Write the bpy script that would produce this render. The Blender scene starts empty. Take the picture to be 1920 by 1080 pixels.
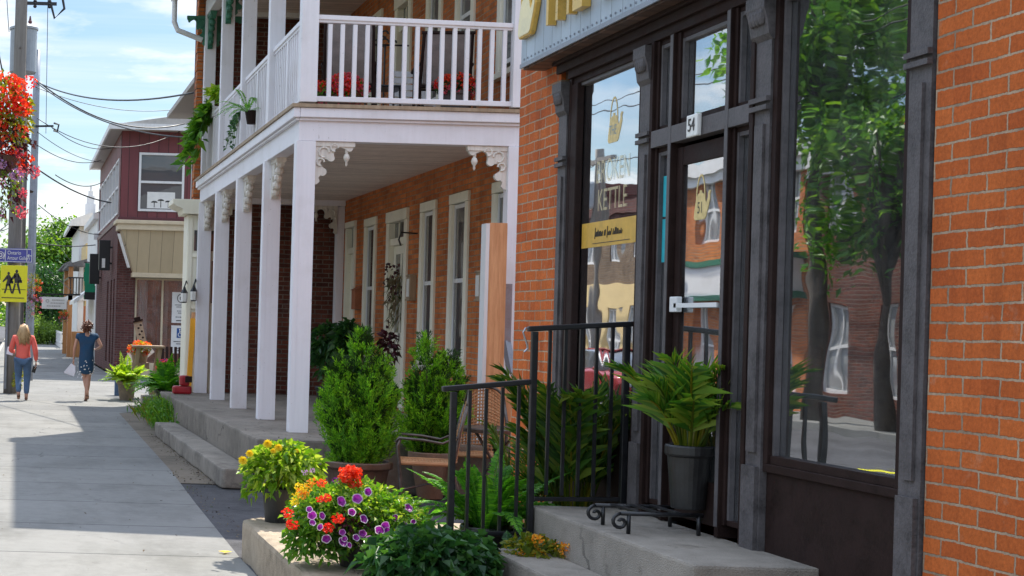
import bpy, bmesh, math, random
import numpy as np
from mathutils import Vector, Matrix

R = math.radians
rng = np.random.default_rng(11)
random.seed(11)
S = bpy.context.scene
COL = S.collection

# ------------------------------------------------------------------ camera numbers (metres, street runs along +Y)
FPX, ROLL, VX, VY, EYE = 2800.0, 0.028, 31.0, 597.0, 1.66
_c, _s = math.cos(ROLL), math.sin(ROLL)


def P(px, py, Y=None, X=None, Z=None):
    """a point of the place seen at a photo pixel, at a stated real depth / plane"""
    dx, dy = px - VX, py - VY
    u = (dx * _c + dy * _s) / FPX
    v = -(-dx * _s + dy * _c) / FPX
    if Y is None:
        Y = X / u if X is not None else (Z - EYE) / v
    return Vector((u * Y, Y, EYE + v * Y))


# ------------------------------------------------------------------ mesh builder
def wloc(o):
    l = Vector((0, 0, 0))
    while o is not None:
        l = l + o.location
        o = o.parent
    return l


class MB:
    def __init__(s):
        s.v, s.f, s.m = [], [], []

    def add(s, vs, fs, mi=0):
        n = len(s.v)
        s.v += [tuple(map(float, p)) for p in vs]
        s.f += [tuple(int(i) + n for i in f) for f in fs]
        s.m += [mi] * len(fs)
        return s

    def box(s, x0, x1, y0, y1, z0, z1, mi=0):
        vs = [(x, y, z) for z in (z0, z1) for y in (y0, y1) for x in (x0, x1)]
        fs = [(0, 2, 3, 1), (4, 5, 7, 6), (0, 1, 5, 4), (2, 6, 7, 3), (0, 4, 6, 2), (1, 3, 7, 5)]
        return s.add(vs, fs, mi)

    def bar(s, a, b, w, h, mi=0, up=(0, 0, 1)):
        """rectangular bar from a to b, w across, h along up"""
        a, b = Vector(a), Vector(b)
        d = (b - a).normalized()
        up = Vector(up)
        if abs(d.dot(up)) > .98:
            up = Vector((0, 1, 0))
        sd = d.cross(up).normalized() * (w / 2)
        uu = sd.cross(d).normalized() * (h / 2)
        vs = []
        for p in (a, b):
            vs += [p - sd - uu, p + sd - uu, p + sd + uu, p - sd + uu]
        return s.add(vs, [(3, 2, 1, 0), (4, 5, 6, 7), (0, 1, 5, 4), (1, 2, 6, 5), (2, 3, 7, 6), (3, 0, 4, 7)], mi)

    def prism(s, poly, plane, a, b, mi=0):
        n = len(poly)
        def q(p, t):
            return {'xz': (p[0], t, p[1]), 'yz': (t, p[0], p[1]), 'xy': (p[0], p[1], t)}[plane]
        vs = [q(p, a) for p in poly] + [q(p, b) for p in poly]
        fs = [tuple(range(n)), tuple(range(2 * n - 1, n - 1, -1))]
        fs += [(i, i + n, (i + 1) % n + n, (i + 1) % n) for i in range(n)]
        return s.add(vs, fs, mi)

    def tube(s, pts, r, n=8, mi=0, flat=1.0):
        pts = [Vector(p) for p in pts]
        k = len(pts)
        rr = [r] * k if not hasattr(r, '__len__') else list(r)
        vs = []
        ref = None
        for i, p in enumerate(pts):
            d = (pts[min(i + 1, k - 1)] - pts[max(i - 1, 0)]).normalized()
            if ref is None:
                ref = Vector((0, 0, 1)) if abs(d.z) < .9 else Vector((1, 0, 0))
            a = d.cross(ref).normalized()
            b = a.cross(d).normalized()
            ref = b
            for j in range(n):
                t = 2 * math.pi * j / n
                vs.append(p + a * math.cos(t) * rr[i] + b * math.sin(t) * rr[i] * flat)
        fs = [(i * n + j, i * n + (j + 1) % n, (i + 1) * n + (j + 1) % n, (i + 1) * n + j)
              for i in range(k - 1) for j in range(n)]
        fs += [tuple(range(n - 1, -1, -1)), tuple(range((k - 1) * n, k * n))]
        return s.add(vs, fs, mi)

    def lathe(s, c, prof, n=20, mi=0, sx=1, sy=1):
        vs = [(c[0] + r * sx * math.cos(2 * math.pi * j / n), c[1] + r * sy * math.sin(2 * math.pi * j / n), c[2] + z)
              for r, z in prof for j in range(n)]
        k = len(prof)
        fs = [(i * n + j, i * n + (j + 1) % n, (i + 1) * n + (j + 1) % n, (i + 1) * n + j)
              for i in range(k - 1) for j in range(n)]
        fs += [tuple(range(n - 1, -1, -1)), tuple(range((k - 1) * n, k * n))]
        return s.add(vs, fs, mi)

    def ball(s, c, r, mi=0, n=10, m=7):
        rx, ry, rz = r if hasattr(r, '__len__') else (r, r, r)
        prof = [(math.sin(math.pi * (i + .001) / (m - 1 + .002)), -math.cos(math.pi * i / (m - 1)) * rz) for i in range(m)]
        return s.lathe(c, prof, n, mi, rx, ry)

    def leaves(s, Pn, A, N, L, W, fold=.25, droop=.0, mi=0, mid=.45):
        """many little folded leaves: base points, axes, normals, lengths, widths (arrays)"""
        Pn, A, N = np.asarray(Pn, float), np.asarray(A, float), np.asarray(N, float)
        A = A / (np.linalg.norm(A, axis=1, keepdims=True) + 1e-9)
        sd = np.cross(A, N)
        sd /= np.linalg.norm(sd, axis=1, keepdims=True) + 1e-9
        N2 = np.cross(sd, A)
        k = len(Pn)
        L = np.broadcast_to(np.asarray(L, float), (k,))[:, None]
        W = np.broadcast_to(np.asarray(W, float), (k,))[:, None]
        tip = Pn + A * L + np.array([0, 0, -1.0]) * L * droop
        m = Pn + A * L * mid
        v = np.stack([Pn, m + sd * W / 2 + N2 * W * fold, tip, m - sd * W / 2 + N2 * W * fold], 1).reshape(-1, 3)
        n = len(s.v)
        s.v += list(map(tuple, v.tolist()))
        i = np.arange(k) * 4 + n
        f = np.stack([np.stack([i, i + 1, i + 2], 1), np.stack([i, i + 2, i + 3], 1)], 1).reshape(-1, 3)
        s.f += list(map(tuple, f.tolist()))
        if hasattr(mi, '__len__'):
            s.m += np.repeat(np.asarray(mi), 2).tolist()
        else:
            s.m += [mi] * (2 * k)
        return s

    def text(s, txt, size, M, depth=.0, mi=0, align='CENTER', sx=1.0):
        cu = bpy.data.curves.new('lettering', 'FONT')
        cu.body = txt
        cu.size = size
        cu.extrude = depth
        cu.align_x = align
        cu.align_y = 'CENTER'
        o = bpy.data.objects.new('lettering', cu)
        COL.objects.link(o)
        dg = bpy.context.evaluated_depsgraph_get()
        me = bpy.data.meshes.new_from_object(o.evaluated_get(dg))
        s.add([M @ Vector((v.co.x * sx, v.co.y, v.co.z)) for v in me.vertices], [tuple(p.vertices) for p in me.polygons], mi)
        bpy.data.objects.remove(o)
        bpy.data.curves.remove(cu)
        bpy.data.meshes.remove(me)
        return s

    def build(s, name, mats, parent=None, origin=None, bevel=0, smooth=False, fix=True):
        if not isinstance(mats, (list, tuple)):
            mats = [mats]
        base = wloc(parent)
        if origin is None:
            if parent is not None:
                origin = base
            else:
                a = np.array(s.v)
                origin = Vector(((a[:, 0].min() + a[:, 0].max()) / 2, (a[:, 1].min() + a[:, 1].max()) / 2, a[:, 2].min()))
        origin = Vector(origin)
        me = bpy.data.meshes.new(name)
        me.from_pydata([(x - origin.x, y - origin.y, z - origin.z) for x, y, z in s.v], [], s.f)
        for m in mats:
            me.materials.append(m)
        me.polygons.foreach_set('material_index', s.m)
        if fix or bevel:
            bm = bmesh.new()
            bm.from_mesh(me)
            if fix:
                bmesh.ops.recalc_face_normals(bm, faces=bm.faces)
            if bevel:
                es = [e for e in bm.edges if len(e.link_faces) == 2 and e.calc_face_angle(0) > .6]
                bmesh.ops.bevel(bm, geom=es, offset=bevel, segments=2, affect='EDGES', profile=.6, clamp_overlap=True)
            bm.to_mesh(me)
            bm.free()
        if smooth:
            me.polygons.foreach_set('use_smooth', [True] * len(me.polygons))
        me.update()
        o = bpy.data.objects.new(name, me)
        COL.objects.link(o)
        o.parent = parent
        o.location = origin - base
        return o


def tag(o, label=None, cat=None, group=None, kind=None):
    if label: o['label'] = label
    if cat: o['category'] = cat
    if group: o['group'] = group
    if kind: o['kind'] = kind
    return o


def thing(name, loc, label, cat, group=None, rz=0):
    o = bpy.data.objects.new(name, None)
    COL.objects.link(o)
    o.empty_display_size = .1
    o.location = loc
    o.rotation_euler.z = rz
    return tag(o, label, cat, group)


def dup(o, parent=None, loc=None, rz=None, label=None, scale=None):
    c = o.copy()
    COL.objects.link(c)
    c.parent = parent
    if loc is not None: c.location = loc
    if rz is not None: c.rotation_euler.z = rz
    if label: c['label'] = label
    if scale: c.scale = (scale,) * 3 if not hasattr(scale, '__len__') else scale
    for ch in list(o.children):
        dup(ch, c)
    return c


def wall_faces(mb, axis, c, d, u0, u1, z0, z1, holes=(), mi=0):
    """a wall sheet with real openings: front at c, back at c + d (d may be negative)"""
    us = sorted({u0, u1, *[h[0] for h in holes], *[h[1] for h in holes]})
    zs = sorted({z0, z1, *[h[2] for h in holes], *[h[3] for h in holes]})
    def q(t, u, z):
        return (t, u, z) if axis == 'x' else (u, t, z)
    def inside(u, z):
        return any(h[0] < u < h[1] and h[2] < z < h[3] for h in holes)
    for i in range(len(us) - 1):
        for j in range(len(zs) - 1):
            a, b, e, g = us[i], us[i + 1], zs[j], zs[j + 1]
            if inside((a + b) / 2, (e + g) / 2):
                continue
            for t in (c, c + d):
                mb.add([q(t, a, e), q(t, b, e), q(t, b, g), q(t, a, g)], [(0, 1, 2, 3)], mi)
    for h in list(holes) + [(u0, u1, z0, z1)]:
        a, b, e, g = h
        for (p, r) in (((a, e), (a, g)), ((b, e), (b, g)), ((a, e), (b, e)), ((a, g), (b, g))):
            mb.add([q(c, *p), q(c, *r), q(c + d, *r), q(c + d, *p)], [(0, 1, 2, 3)], mi)


# ------------------------------------------------------------------ materials
def newmat(name):
    m = bpy.data.materials.new(name)
    m.use_nodes = True
    nt = m.node_tree
    b = nt.nodes['Principled BSDF']
    return m, nt, b


def node(nt, typ, **kw):
    n = nt.nodes.new(typ)
    for k, v in kw.items():
        if k in n.inputs.keys() if hasattr(n.inputs, 'keys') else False:
            n.inputs[k].default_value = v
        else:
            setattr(n, k, v)
    return n


def math_(nt, op, a, b=None):
    n = nt.nodes.new('ShaderNodeMath')
    n.operation = op
    for i, x in enumerate((a, b)):
        if x is None: continue
        if isinstance(x, (int, float)): n.inputs[i].default_value = x
        else: nt.links.new(x, n.inputs[i])
    return n.outputs[0]


def ramp(nt, fac, stops):
    r = nt.nodes.new('ShaderNodeValToRGB')
    el = r.color_ramp.elements
    while len(el) < len(stops): el.new(.5)
    for e, (p, c) in zip(el, stops):
        e.position = p
        e.color = (*c, 1) if len(c) == 3 else c
    nt.links.new(fac, r.inputs[0])
    return r.outputs[0]


def noise(nt, scale, detail=4, vec=None, rough=.6):
    n = nt.nodes.new('ShaderNodeTexNoise')
    n.inputs['Scale'].default_value = scale
    n.inputs['Detail'].default_value = detail
    n.inputs['Roughness'].default_value = rough
    if vec is None:
        g = nt.nodes.new('ShaderNodeNewGeometry')
        vec = g.outputs['Position']
    nt.links.new(vec, n.inputs['Vector'])
    return n.outputs['Fac']


def stretch(nt, sx, sy, sz):
    g = nt.nodes.new('ShaderNodeNewGeometry')
    m = nt.nodes.new('ShaderNodeMapping')
    m.inputs['Scale'].default_value = (sx, sy, sz)
    nt.links.new(g.outputs['Position'], m.inputs['Vector'])
    return m.outputs['Vector']


def mixc(nt, fac, a, b, mode='MIX'):
    n = nt.nodes.new('ShaderNodeMix')
    n.data_type = 'RGBA'
    n.blend_type = mode
    for sck, x in ((n.inputs[0], fac), (n.inputs[6], a), (n.inputs[7], b)):
        if isinstance(x, (int, float)): sck.default_value = x
        elif isinstance(x, tuple): sck.default_value = (*x, 1) if len(x) == 3 else x
        else: nt.links.new(x, sck)
    return n.outputs[2]


def bump(nt, b, h, strength=.3, dist=.01):
    n = nt.nodes.new('ShaderNodeBump')
    n.inputs['Strength'].default_value = strength
    n.inputs['Distance'].default_value = dist
    nt.links.new(h, n.inputs['Height'])
    nt.links.new(n.outputs[0], b.inputs['Normal'])


def mat_plain(name, col, rough=.5, var=.18, scale=6, metal=0, bmp=.0, spec=.5, bscale=None):
    """a painted / natural surface: base colour broken up by noise at two scales"""
    m, nt, b = newmat(name)
    n1, n2 = noise(nt, scale, 5), noise(nt, scale * 7, 3)
    f = math_(nt, 'ADD', math_(nt, 'MULTIPLY', n1, .65), math_(nt, 'MULTIPLY', n2, .35))
    lo = tuple(c * (1 - var * 1.6) for c in col)
    hi = tuple(min(1, c * (1 + var * 1.2)) for c in col)
    nt.links.new(ramp(nt, f, [(.3, lo), (.5, col), (.7, hi)]), b.inputs['Base Color'])
    b.inputs['Metallic'].default_value = metal
    b.inputs['Specular IOR Level'].default_value = spec
    nt.links.new(ramp(nt, n1, [(.3, (rough * .8,) * 3), (.7, (min(1, rough * 1.2),) * 3)]), b.inputs['Roughness'])
    if bmp:
        bump(nt, b, noise(nt, bscale or scale * 9, 4), bmp, .01)
    return m


def mat_brick(name, c1, c2, mortar, bw=.215, rh=.075, ms=.009, dirt=.3, tv=.6):
    m, nt, b = newmat(name)
    g = nt.nodes.new('ShaderNodeNewGeometry')
    sp, sn = nt.nodes.new('ShaderNodeSeparateXYZ'), nt.nodes.new('ShaderNodeSeparateXYZ')
    nt.links.new(g.outputs['Position'], sp.inputs[0])
    nt.links.new(g.outputs['True Normal'], sn.inputs[0])
    ax = math_(nt, 'GREATER_THAN', math_(nt, 'ABSOLUTE', sn.outputs[0]), .5)
    u = math_(nt, 'ADD', math_(nt, 'MULTIPLY', sp.outputs[1], ax),
              math_(nt, 'MULTIPLY', sp.outputs[0], math_(nt, 'SUBTRACT', 1.0, ax)))
    w = math_(nt, 'ADD', math_(nt, 'MULTIPLY', math_(nt, 'SUBTRACT', noise(nt, 2.2, 2), .5), .022), math_(nt, 'MULTIPLY', math_(nt, 'SUBTRACT', noise(nt, 38, 3), .5), .011))
    w2 = math_(nt, 'MULTIPLY', math_(nt, 'SUBTRACT', noise(nt, 31, 3), .5), .016)
    cb = nt.nodes.new('ShaderNodeCombineXYZ')
    nt.links.new(math_(nt, 'ADD', u, w2), cb.inputs[0])
    nt.links.new(math_(nt, 'ADD', sp.outputs[2], w), cb.inputs[1])
    t = nt.nodes.new('ShaderNodeTexBrick')
    nt.links.new(cb.outputs[0], t.inputs['Vector'])
    t.inputs['Scale'].default_value = 1
    t.inputs['Brick Width'].default_value = bw
    t.inputs['Row Height'].default_value = rh
    t.inputs['Mortar Size'].default_value = ms
    t.inputs['Mortar Smooth'].default_value = .3
    t.inputs['Bias'].default_value = -.1
    t.inputs['Color1'].default_value = (*c1, 1)
    t.inputs['Color2'].default_value = (*c2, 1)
    t.inputs['Mortar'].default_value = (*mortar, 1)
    # tone of each single brick
    cell = nt.nodes.new('ShaderNodeCombineXYZ')
    row = math_(nt, 'FLOOR', math_(nt, 'DIVIDE', math_(nt, 'ADD', sp.outputs[2], w), rh))
    nt.links.new(row, cell.inputs[1])
    odd = math_(nt, 'MULTIPLY', math_(nt, 'MODULO', math_(nt, 'ABSOLUTE', row), 2.0), .5)
    nt.links.new(math_(nt, 'FLOOR', math_(nt, 'ADD', math_(nt, 'DIVIDE', u, bw), odd)), cell.inputs[0])
    wn = nt.nodes.new('ShaderNodeTexWhiteNoise')
    nt.links.new(cell.outputs[0], wn.inputs['Vector'])
    tone = ramp(nt, wn.outputs['Value'], [(p, tuple(1 + (q - 1) * tv for q in cc)) for p, cc in ((.0, (.55, .5, .5)), (.14, (.82, .8, .82)), (.55, (1, 1, 1)), (.85, (1.12, 1.16, 1.2)), (1, (1.25, 1.45, 1.7)))])
    d = ramp(nt, noise(nt, 1.3, 6), [(.32, (1 - dirt,) * 3), (.62, (1.0,) * 3)])
    dz = ramp(nt, noise(nt, 1.0, 5, stretch(nt, 7, 7, .7)), [(.30, (.74, .72, .72)), (.5, (1, 1, 1))])
    d2 = ramp(nt, noise(nt, 60, 5, None, .75), [(.28, (.66,) * 3), (.7, (1.12,) * 3)])
    mask = math_(nt, 'SUBTRACT', 1.0, t.outputs['Fac'])
    c = mixc(nt, mask, t.outputs['Color'], mixc(nt, 1.0, t.outputs['Color'], tone, 'MULTIPLY'))
    # mortar: partly darkened, partly smeared pale
    c = mixc(nt, math_(nt, 'MULTIPLY', t.outputs['Fac'], ramp(nt, noise(nt, 2.6, 5), [(.35, (0, 0, 0)), (.6, (.8, .8, .8))])), c, tuple(x * .42 for x in mortar))
    smear = ramp(nt, noise(nt, 5.5, 6, None, .7), [(.60, (0, 0, 0)), (.72, (.35, .35, .35))])
    c = mixc(nt, smear, c, mortar)
    for q in (d, dz, d2): c = mixc(nt, 1.0, c, q, 'MULTIPLY')
    nt.links.new(c, b.inputs['Base Color'])
    b.inputs['Roughness'].default_value = .85
    b.inputs['Specular IOR Level'].default_value = .25
    h = math_(nt, 'ADD', math_(nt, 'SUBTRACT', 1.0, t.outputs['Fac']), math_(nt, 'MULTIPLY', noise(nt, 40, 3), .35))
    bump(nt, b, h, .7, .012)
    return m


def mat_white(name, col=(.78, .77, .78), grime=.06):
    """brush-painted wood: faint vertical streaks, grime blotches, scuffs"""
    m, nt, b = newmat(name)
    st = noise(nt, 1.0, 5, stretch(nt, 26, 26, 1.6))
    bl = noise(nt, 2.1, 6)
    sp = noise(nt, 55, 2)
    c = ramp(nt, st, [(.3, tuple(x * (1 - grime) for x in col)), (.62, col)])
    c = mixc(nt, 1.0, c, ramp(nt, bl, [(.28, (.90, .89, .87)), (.5, (1, 1, 1))]), 'MULTIPLY')
    pf = math_(nt, 'MULTIPLY', noise(nt, 6, 5, stretch(nt, 6, 6, 1.6), .75), ramp(nt, noise(nt, 1.1, 2), [(.42, (.8, .8, .8)), (.62, (1, 1, 1))]))
    c = mixc(nt, ramp(nt, pf, [(.655, (0, 0, 0)), (.67, (1, 1, 1))]), c, (.36, .33, .30))
    c = mixc(nt, ramp(nt, sp, [(.24, (1, 1, 1)), (.27, (0, 0, 0))]), c, (.33, .30, .26))
    nt.links.new(c, b.inputs['Base Color'])
    b.inputs['Roughness'].default_value = .5
    bump(nt, b, st, .12, .004)
    return m


def mat_leaf(name, cols, trans=.45, rough=.42, tcol=None, spec=.4):
    """thin leaf: light reflects off it and passes through it; every leaf its own tint"""
    m, nt, b = newmat(name)
    g = nt.nodes.new('ShaderNodeNewGeometry')
    k = len(cols)
    c = ramp(nt, g.outputs['Random Per Island'], [((i + .5) / k, cc) for i, cc in enumerate(cols)])
    nt.links.new(c, b.inputs['Base Color'])
    b.inputs['Roughness'].default_value = rough
    b.inputs['Specular IOR Level'].default_value = spec
    tr = nt.nodes.new('ShaderNodeBsdfTranslucent')
    tc = mixc(nt, 1.0, c, tcol or (1.5, 1.45, .6), 'MULTIPLY')
    nt.links.new(tc, tr.inputs['Color'])
    mx = nt.nodes.new('ShaderNodeMixShader')
    mx.inputs[0].default_value = trans
    nt.links.new(b.outputs[0], mx.inputs[1])
    nt.links.new(tr.outputs[0], mx.inputs[2])
    nt.links.new(mx.outputs[0], nt.nodes['Material Output'].inputs['Surface'])
    return m


def mat_wood(name, c1, c2, axis='z', scale=1.0, rough=.6):
    m, nt, b = newmat(name)
    sc = {'z': (18, 18, 1.2), 'x': (1.2, 18, 18), 'y': (18, 1.2, 18)}[axis]
    n1 = noise(nt, 1.0 * scale, 6, stretch(nt, *sc), .7)
    n2 = noise(nt, .6 * scale, 3, stretch(nt, *[x * .4 for x in sc]))
    f = math_(nt, 'ADD', math_(nt, 'MULTIPLY', n1, .6), math_(nt, 'MULTIPLY', n2, .4))
    nt.links.new(ramp(nt, f, [(.34, c1), (.64, c2)]), b.inputs['Base Color'])
    b.inputs['Roughness'].default_value = rough
    bump(nt, b, n1, .25, .004)
    return m


def mat_glass(name, interior=None, gain=2.2, tint=(.85, .9, .92)):
    m, nt, b = newmat(name)
    out = nt.nodes['Material Output']
    gl = nt.nodes.new('ShaderNodeBsdfGlossy')
    gl.inputs['Roughness'].default_value = .012
    gl.inputs['Color'].default_value = (.95, .97, 1, 1)
    fr = nt.nodes.new('ShaderNodeFresnel')
    fr.inputs[0].default_value = 1.5
    fac = math_(nt, 'MINIMUM', math_(nt, 'MULTIPLY', fr.outputs[0], gain), .93)
    wob = noise(nt, 1.6, 2)
    bn = nt.nodes.new('ShaderNodeBump')
    bn.inputs['Strength'].default_value = .09
    bn.inputs['Distance'].default_value = .02
    nt.links.new(wob, bn.inputs['Height'])
    nt.links.new(bn.outputs[0], gl.inputs['Normal'])
    mx = nt.nodes.new('ShaderNodeMixShader')
    nt.links.new(fac, mx.inputs[0])
    if interior is None:
        tr = nt.nodes.new('ShaderNodeBsdfTransparent')
        tr.inputs[0].default_value = (*tint, 1)
        df = nt.nodes.new('ShaderNodeBsdfDiffuse'); df.inputs['Color'].default_value = (.45, .45, .44, 1)
        md = nt.nodes.new('ShaderNodeMixShader')
        nt.links.new(ramp(nt, noise(nt, 3.5, 6, stretch(nt, 1, 1, .6), .7), [(.38, (.01,) * 3), (.7, (.16,) * 3)]), md.inputs[0])
        nt.links.new(tr.outputs[0], md.inputs[1]); nt.links.new(df.outputs[0], md.inputs[2])
        nt.links.new(md.outputs[0], mx.inputs[1])
    else:
        b.inputs['Base Color'].default_value = (*interior, 1)
        b.inputs['Roughness'].default_value = .4
        nt.links.new(b.outputs[0], mx.inputs[1])
    nt.links.new(gl.outputs[0], mx.inputs[2])
    nt.links.new(mx.outputs[0], out.inputs['Surface'])
    return m


def mat_film(name, col, alpha):
    """thin printed film: partly see-through and worn"""
    m, nt, b = newmat(name)
    b.inputs['Base Color'].default_value = (*col, 1); b.inputs['Roughness'].default_value = .5
    nt.links.new(ramp(nt, noise(nt, 22, 5), [(.3, (alpha * .65,) * 3), (.6, (alpha,) * 3)]), b.inputs['Alpha'])
    return m


def mat_concrete(name, col, joint=None, var=.2, xj=None, bmp=.35, crack=False):
    m, nt, b = newmat(name)
    n1, n2, n3 = noise(nt, .7, 6), noise(nt, 9, 5), noise(nt, 130, 2)
    f = math_(nt, 'ADD', math_(nt, 'MULTIPLY', n1, .5), math_(nt, 'ADD', math_(nt, 'MULTIPLY', n2, .3), math_(nt, 'MULTIPLY', n3, .2)))
    lo, hi = tuple(c * (1 - var * 1.7) for c in col), tuple(c * (1 + var) for c in col)
    c = ramp(nt, f, [(.34, lo), (.5, col), (.66, hi)])
    h = n3
    if joint:
        g = nt.nodes.new('ShaderNodeNewGeometry')
        sp = nt.nodes.new('ShaderNodeSeparateXYZ')
        nt.links.new(g.outputs['Position'], sp.inputs[0])
        fr = math_(nt, 'FRACT', math_(nt, 'DIVIDE', math_(nt, 'ADD', sp.outputs[1], math_(nt, 'MULTIPLY', noise(nt, 2.5, 2), .02)), joint))
        j = math_(nt, 'LESS_THAN', fr, .016)
        # each slab a touch lighter or darker than its neighbour
        sl = nt.nodes.new('ShaderNodeTexWhiteNoise')
        sl.noise_dimensions = '1D'
        nt.links.new(math_(nt, 'FLOOR', math_(nt, 'DIVIDE', sp.outputs[1], joint)), sl.inputs['W'])
        c = mixc(nt, 1.0, c, ramp(nt, sl.outputs['Value'], [(0, (.86, .86, .85)), (1, (1.04, 1.03, 1.0))]), 'MULTIPLY')
        if xj:
            jx = math_(nt, 'LESS_THAN', math_(nt, 'ABSOLUTE', math_(nt, 'SUBTRACT', sp.outputs[0], xj)), .007)
            j = math_(nt, 'MAXIMUM', j, jx)
        c = mixc(nt, j, c, tuple(x * .35 for x in col))
        h = math_(nt, 'SUBTRACT', math_(nt, 'MULTIPLY', n3, .4), math_(nt, 'MULTIPLY', j, 2.0))
    if joint or crack:
        vo = nt.nodes.new('ShaderNodeTexVoronoi'); vo.feature = 'DISTANCE_TO_EDGE'; vo.inputs['Scale'].default_value = .34
        wv = nt.nodes.new('ShaderNodeMixRGB') if False else None
        gg = nt.nodes.new('ShaderNodeNewGeometry'); va = nt.nodes.new('ShaderNodeVectorMath'); va.operation = 'ADD'
        nn = nt.nodes.new('ShaderNodeTexNoise'); nn.inputs['Scale'].default_value = 2.2; nn.inputs['Detail'].default_value = 6
        nt.links.new(gg.outputs['Position'], nn.inputs['Vector']); vs_ = nt.nodes.new('ShaderNodeVectorMath'); vs_.operation = 'SCALE'; vs_.inputs['Scale'].default_value = .8
        nt.links.new(nn.outputs['Color'], vs_.inputs[0]); nt.links.new(gg.outputs['Position'], va.inputs[0]); nt.links.new(vs_.outputs[0], va.inputs[1]); nt.links.new(va.outputs[0], vo.inputs['Vector'])
        ck = math_(nt, 'MULTIPLY', math_(nt, 'LESS_THAN', vo.outputs['Distance'], .0035), ramp(nt, noise(nt, .35, 2), [(.50, (0, 0, 0)), (.56, (.8, .8, .8))]))
        c = mixc(nt, ck, c, tuple(x * .4 for x in col))
        g2 = nt.nodes.new('ShaderNodeTexVoronoi'); g2.inputs['Scale'].default_value = 2.6; nt.links.new(gg.outputs['Position'], g2.inputs['Vector'])
        sg_ = nt.nodes.new('ShaderNodeSeparateColor'); nt.links.new(g2.outputs['Color'], sg_.inputs[0])
        spot = math_(nt, 'MULTIPLY', math_(nt, 'LESS_THAN', g2.outputs['Distance'], .055), math_(nt, 'GREATER_THAN', sg_.outputs[0], .55))
        c = mixc(nt, math_(nt, 'MULTIPLY', spot, .55), c, tuple(x * .42 for x in col))
        blot = ramp(nt, noise(nt, .9, 7, stretch(nt, 1.6, .8, 1), .72), [(.36, (.80, .80, .79)), (.52, (1, 1, 1))])
        c = mixc(nt, 1.0, c, blot, 'MULTIPLY')
    st = ramp(nt, noise(nt, 2.4, 6, None, .7), [(.29, (.55, .53, .5)), (.36, (1, 1, 1))])
    c = mixc(nt, .8, c, mixc(nt, 1.0, c, st, 'MULTIPLY'))
    nt.links.new(c, b.inputs['Base Color'])
    b.inputs['Roughness'].default_value = .88
    b.inputs['Specular IOR Level'].default_value = .25
    bump(nt, b, h, bmp, .006)
    return m


def mat_boards(name, col, pitch, axis=0, var=.12, groove=.06):
    """boarding: dark grooves every `pitch` along world axis 0/1/2"""
    m, nt, b = newmat(name)
    g = nt.nodes.new('ShaderNodeNewGeometry')
    sp = nt.nodes.new('ShaderNodeSeparateXYZ')
    nt.links.new(g.outputs['Position'], sp.inputs[0])
    q = math_(nt, 'DIVIDE', sp.outputs[axis], pitch)
    fr = math_(nt, 'FRACT', q)
    gr = math_(nt, 'LESS_THAN', fr, groove)
    wn = nt.nodes.new('ShaderNodeTexWhiteNoise')
    wn.noise_dimensions = '1D'
    nt.links.new(math_(nt, 'FLOOR', q), wn.inputs['W'])
    sc = [3, 3, 3]
    sc[0 if axis == 2 else 2] = .5
    n = noise(nt, 2.2, 5, stretch(nt, *sc))
    c = ramp(nt, math_(nt, 'ADD', math_(nt, 'MULTIPLY', wn.outputs['Value'], .35), math_(nt, 'MULTIPLY', n, .65)),
             [(.3, tuple(x * (1 - var * 1.5) for x in col)), (.7, tuple(x * (1 + var) for x in col))])
    c = mixc(nt, gr, c, tuple(x * .45 for x in col))
    nt.links.new(c, b.inputs['Base Color'])
    b.inputs['Roughness'].default_value = .6
    bump(nt, b, math_(nt, 'SUBTRACT', 1.0, gr), .6, .012)
    return m


M = {}
M['white'] = mat_white('white_painted_wood', (.80, .775, .80), .05)
M['white_far'] = mat_white('white_trim', (.72, .71, .70), .1)
M['offwhite'] = mat_white('carved_offwhite_wood', (.74, .69, .61), .25)
M['cream'] = mat_white('cream_painted_wood', (.84, .79, .64), .06)
M['green_paint'] = mat_plain('green_bracket_paint', (.035, .16, .095), .5, .25, 9)
M['brick'] = mat_brick('house_brick', (.70, .215, .058), (.55, .145, .040), (.54, .38, .25), .205, .067, .007)
M['brick_pier'] = mat_brick('orange_shop_brick', (.60, .145, .030), (.50, .105, .022), (.60, .43, .29), .205, .067, .0055, .15, .3)
M['brick_dark'] = mat_brick('brown_wing_brick', (.20, .06, .035), (.105, .036, .025), (.26, .20, .16))
M['brick_far'] = mat_brick('purple_brown_brick', (.17, .065, .055), (.12, .045, .04), (.22, .16, .14))
M['brick_tan'] = mat_brick('tan_brown_brick', (.26, .17, .10), (.20, .13, .08), (.3, .25, .2))
M['porch_concrete'] = mat_concrete('porch_concrete', (.235, .205, .172), None, .3, None, .9, True)
M['step_concrete'] = mat_concrete('step_concrete', (.27, .24, .205), None, .35, None, 1.2, True)
M['slab_concrete'] = mat_concrete('planter_slab_concrete', (.38, .31, .23), None, .35, None, 1.4, True)
M['sidewalk'] = mat_concrete('sidewalk_concrete', (.196, .197, .192), 1.52, .15)
M['old_walk'] = mat_concrete('old_walk_concrete', (.17, .142, .112), 3.1, .28)
M['asphalt'] = mat_concrete('asphalt', (.072, .072, .078), None, .35, None, 1.0, True)
M['patio'] = mat_concrete('patio_paving', (.16, .16, .165), None, .25, None, .6)
M['kerb'] = mat_concrete('kerb_concrete', (.36, .34, .31), 2.4, .2)
M['soffit'] = mat_boards('porch_ceiling_boards', (.74, .65, .57), .085, 1)
M['black_iron'] = mat_plain('black_iron_paint', (.012, .012, .014), .35, .3, 20, 0, .1)
M['iron_worn'] = mat_plain('worn_bronze_iron', (.11, .095, .085), .34, .35, 15, .55)
M['wicker'] = mat_wood('tan_wicker', (.32, .15, .06), (.52, .28, .13), 'x', 3)
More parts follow.
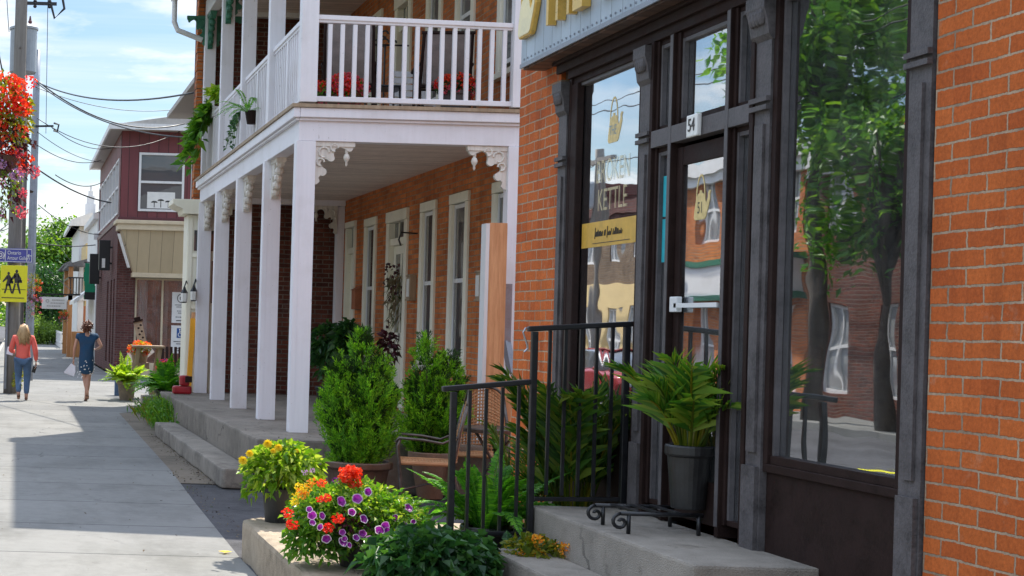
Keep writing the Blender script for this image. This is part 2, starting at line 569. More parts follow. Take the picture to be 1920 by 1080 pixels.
M['frame_dark'] = mat_plain('dark_brown_frame_paint', (.024, .013, .011), .62, .3, 8, 0, .08, .14)
M['frame_grey'] = mat_plain('grey_brown_frame_paint', (.10, .09, .092), .5, .25, 8, 0, .15, .3)
M['pilaster'] = mat_plain('cast_pilaster_paint', (.095, .085, .086), .55, .35, 10, 0, .35, .25)
M['tin'] = mat_boards('galvanised_sign_tin', (.40, .46, .52), .155, 1, .10, .045)
M['tin'].node_tree.nodes['Principled BSDF'].inputs['Metallic'].default_value = .25
M['tin'].node_tree.nodes['Principled BSDF'].inputs['Roughness'].default_value = .45
M['soffit_brown'] = mat_boards('sign_underside_boards', (.10, .05, .032), .13, 1, .3, .3)
M['gold'] = mat_plain('gold_letter_paint', (.70, .44, .10), .32, .12, 5, .3)
M['gold_face'] = mat_plain('gold_face_reflection', (.82, .70, .40), .35, .1, 5, .1)  # paler gold: the reflection on the sign kettle put into its colour
M['decal'] = mat_film('pale_gold_decal', (.85, .66, .30), .82)
M['film'] = mat_film('faded_gold_lettering', (.85, .72, .42), .5)
M['band'] = mat_plain('gold_window_band', (.62, .37, .06), .45, .18, 3)
M['ink'] = mat_plain('dark_ink', (.05, .045, .04), .6, .2, 30)
M['cutout_sky'] = mat_plain('cutout_sky_reflection', (.22, .30, .34), .6, .1, 10)
M['glass'] = mat_glass('shop_glass', None, 4.6)
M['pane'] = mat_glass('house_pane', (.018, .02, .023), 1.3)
M['pane_far'] = mat_glass('far_pane', (.05, .055, .06), 1.6)
M['pane_pale'] = mat_glass('pale_curtained_pane', (.30, .31, .31), 1.4)
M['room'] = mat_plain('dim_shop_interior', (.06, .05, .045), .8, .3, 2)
M['teal'] = mat_plain('teal_poster_paper', (.03, .42, .50), .6, .1, 12)
M['plate'] = mat_plain('white_enamel_plate', (.78, .77, .74), .3, .06, 20)
M['plastic_white'] = mat_plain('white_plastic', (.72, .72, .72), .4, .05, 10)
M['pot_brown'] = mat_plain('brown_plastic_pot', (.115, .066, .043), .42, .2, 8)
M['pot_tan'] = mat_plain('tan_plastic_pot', (.24, .145, .095), .5, .2, 8)
M['pot_black'] = mat_plain('black_nursery_pot', (.022, .021, .021), .4, .3, 14)
M['pot_stone'] = mat_plain('stone_urn', (.26, .20, .145), .8, .3, 9, 0, .4)
M['soil'] = mat_plain('potting_soil', (.035, .024, .017), .95, .4, 30, 0, .8)
M['twig'] = mat_plain('brown_twig', (.10, .065, .04), .8, .3, 20)
M['bark'] = mat_plain('tree_bark', (.09, .072, .055), .9, .4, 9, 0, .9)
M['pole'] = mat_wood('weathered_pole_wood', (.13, .115, .10), (.235, .215, .195), 'z', 1.0, .85)
M['pole_steel'] = mat_plain('galvanised_pole', (.27, .29, .33), .45, .15, 6, .4)
M['wire'] = mat_plain('black_cable', (.015, .015, .017), .5, .2, 5)
M['transformer'] = mat_plain('grey_transformer_paint', (.30, .33, .36), .45, .12, 5)
M['fresh_wood'] = mat_wood('fresh_cut_board', (.42, .17, .065), (.76, .40, .19), 'z', 1.6)
M['old_wood'] = mat_wood('weathered_board', (.22, .15, .09), (.42, .31, .20), 'z', 1)
M['yellow_wood'] = mat_plain('orange_yellow_paint', (.80, .36, .015), .4, .1, 6)
M['red_paint'] = mat_plain('red_paint', (.36, .012, .02), .35, .25, 9)
M['maroon'] = mat_boards('maroon_board_and_batten', (.155, .035, .038), .30, 0, .12, .09)
M['maroon_side'] = mat_boards('maroon_side_boards', (.17, .045, .045), .30, 1, .12, .09)
M['maroon_trim'] = mat_plain('maroon_trim_paint', (.09, .018, .022), .5, .2, 5)
M['tan_boards'] = mat_boards('tan_vertical_boards', (.50, .395, .245), .36, 0, .06, .035)
M['tan_trim'] = mat_plain('tan_trim_paint', (.56, .46, .31), .5, .1, 5)
M['eave'] = mat_plain('grey_eave_board', (.40, .37, .34), .6, .15, 5)
M['shingle'] = mat_plain('grey_roof_shingle', (.13, .125, .125), .9, .3, 4, 0, .6)
M['sign_purple'] = mat_plain('blue_violet_sign', (.085, .085, .36), .4, .06, 6)
M['sign_yellow'] = mat_plain('fluorescent_yellow_sign', (.85, .80, .02), .4, .04, 6)
M['sign_white'] = mat_plain('white_sign_board', (.72, .70, .66), .5, .06, 6)
M['black_paint'] = mat_plain('black_sign_paint', (.012, .012, .013), .45, .2, 6)
M['blue_ink'] = mat_plain('sign_blue', (.02, .08, .26), .5, .08, 6)
M['sign_green'] = mat_plain('green_banner_cloth', (.01, .26, .13), .7, .15, 4)
M['skin'] = mat_plain('skin', (.47, .25, .17), .5, .06, 15)
M['coral'] = mat_plain('coral_shirt_cloth', (.80, .135, .10), .8, .1, 7, 0, .3)
M['denim'] = mat_plain('blue_denim', (.075, .135, .235), .85, .25, 9, 0, .3)
M['navy'] = mat_plain('navy_dress_cloth', (.012, .055, .12), .8, .2, 8, 0, .25)
M['hair_blond'] = mat_wood('blond_hair', (.30, .17, .07), (.62, .42, .22), 'z', 2.2, .45)
M['hair_auburn'] = mat_wood('auburn_hair', (.06, .018, .009), (.20, .065, .028), 'z', 2.2, .4)
M['paper'] = mat_plain('white_paper', (.75, .74, .80), .6, .05, 6)
M['shoe'] = mat_plain('brown_sandal_leather', (.16, .075, .045), .6, .2, 15)
M['orange_wood'] = mat_wood('orange_stained_post', (.36, .15, .05), (.52, .26, .10), 'z', 1)
M['yellow_render'] = mat_plain('yellow_render', (.62, .46, .22), .8, .08, 2)
M['car_dark'] = mat_plain('dark_car_paint', (.018, .022, .03), .2, .1, 4, .3)
M['car_silver'] = mat_plain('silver_car_paint', (.42, .45, .48), .25, .05, 4, .5)
M['car_red'] = mat_plain('red_car_paint', (.26, .02, .02), .22, .05, 4, .2)
M['tyre'] = mat_plain('tyre_rubber', (.02, .02, .02), .85, .2, 12)
M['rim'] = mat_plain('wheel_rim_alloy', (.4, .4, .42), .3, .1, 8, .8)
M['headlight'] = mat_plain('headlight_lens', (.6, .62, .64), .1, .05, 8)
M['taillight'] = mat_plain('taillight_lens', (.35, .01, .012), .2, .05, 8)
M['grey_cloth'] = mat_plain('grey_canvas', (.22, .19, .175), .9, .2, 12, 0, .3)
M['terracotta'] = mat_plain('terracotta', (.36, .13, .06), .75, .2, 8)
M['brown_door'] = mat_plain('brown_door_paint', (.12, .045, .035), .5, .2, 6)

# leaves and petals
M['cedar'] = mat_leaf('cedar_sprays', [(0.0719, 0.2248, 0.0173), (0.1124, 0.3371, 0.0202), (0.1911, 0.4495, 0.0259), (0.2922, 0.5844, 0.0317)], .42, .5)
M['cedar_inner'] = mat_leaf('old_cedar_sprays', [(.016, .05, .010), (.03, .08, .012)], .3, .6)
M['fern'] = mat_leaf('fern_fronds', [(0.056, 0.21, 0.0205), (0.1, 0.32, 0.023), (0.17, 0.42, 0.0307)], .45, .45)
M['fern_lime'] = mat_leaf('lime_fern_fronds', [(0.1485, 0.297, 0.0162), (0.2565, 0.405, 0.0216), (0.378, 0.4995, 0.0432)], .5, .45)
M['palm'] = mat_leaf('palm_leaflets', [(0.0383, 0.1304, 0.0156), (0.0731, 0.2088, 0.0179), (0.1392, 0.2958, 0.0223), (0.2436, 0.3306, 0.0334)], .4, .35)
M['palm_dark'] = mat_leaf('dark_palm_leaflets', [(0.023, 0.0782, 0.0094), (0.0439, 0.1253, 0.0107), (0.0835, 0.1775, 0.0134), (0.1462, 0.1984, 0.02)], .35, .4)
M['lime'] = mat_leaf('lime_leaves', [(0.0784, 0.1904, 0.0108), (0.1456, 0.28, 0.0143), (0.2352, 0.3696, 0.0269), (0.3584, 0.448, 0.0896)], .45, .4)
M['mid'] = mat_leaf('mid_green_leaves', [(0.052, 0.1633, 0.0171), (0.0891, 0.2376, 0.019), (0.1485, 0.297, 0.0238)], .4, .38)
M['dark'] = mat_leaf('dark_green_leaves', [(0.0186, 0.0697, 0.0211), (0.031, 0.1085, 0.0273), (0.0543, 0.1473, 0.0322)], .3, .33)
M['olive'] = mat_leaf('olive_leaves', [(0.069, 0.115, 0.011), (0.161, 0.1955, 0.0138), (0.276, 0.23, 0.0184)], .45, .4)
M['wine'] = mat_leaf('wine_dark_leaves', [(.05, .008, .02), (.09, .012, .03), (.03, .02, .012)], .3, .4)
M['tree'] = mat_leaf('tree_leaves', [(0.0352, 0.104, 0.0154), (0.072, 0.176, 0.0205), (0.128, 0.256, 0.0256), (0.208, 0.336, 0.0384)], .42, .5)
M['bushy'] = mat_leaf('pale_bush_leaves', [(.09, .17, .03), (.15, .25, .04), (.21, .32, .07)], .4, .5)
M['yellow_petal'] = mat_leaf('yellow_petals', [(.80, .56, .01), (.85, .66, .02), (.85, .72, .05)], .35, .5, (1.1, 1.0, .5))
M['orange_petal'] = mat_leaf('orange_petals', [(.78, .22, .01), (.82, .36, .02), (.8, .45, .04)], .35, .5, (1.2, 1, .5))
M['red_petal'] = mat_leaf('red_petals', [(0.682, 0.0132, 0.007), (0.858, 0.033, 0.0132), (0.88, 0.077, 0.0264)], .38, .45, (1.2, .8, .7))
M['scarlet_petal'] = mat_leaf('scarlet_petals', [(.75, .04, .012), (.85, .085, .02), (.85, .15, .06)], .4, .45, (1.2, .9, .7))
M['pink_petal'] = mat_leaf('pink_petals', [(.62, .05, .10), (.75, .10, .16), (.78, .2, .2)], .35, .5, (1.1, .9, .9))
M['purple_petal'] = mat_leaf('purple_petals', [(.19, .008, .20), (.26, .015, .28), (.32, .03, .34)], .3, .5, (1.1, .8, 1.1))
M['lilac_petal'] = mat_leaf('lilac_petals', [(.45, .25, .55), (.55, .35, .62), (.6, .3, .45)], .35, .5, (1, .9, 1))
M['white_petal'] = mat_leaf('white_petals', [(.72, .66, .70), (.75, .70, .74)], .3, .5, (1, 1, 1))
M['dry'] = mat_leaf('dried_stems', [(.16, .12, .07), (.24, .18, .11), (.10, .13, .05)], .2, .8)
# ================================================================== ground, street
XF, XW = 2.95, 5.35          # porch column face, house wall
def sheet(name, mat, poly, z, th=0):
    mb = MB()
    if th:
        mb.prism(poly, 'xy', z - th, z)
    else:
        mb.add([(x, y, z) for x, y in poly], [tuple(range(len(poly)))])
    return tag(mb.build(name, mat, fix=True), kind='structure')

sheet('ground', mat_plain('rough_grass_and_earth', (.10, .115, .055), .95, .4, .6, 0, .5), [(-900, -300), (900, -300), (900, 1600), (-900, 1600)], -.20)
sheet('road', M['asphalt'], [(-8.8, -60), (-.92, -60), (-.92, 330), (-8.8, 330)], -.13)
mb = MB()
for yy in (6, 12, 18, 24, 30, 36, 42, 48, 54, 60, 66, 72, 78, 84):
    mb.box(-5.02, -4.90, yy, yy + 3, -.129, -.126)
tag(mb.build('road_marking', M['sign_yellow']), kind='structure')
sheet('kerb', M['kerb'], [(-.92, -60), (-.76, -60), (-.76, 330), (-.92, 330)], .004, .2)
sheet('pavement', M['sidewalk'], [(-.76, -8), (1.60, -8), (1.64, 10.7), (1.70, 13.8), (1.78, 16.7), (1.90, 27.0), (2.26, 27.6), (2.20, 29.5), (3.0, 29.7),
      (3.0, 44), (2.95, 46), (2.95, 330), (-.76, 330)], 0, .18)
sheet('old_walk', M['old_walk'], [(1.5, 15.5), (2.9, 15.5), (2.9, 29.4), (1.9, 29.4), (1.5, 26.9)], -.004, .14)
sheet('driveway', M['asphalt'], [(1.3, -8), (9, -8), (9, 15.9), (1.3, 15.9)], -.010, .12)
sheet('yard', M['patio'], [(3.0, 29.4), (14, 29.4), (14, 46), (3.0, 46)], -.012, .16)
sheet('opposite_pavement', M['sidewalk'], [(-11.0, -60), (-8.8, -60), (-8.8, 330), (-11.0, 330)], .0, .18)
def jit(a, b, n, amp, seed):
    """a slightly worn straight edge"""
    r = np.random.default_rng(seed)
    a, b = np.array(a, float), np.array(b, float)
    d = b - a; nrm = np.array([-d[1], d[0]]) / np.hypot(*d)
    return [tuple(a + d * (t + r.uniform(-.2, .2) / n * (0 < t < 1)) + nrm * r.normal() * amp * (0 < t < 1)) for t in np.linspace(0, 1, n)]
# concrete terrace the flower pots stand on
mb = MB()
mb.prism([(3.6, 3.0), (3.6, 10.3), (3.3, 10.86)] + jit((1.80, 10.86), (1.74, 10.82), 2, 0, 1) + jit((1.66, 10.72), (1.66, 3.0), 44, .006, 2), 'xy', -.05, .265)
terrace = mb.build('concrete_terrace', M['slab_concrete'], bevel=.035)
tag(terrace, kind='structure')

mb = MB()
r_ = np.random.default_rng(15)
pts = [(2.12 - abs(r_.normal()) * .09, r_.uniform(15.1, 22), .006) for _ in range(420)] + [(1.80 + r_.normal() * .05, r_.uniform(11, 17), .004) for _ in range(160)] \
    + [(r_.uniform(1.75, 2.3), r_.uniform(11, 26), .008) for _ in range(120)] + [(r_.uniform(-.7, 1.7), r_.uniform(9, 40), .004) for _ in range(160)] \
    + [(r_.uniform(1.75, 2.9), r_.uniform(8.2, 10.8), .268) for _ in range(160)] + [(r_.uniform(2.5, 5.2), r_.uniform(15.1, 24), .523) for _ in range(120)]
k = len(pts)
ax = r_.normal(size=(k, 3)); ax[:, 2] = np.abs(ax[:, 2]) * .25
mb.leaves(pts, ax, np.tile([0, 0, 1.], (k, 1)) + r_.normal(size=(k, 3)) * .3, r_.uniform(.008, .035, k), r_.uniform(.006, .018, k), .2, 0, r_.integers(0, 3, k))
tag(mb.build('ground_litter', [M['dry'], M['twig'], M['soil']], fix=False), kind='stuff')

# ================================================================== the brick house with the two-storey porch
H = thing('brick_house', (XW, 20.3, 0), 'red brick house with a white two-storey porch, cream window frames and lace brackets', 'house')
ops = [  # (y0, y1, z0, z1, kind)
    (23.66, 24.36, .52, 3.37, 'narrow'), (22.30, 23.06, 1.2, 3.34, 'win'), (20.5, 21.66, .53, 3.34, 'door'),
    (19.12, 19.86, 1.2, 3.34, 'win'), (17.74, 18.52, 1.2, 3.34, 'win'), (16.12, 16.86, 1.2, 3.34, 'win')]
ups = [(22.30, 23.06, 4.55, 6.45, 'win'), (20.62, 21.52, 4.03, 6.4, 'udoor'), (19.12, 19.86, 4.55, 6.45, 'win'),
       (17.74, 18.52, 4.55, 6.45, 'win'), (16.12, 16.86, 4.55, 6.45, 'win')]
mb = MB()
wall_faces(mb, 'x', XW, .30, 16.02, 24.72, 0, 7.6, [o[:4] for o in ops + ups])
mb.build('wall', M['brick'], H)
mb = MB(); mb.box(XW + .31, 14, 16.02, 16.30, 0, 7.6); mb.box(13.7, 14, 16.31, 24.72, 0, 7.6)
mb.build('side_wall', M['brick'], H)

def house_window(y0, y1, z0, z1):
    c = .125
    mb = MB()
    x0, x1 = XW - .03, XW + .10
    mb.box(x0, x1, y0 + .004, y0 + c, z0 + .004, z1 - c - .004); mb.box(x0, x1, y1 - c, y1 - .004, z0 + .004, z1 - c - .004)
    mb.box(x0 - .004, x1, y0 + .004, y1 - .004, z1 - c, z1 - .004)
    mb.box(x0 + .03, x1 - .03, y0 + c, y0 + c + .02, z0 + .07, z1 - c - .001)
    f = mb.build('window', M['cream'], H, bevel=.008)
    s = MB(); xs = XW + .005
    s.box(xs, xs + .04, y0 + c + .022, y0 + c + .06, z0 + .09, z1 - c - .01); s.box(xs, xs + .04, y1 - c - .045, y1 - c - .005, z0 + .09, z1 - c - .01)
    zm = (z0 + z1) / 2
    s.box(xs + .003, xs + .037, y0 + c + .061, y1 - c - .046, zm - .025, zm + .025)
    s.box(xs + .003, xs + .037, y0 + c + .061, y1 - c - .046, z1 - c - .06, z1 - c - .012); s.box(xs + .003, xs + .037, y0 + c + .061, y1 - c - .046, z0 + .09, z0 + .14)
    s.build('sash', M['white_far'], f)
    g = MB(); g.box(xs + .012, xs + .02, y0 + c + .05, y1 - c - .04, z0 + .1, z1 - c - .02)
    g.build('pane', M['pane'], f)
    k = MB(); k.box(XW - .075, XW + .2, y0 - .03, y1 + .03, z0 - .07, z0)
    k.build('sill', M['cream'], f, bevel=.01)
    return f

def house_door(y0, y1, z0, z1, ztr, narrow=False, leaf='cream'):
    c = .10 if narrow else .16
    mb = MB(); x0, x1 = XW - .03, XW + .14
    mb.box(x0, x1, y0 + .004, y0 + c, z0, z1 - c - .003); mb.box(x0, x1, y1 - c, y1 - .004, z0, z1 - c - .003)
    mb.box(x0 - .012, x1, y0 + .004, y1 - .004, z1 - c, z1 - .004)
    mb.box(x0 + .03, x1 - .01, y0 + c + .001, y1 - c - .001, ztr - .05, ztr + .05)
    if not narrow:      # panelled reveal with round rosettes
        for zz in np.arange(z0 + .3, ztr, .42):
            mb.lathe((XW - .033, y1 - c / 2, zz), [(.018, 0), (.018, .01)], 8)
    f = mb.build('doorway', M['cream'], H, bevel=.008)
    d = MB(); xd = XW + .05
    a, b = y0 + c + .005, y1 - c - .005
    zt = ztr - .055
    for p in ((a, a + .11), (b - .11, b)): d.box(xd, xd + .045, p[0], p[1], z0 + .02, zt)
    for p in ((z0 + .02, z0 + .22), (z0 + .95, z0 + 1.08), (zt - .12, zt)): d.box(xd + .003, xd + .042, a + .111, b - .111, p[0], p[1])
    if not narrow:
        d.box(xd + .003, xd + .042, (a + b) / 2 - .04, (a + b) / 2 + .04, z0 + .22, zt - .12)
    d.box(xd + .018, xd + .03, a + .1, b - .1, z0 + .1, z0 + 1.0)
    dd = d.build('door', M[leaf], f, bevel=.006)
    g = MB()
    g.box(xd + .012, xd + .022, a + .1, b - .1, z0 + 1.07, zt - .11)
    g.box(xd + .012, xd + .022, a, b, ztr + .055, z1 - c - .004)
    g.build('pane', M['pane'], f)
    s = MB()
    for k in (1, 2):
        yy = a + (b - a) * k / 3
        s.box(xd - .005, xd + .008, yy - .012, yy + .012, ztr + .055, z1 - c - .004)
    s.build('glazing_bar', M['cream'], f)
    h = MB(); h.ball((xd - .03, a + .055, z0 + 1.0), .03); h.build('handle', M['iron_worn'], f, smooth=True)
    return f

for y0, y1, z0, z1, k in ops:
    if k == 'win': house_window(y0, y1, z0, z1)
    else: house_door(y0, y1, z0, z1, 2.90, k == 'narrow')
for y0, y1, z0, z1, k in ups:
    if k == 'win': house_window(y0, y1, z0, z1)
    else: house_door(y0, y1, z0, z1, 5.95, False, 'brown_door')

# concrete porch floor and its low step
mb = MB(); mb.prism(jit((2.45, 14.98), (5.34, 14.98), 18, .006, 3) + [(5.34, 24.7)] + jit((2.40, 24.7), (2.45, 14.981), 50, .008, 4)[:-1], 'xy', 0, .52)
mb.build('porch_floor', M['porch_concrete'], H, bevel=.025)
mb = MB(); mb.prism([(2.15, 15.1), (2.44, 15.1), (2.39, 21.9)] + jit((2.07, 21.9), (2.12, 15.13), 40, .009, 5), 'xy', 0, .20)
mb.build('porch_step', M['step_concrete'], H, bevel=.03)

# columns, lower and upper
YC = [16.0, 18.06, 20.28, 22.42, 24.52]
for i, y in enumerate(YC):
    mb = MB()
    mb.box(XF, XF + .205, y, y + .15, .521, 3.649)
    mb.box(XF - .004, XF + .012, y + .015, y + .135, .53, 3.64)
    mb.box(XF + .045, XF + .05, y - .0035, y + .0, .54, 3.64)
    mb.build('porch_column', M['white'], H, bevel=.006)
    mb = MB()
    mb.box(XF + .02, XF + .205, y + .01, y + .15, 4.07, 6.72)
    mb.build('balcony_column', M['white'], H, bevel=.006)
for y in (15.99, 24.54):
    mb = MB(); mb.box(XW - .13, XW - .004, y, y + .15, .521, 3.649); mb.build('half_column', M['white'], H, bevel=.006)
mb = MB(); mb.box(XW - .10, XW - .004, 16.0, 16.12, 4.07, 6.72); mb.build('half_column', M['white'], H, bevel=.006)
# deck and beams
mb = MB()
mb.box(XF + .02, XF + .19, 16.18, 24.66, 3.65, 3.93)              # along the street
mb.box(XF + .02, XW - .003, 16.01, 16.178, 3.652, 3.932)          # across the near end
mb.box(XF + .192, XW - .003, 24.5, 24.658, 3.652, 3.932)
mb.build('beam', M['white'], H, bevel=.006)
mb = MB()
mb.box(XF - .05, XF + .019, 15.95, 24.69, 3.895, 4.0); mb.box(XF + .0205, XW - .003, 15.95, 16.009, 3.897, 4.0)
mb.box(XF - .02, XF + .0195, 15.98, 24.69, 3.865, 3.894); mb.box(XF + .0205, XW - .003, 15.98, 16.0085, 3.866, 3.896)
mb.build('cornice', M['white'], H, bevel=.008)
mb = MB(); mb.box(XF - .07, XW - .003, 15.93, 24.7, 4.002, 4.04)
mb.build('balcony_floor', M['old_wood'], H)
mb = MB(); mb.box(XF + .19, XW - .003, 16.18, 24.5, 3.74, 3.77)
mb.build('porch_ceiling', M['soffit'], H)
mb = MB()
mb.box(XF + .03, XF + .18, 16.0, 24.66, 6.72, 6.98)
mb.box(XF + .181, XW - .003, 16.0, 16.14, 6.722, 6.978); mb.box(XF + .181, XW - .003, 24.52, 24.66, 6.722, 6.978)
mb.build('eave_beam', M['white_far'], H, bevel=.006)
mb = MB(); mb.box(XF + .18, XW - .003, 16.14, 24.52, 6.80, 6.83); mb.build('balcony_ceiling', M['soffit'], H)
mb = MB()
mb.prism([(2.52, 7.02), (2.52, 7.10), (5.34, 7.75), (5.34, 7.02)], 'xz', 15.75, 24.74)
mb.prism([(5.341, 7.61), (5.341, 7.75), (9.6, 8.6), (13.99, 7.75), (13.99, 7.61)], 'xz', 15.75, 24.72)
rf = mb.build('roof', M['shingle'], H)
g = MB(); g.box(2.41, 2.515, 15.74, 24.74, 6.98, 7.09); g.tube([(2.46, 24.6, 6.98), (2.46, 24.6, 6.62), (2.52, 24.6, 6.48), (2.93, 24.6, 6.33)], .045, 10)
g.build('gutter', M['white_far'], rf, bevel=.006)

# carved brackets
def bracket_poly(a, h):
    """scroll outline: flat against post (left) and beam (top); a wide, h tall; local (u right, z down)"""
    pts = [(0, 0), (a, 0), (a, -.05 * h), (a * .97, -.12 * h)]
    def arc(cx, cz, r, t0, t1, n=7):
        return [(cx + r * a * math.cos(R(t)), cz + r * h * math.sin(R(t))) for t in np.linspace(t0, t1, n)]
    pts += arc(a * .86, -.13 * h, .09, 0, -150, 6)
    pts += arc(a * .62, -.27 * h, .15, 60, 190, 7)
    pts += arc(a * .40, -.36 * h, .10, -20, -170, 6)
    pts += arc(a * .26, -.52 * h, .12, 60, 200, 6)
    pts += arc(a * .20, -.70 * h, .10, 30, -120, 6)
    pts += [(a * .10, -.84 * h), (a * .13, -.93 * h), (a * .06, -h), (0, -h)]
    return pts

def bracket(org, sx, a, h, mat, along='x', th=.05, pend=True, name='bracket'):
    """along 'x': lies in the xz plane; along 'y': in the yz plane; sx = direction of travel from the post"""
    mb = MB()
    pl = bracket_poly(a, h)
    x, y, z = org
    if along == 'x':
        mb.prism([(x + sx * u, z + w) for u, w in pl], 'xz', y, y + th)
        mb.prism([(x + sx * u * .99, z + w) for u, w in [(0, -.0), (a, 0), (a, -.05), (0, -.05)]], 'xz', y - .012, y + th + .012)
        for q, r in (((.22, -.25), .055), ((.48, -.14), .04), ((.14, -.48), .04)):
            mb.tube([(x + sx * (q[0] * a + r * math.cos(t)), y - .006, z + q[1] * h + r * math.sin(t)) for t in np.linspace(0, 4.9, 9)], .011, 6)
    else:
        mb.prism([(y + sx * u, z + w) for u, w in pl], 'yz', x, x + th)
        mb.prism([(y + sx * u * .99, z + w) for u, w in [(0, 0), (a, 0), (a, -.05), (0, -.05)]], 'yz', x - .012, x + th + .012)
        for k in range(5):      # carved scrolls on the end grain
            zz = z - .07 - k * h * .17
            mb.ball((x + th / 2, y + sx * a * (.86 - .17 * k), zz), (th * .62, .04, .05), 0, 8, 6)
    b = mb.build(name, mat, H, bevel=.005)
    if pend:
        m2 = MB()
        c = (x + sx * a * .80, y + th / 2, z - .20 * h) if along == 'x' else (x + th / 2, y + sx * a * .80, z - .2 * h)
        m2.lathe((c[0], c[1], c[2] - .17), [(.004, 0), (.014, .02), (.012, .05), (.03, .075), (.036, .10), (.026, .13), (.012, .145), (.02, .155), (.02, .19)], 12)
        m2.build('pendant', mat, b, smooth=True)
    return b

W_ = M['offwhite']
bracket((XF + .206, 16.04, 3.65), 1, .43, .46, W_)
bracket((XW - .131, 16.04, 3.65), -1, .43, .46, W_)
bracket((XW - .131, 24.52, 3.65), -1, .43, .46, W_)
bracket((XF + .206, 24.56, 3.65), 1, .43, .46, W_, pend=False)
for i, y in enumerate(YC[1:]):
    bracket((XF + .085, y - .001, 3.65), -1, .40, .46, W_, 'y', .09, False)
for y in YC[:-1]:
    bracket((XF + .085, y + .151, 3.65), 1, .40, .46, W_, 'y', .09, False)
G_ = M['green_paint']
for y in (24.52, 22.42, 20.28, 18.06):
    bracket((XF + .06, y + .005, 6.72), -1, .42, .55, G_, 'y', .08, False)
bracket((XF + .206, 24.56, 6.72), 1, .45, .5, G_, 'x', .05, False)
bracket((XF + .206, 22.46, 6.72), 1, .35, .4, G_, 'x', .05, False)
bracket((XF + .02, 24.58, 6.72), -1, .30, .48, G_, 'x', .05, False)

# balcony railings, each baluster its own
mb = MB()
mb.bar((XF + .206, 16.08, 4.99), (XW - .10, 16.08, 4.955), .075, .05); mb.bar((XF + .206, 16.08, 4.955), (XW - .10, 16.08, 4.925), .045, .04)
mb.box(XF + .206, XW - .10, 16.05, 16.11, 4.085, 4.14)
rl = mb.build('front_railing', M['white'], H, bevel=.005)
nb = 15
for i in range(nb):
    x = XF + .206 + (XW - .1 - XF - .206) * (i + 1) / (nb + .6)
    m2 = MB(); m2.box(x - .021, x + .021, 16.06, 16.10, 4.141, 4.92); m2.build('baluster', M['white'], rl)
for k in range(4):
    a, b = YC[k] + .151, YC[k + 1] - .001
    mb = MB(); xx = XF + .10
    mb.bar((xx, a, 4.985), (xx, b, 4.985), .075, .05); mb.bar((xx, a, 4.945), (xx, b, 4.945), .045, .035)
    mb.box(xx - .03, xx + .03, a, b, 4.085, 4.14)
    mb.box(xx - .035, xx + .035, (a + b) / 2 - .035, (a + b) / 2 + .035, 4.142, 4.925)
    rl = mb.build('side_railing', M['white'], H, bevel=.005)
    n = 16
    for i in range(1, n):
        if i == n // 2: continue
        y = a + (b - a) * i / n
        m2 = MB(); m2.box(xx - .02, xx + .02, y - .018, y + .018, 4.141, 4.926); m2.build('baluster', M['white'], rl)

# wall lamps, number, mailbox, hook
for y, z in ((20.12, 2.22), (17.08, 2.18)):
    mb = MB(); mb.box(XW - .09, XW - .002, y - .09, y + .09, z - .15, z + .15); mb.box(XW - .10, XW, y - .10, y + .10, z + .15, z + .175); mb.box(XW - .10, XW, y - .10, y + .10, z - .175, z - .15)
    l = mb.build('wall_lamp', M['old_wood'], H, bevel=.006)
    m2 = MB(); m2.box(XW - .097, XW - .091, y - .06, y + .06, z - .12, z + .12); m2.build('lamp_glass', M['sign_white'], l)
mb = MB(); mb.tube([(XW, 20.05, 2.95), (XW - .22, 20.05, 2.96), (XW - .25, 20.05, 2.86), (XW - .22, 20.05, 2.78)], .012, 6); mb.build('hook', M['black_iron'], H)
mb = MB(); mb.box(XW - .10, XW - .001, 23.22, 23.46, 1.95, 2.25); mb.prism([(XW - .12, 2.25), (XW - .001, 2.32), (XW - .001, 2.25)], 'xz', 23.2, 23.48)
mb.build('mailbox', M['terracotta'], H, bevel=.006)

# ================================================================== brown brick shop beyond the porch, its cream shopfront on the street
B = thing('brick_shop', (3.0, 24.8, 0), 'brown brick building closing the far end of the porch, narrow cream shopfront with two lanterns', 'building')
mb = MB()
mb.box(2.90, 12, 24.78, 25.32, 0, 8.4)
mb.box(3.72, 12, 25.321, 31.8, 0, 6.1)
mb.build('wall', M['brick_dark'], B)
mb = MB()
for k in range(56):
    mb.box(2.882 - (.012 if k % 2 else 0), 3.10 + (.06 if k % 2 else 0), 24.762, 24.99, .01 + k * .15, .01 + k * .15 + .14)
mb.build('corner_brickwork', M['brick'], B)
mb = MB(); mb.box(2.82, 12.05, 24.72, 25.4, 8.402, 8.5); mb.build('coping', M['kerb'], B)
mb = MB(); mb.prism([(3.12, 6.06), (3.12, 6.16), (8, 7.6), (12.4, 6.16), (12.4, 6.06)], 'xz', 25.4, 32.2); mb.build('roof', M['eave'], B, bevel=.01)
mb = MB()   # shopfront
mb.box(2.79, 3.42, 24.70, 24.757, .30, 3.45); mb.box(2.79, 2.874, 24.758, 25.3, .30, 3.45)
for a, b in ((2.80, 2.87), (3.06, 3.12), (3.34, 3.41)): mb.box(a, b, 24.67, 24.698, .34, 3.40)
for z in (.9, 1.9, 2.75): mb.box(2.871, 3.339, 24.672, 24.697, z, z + .07)
fs = mb.build('shopfront', M['cream'], B, bevel=.006)
m2 = MB()
m2.prism([(2.52, 3.62), (2.52, 3.70), (3.5, 3.70), (3.5, 3.46), (2.70, 3.46), (2.68, 3.54), (2.58, 3.58)], 'xz', 24.55, 24.76)
m2.prism([(2.52, 3.62), (2.52, 3.70), (2.872, 3.70), (2.872, 3.46), (2.70, 3.46), (2.68, 3.54), (2.58, 3.58)], 'xz', 24.762, 25.35)
m2.build('cornice', M['cream'], fs, bevel=.008)
m2 = MB()
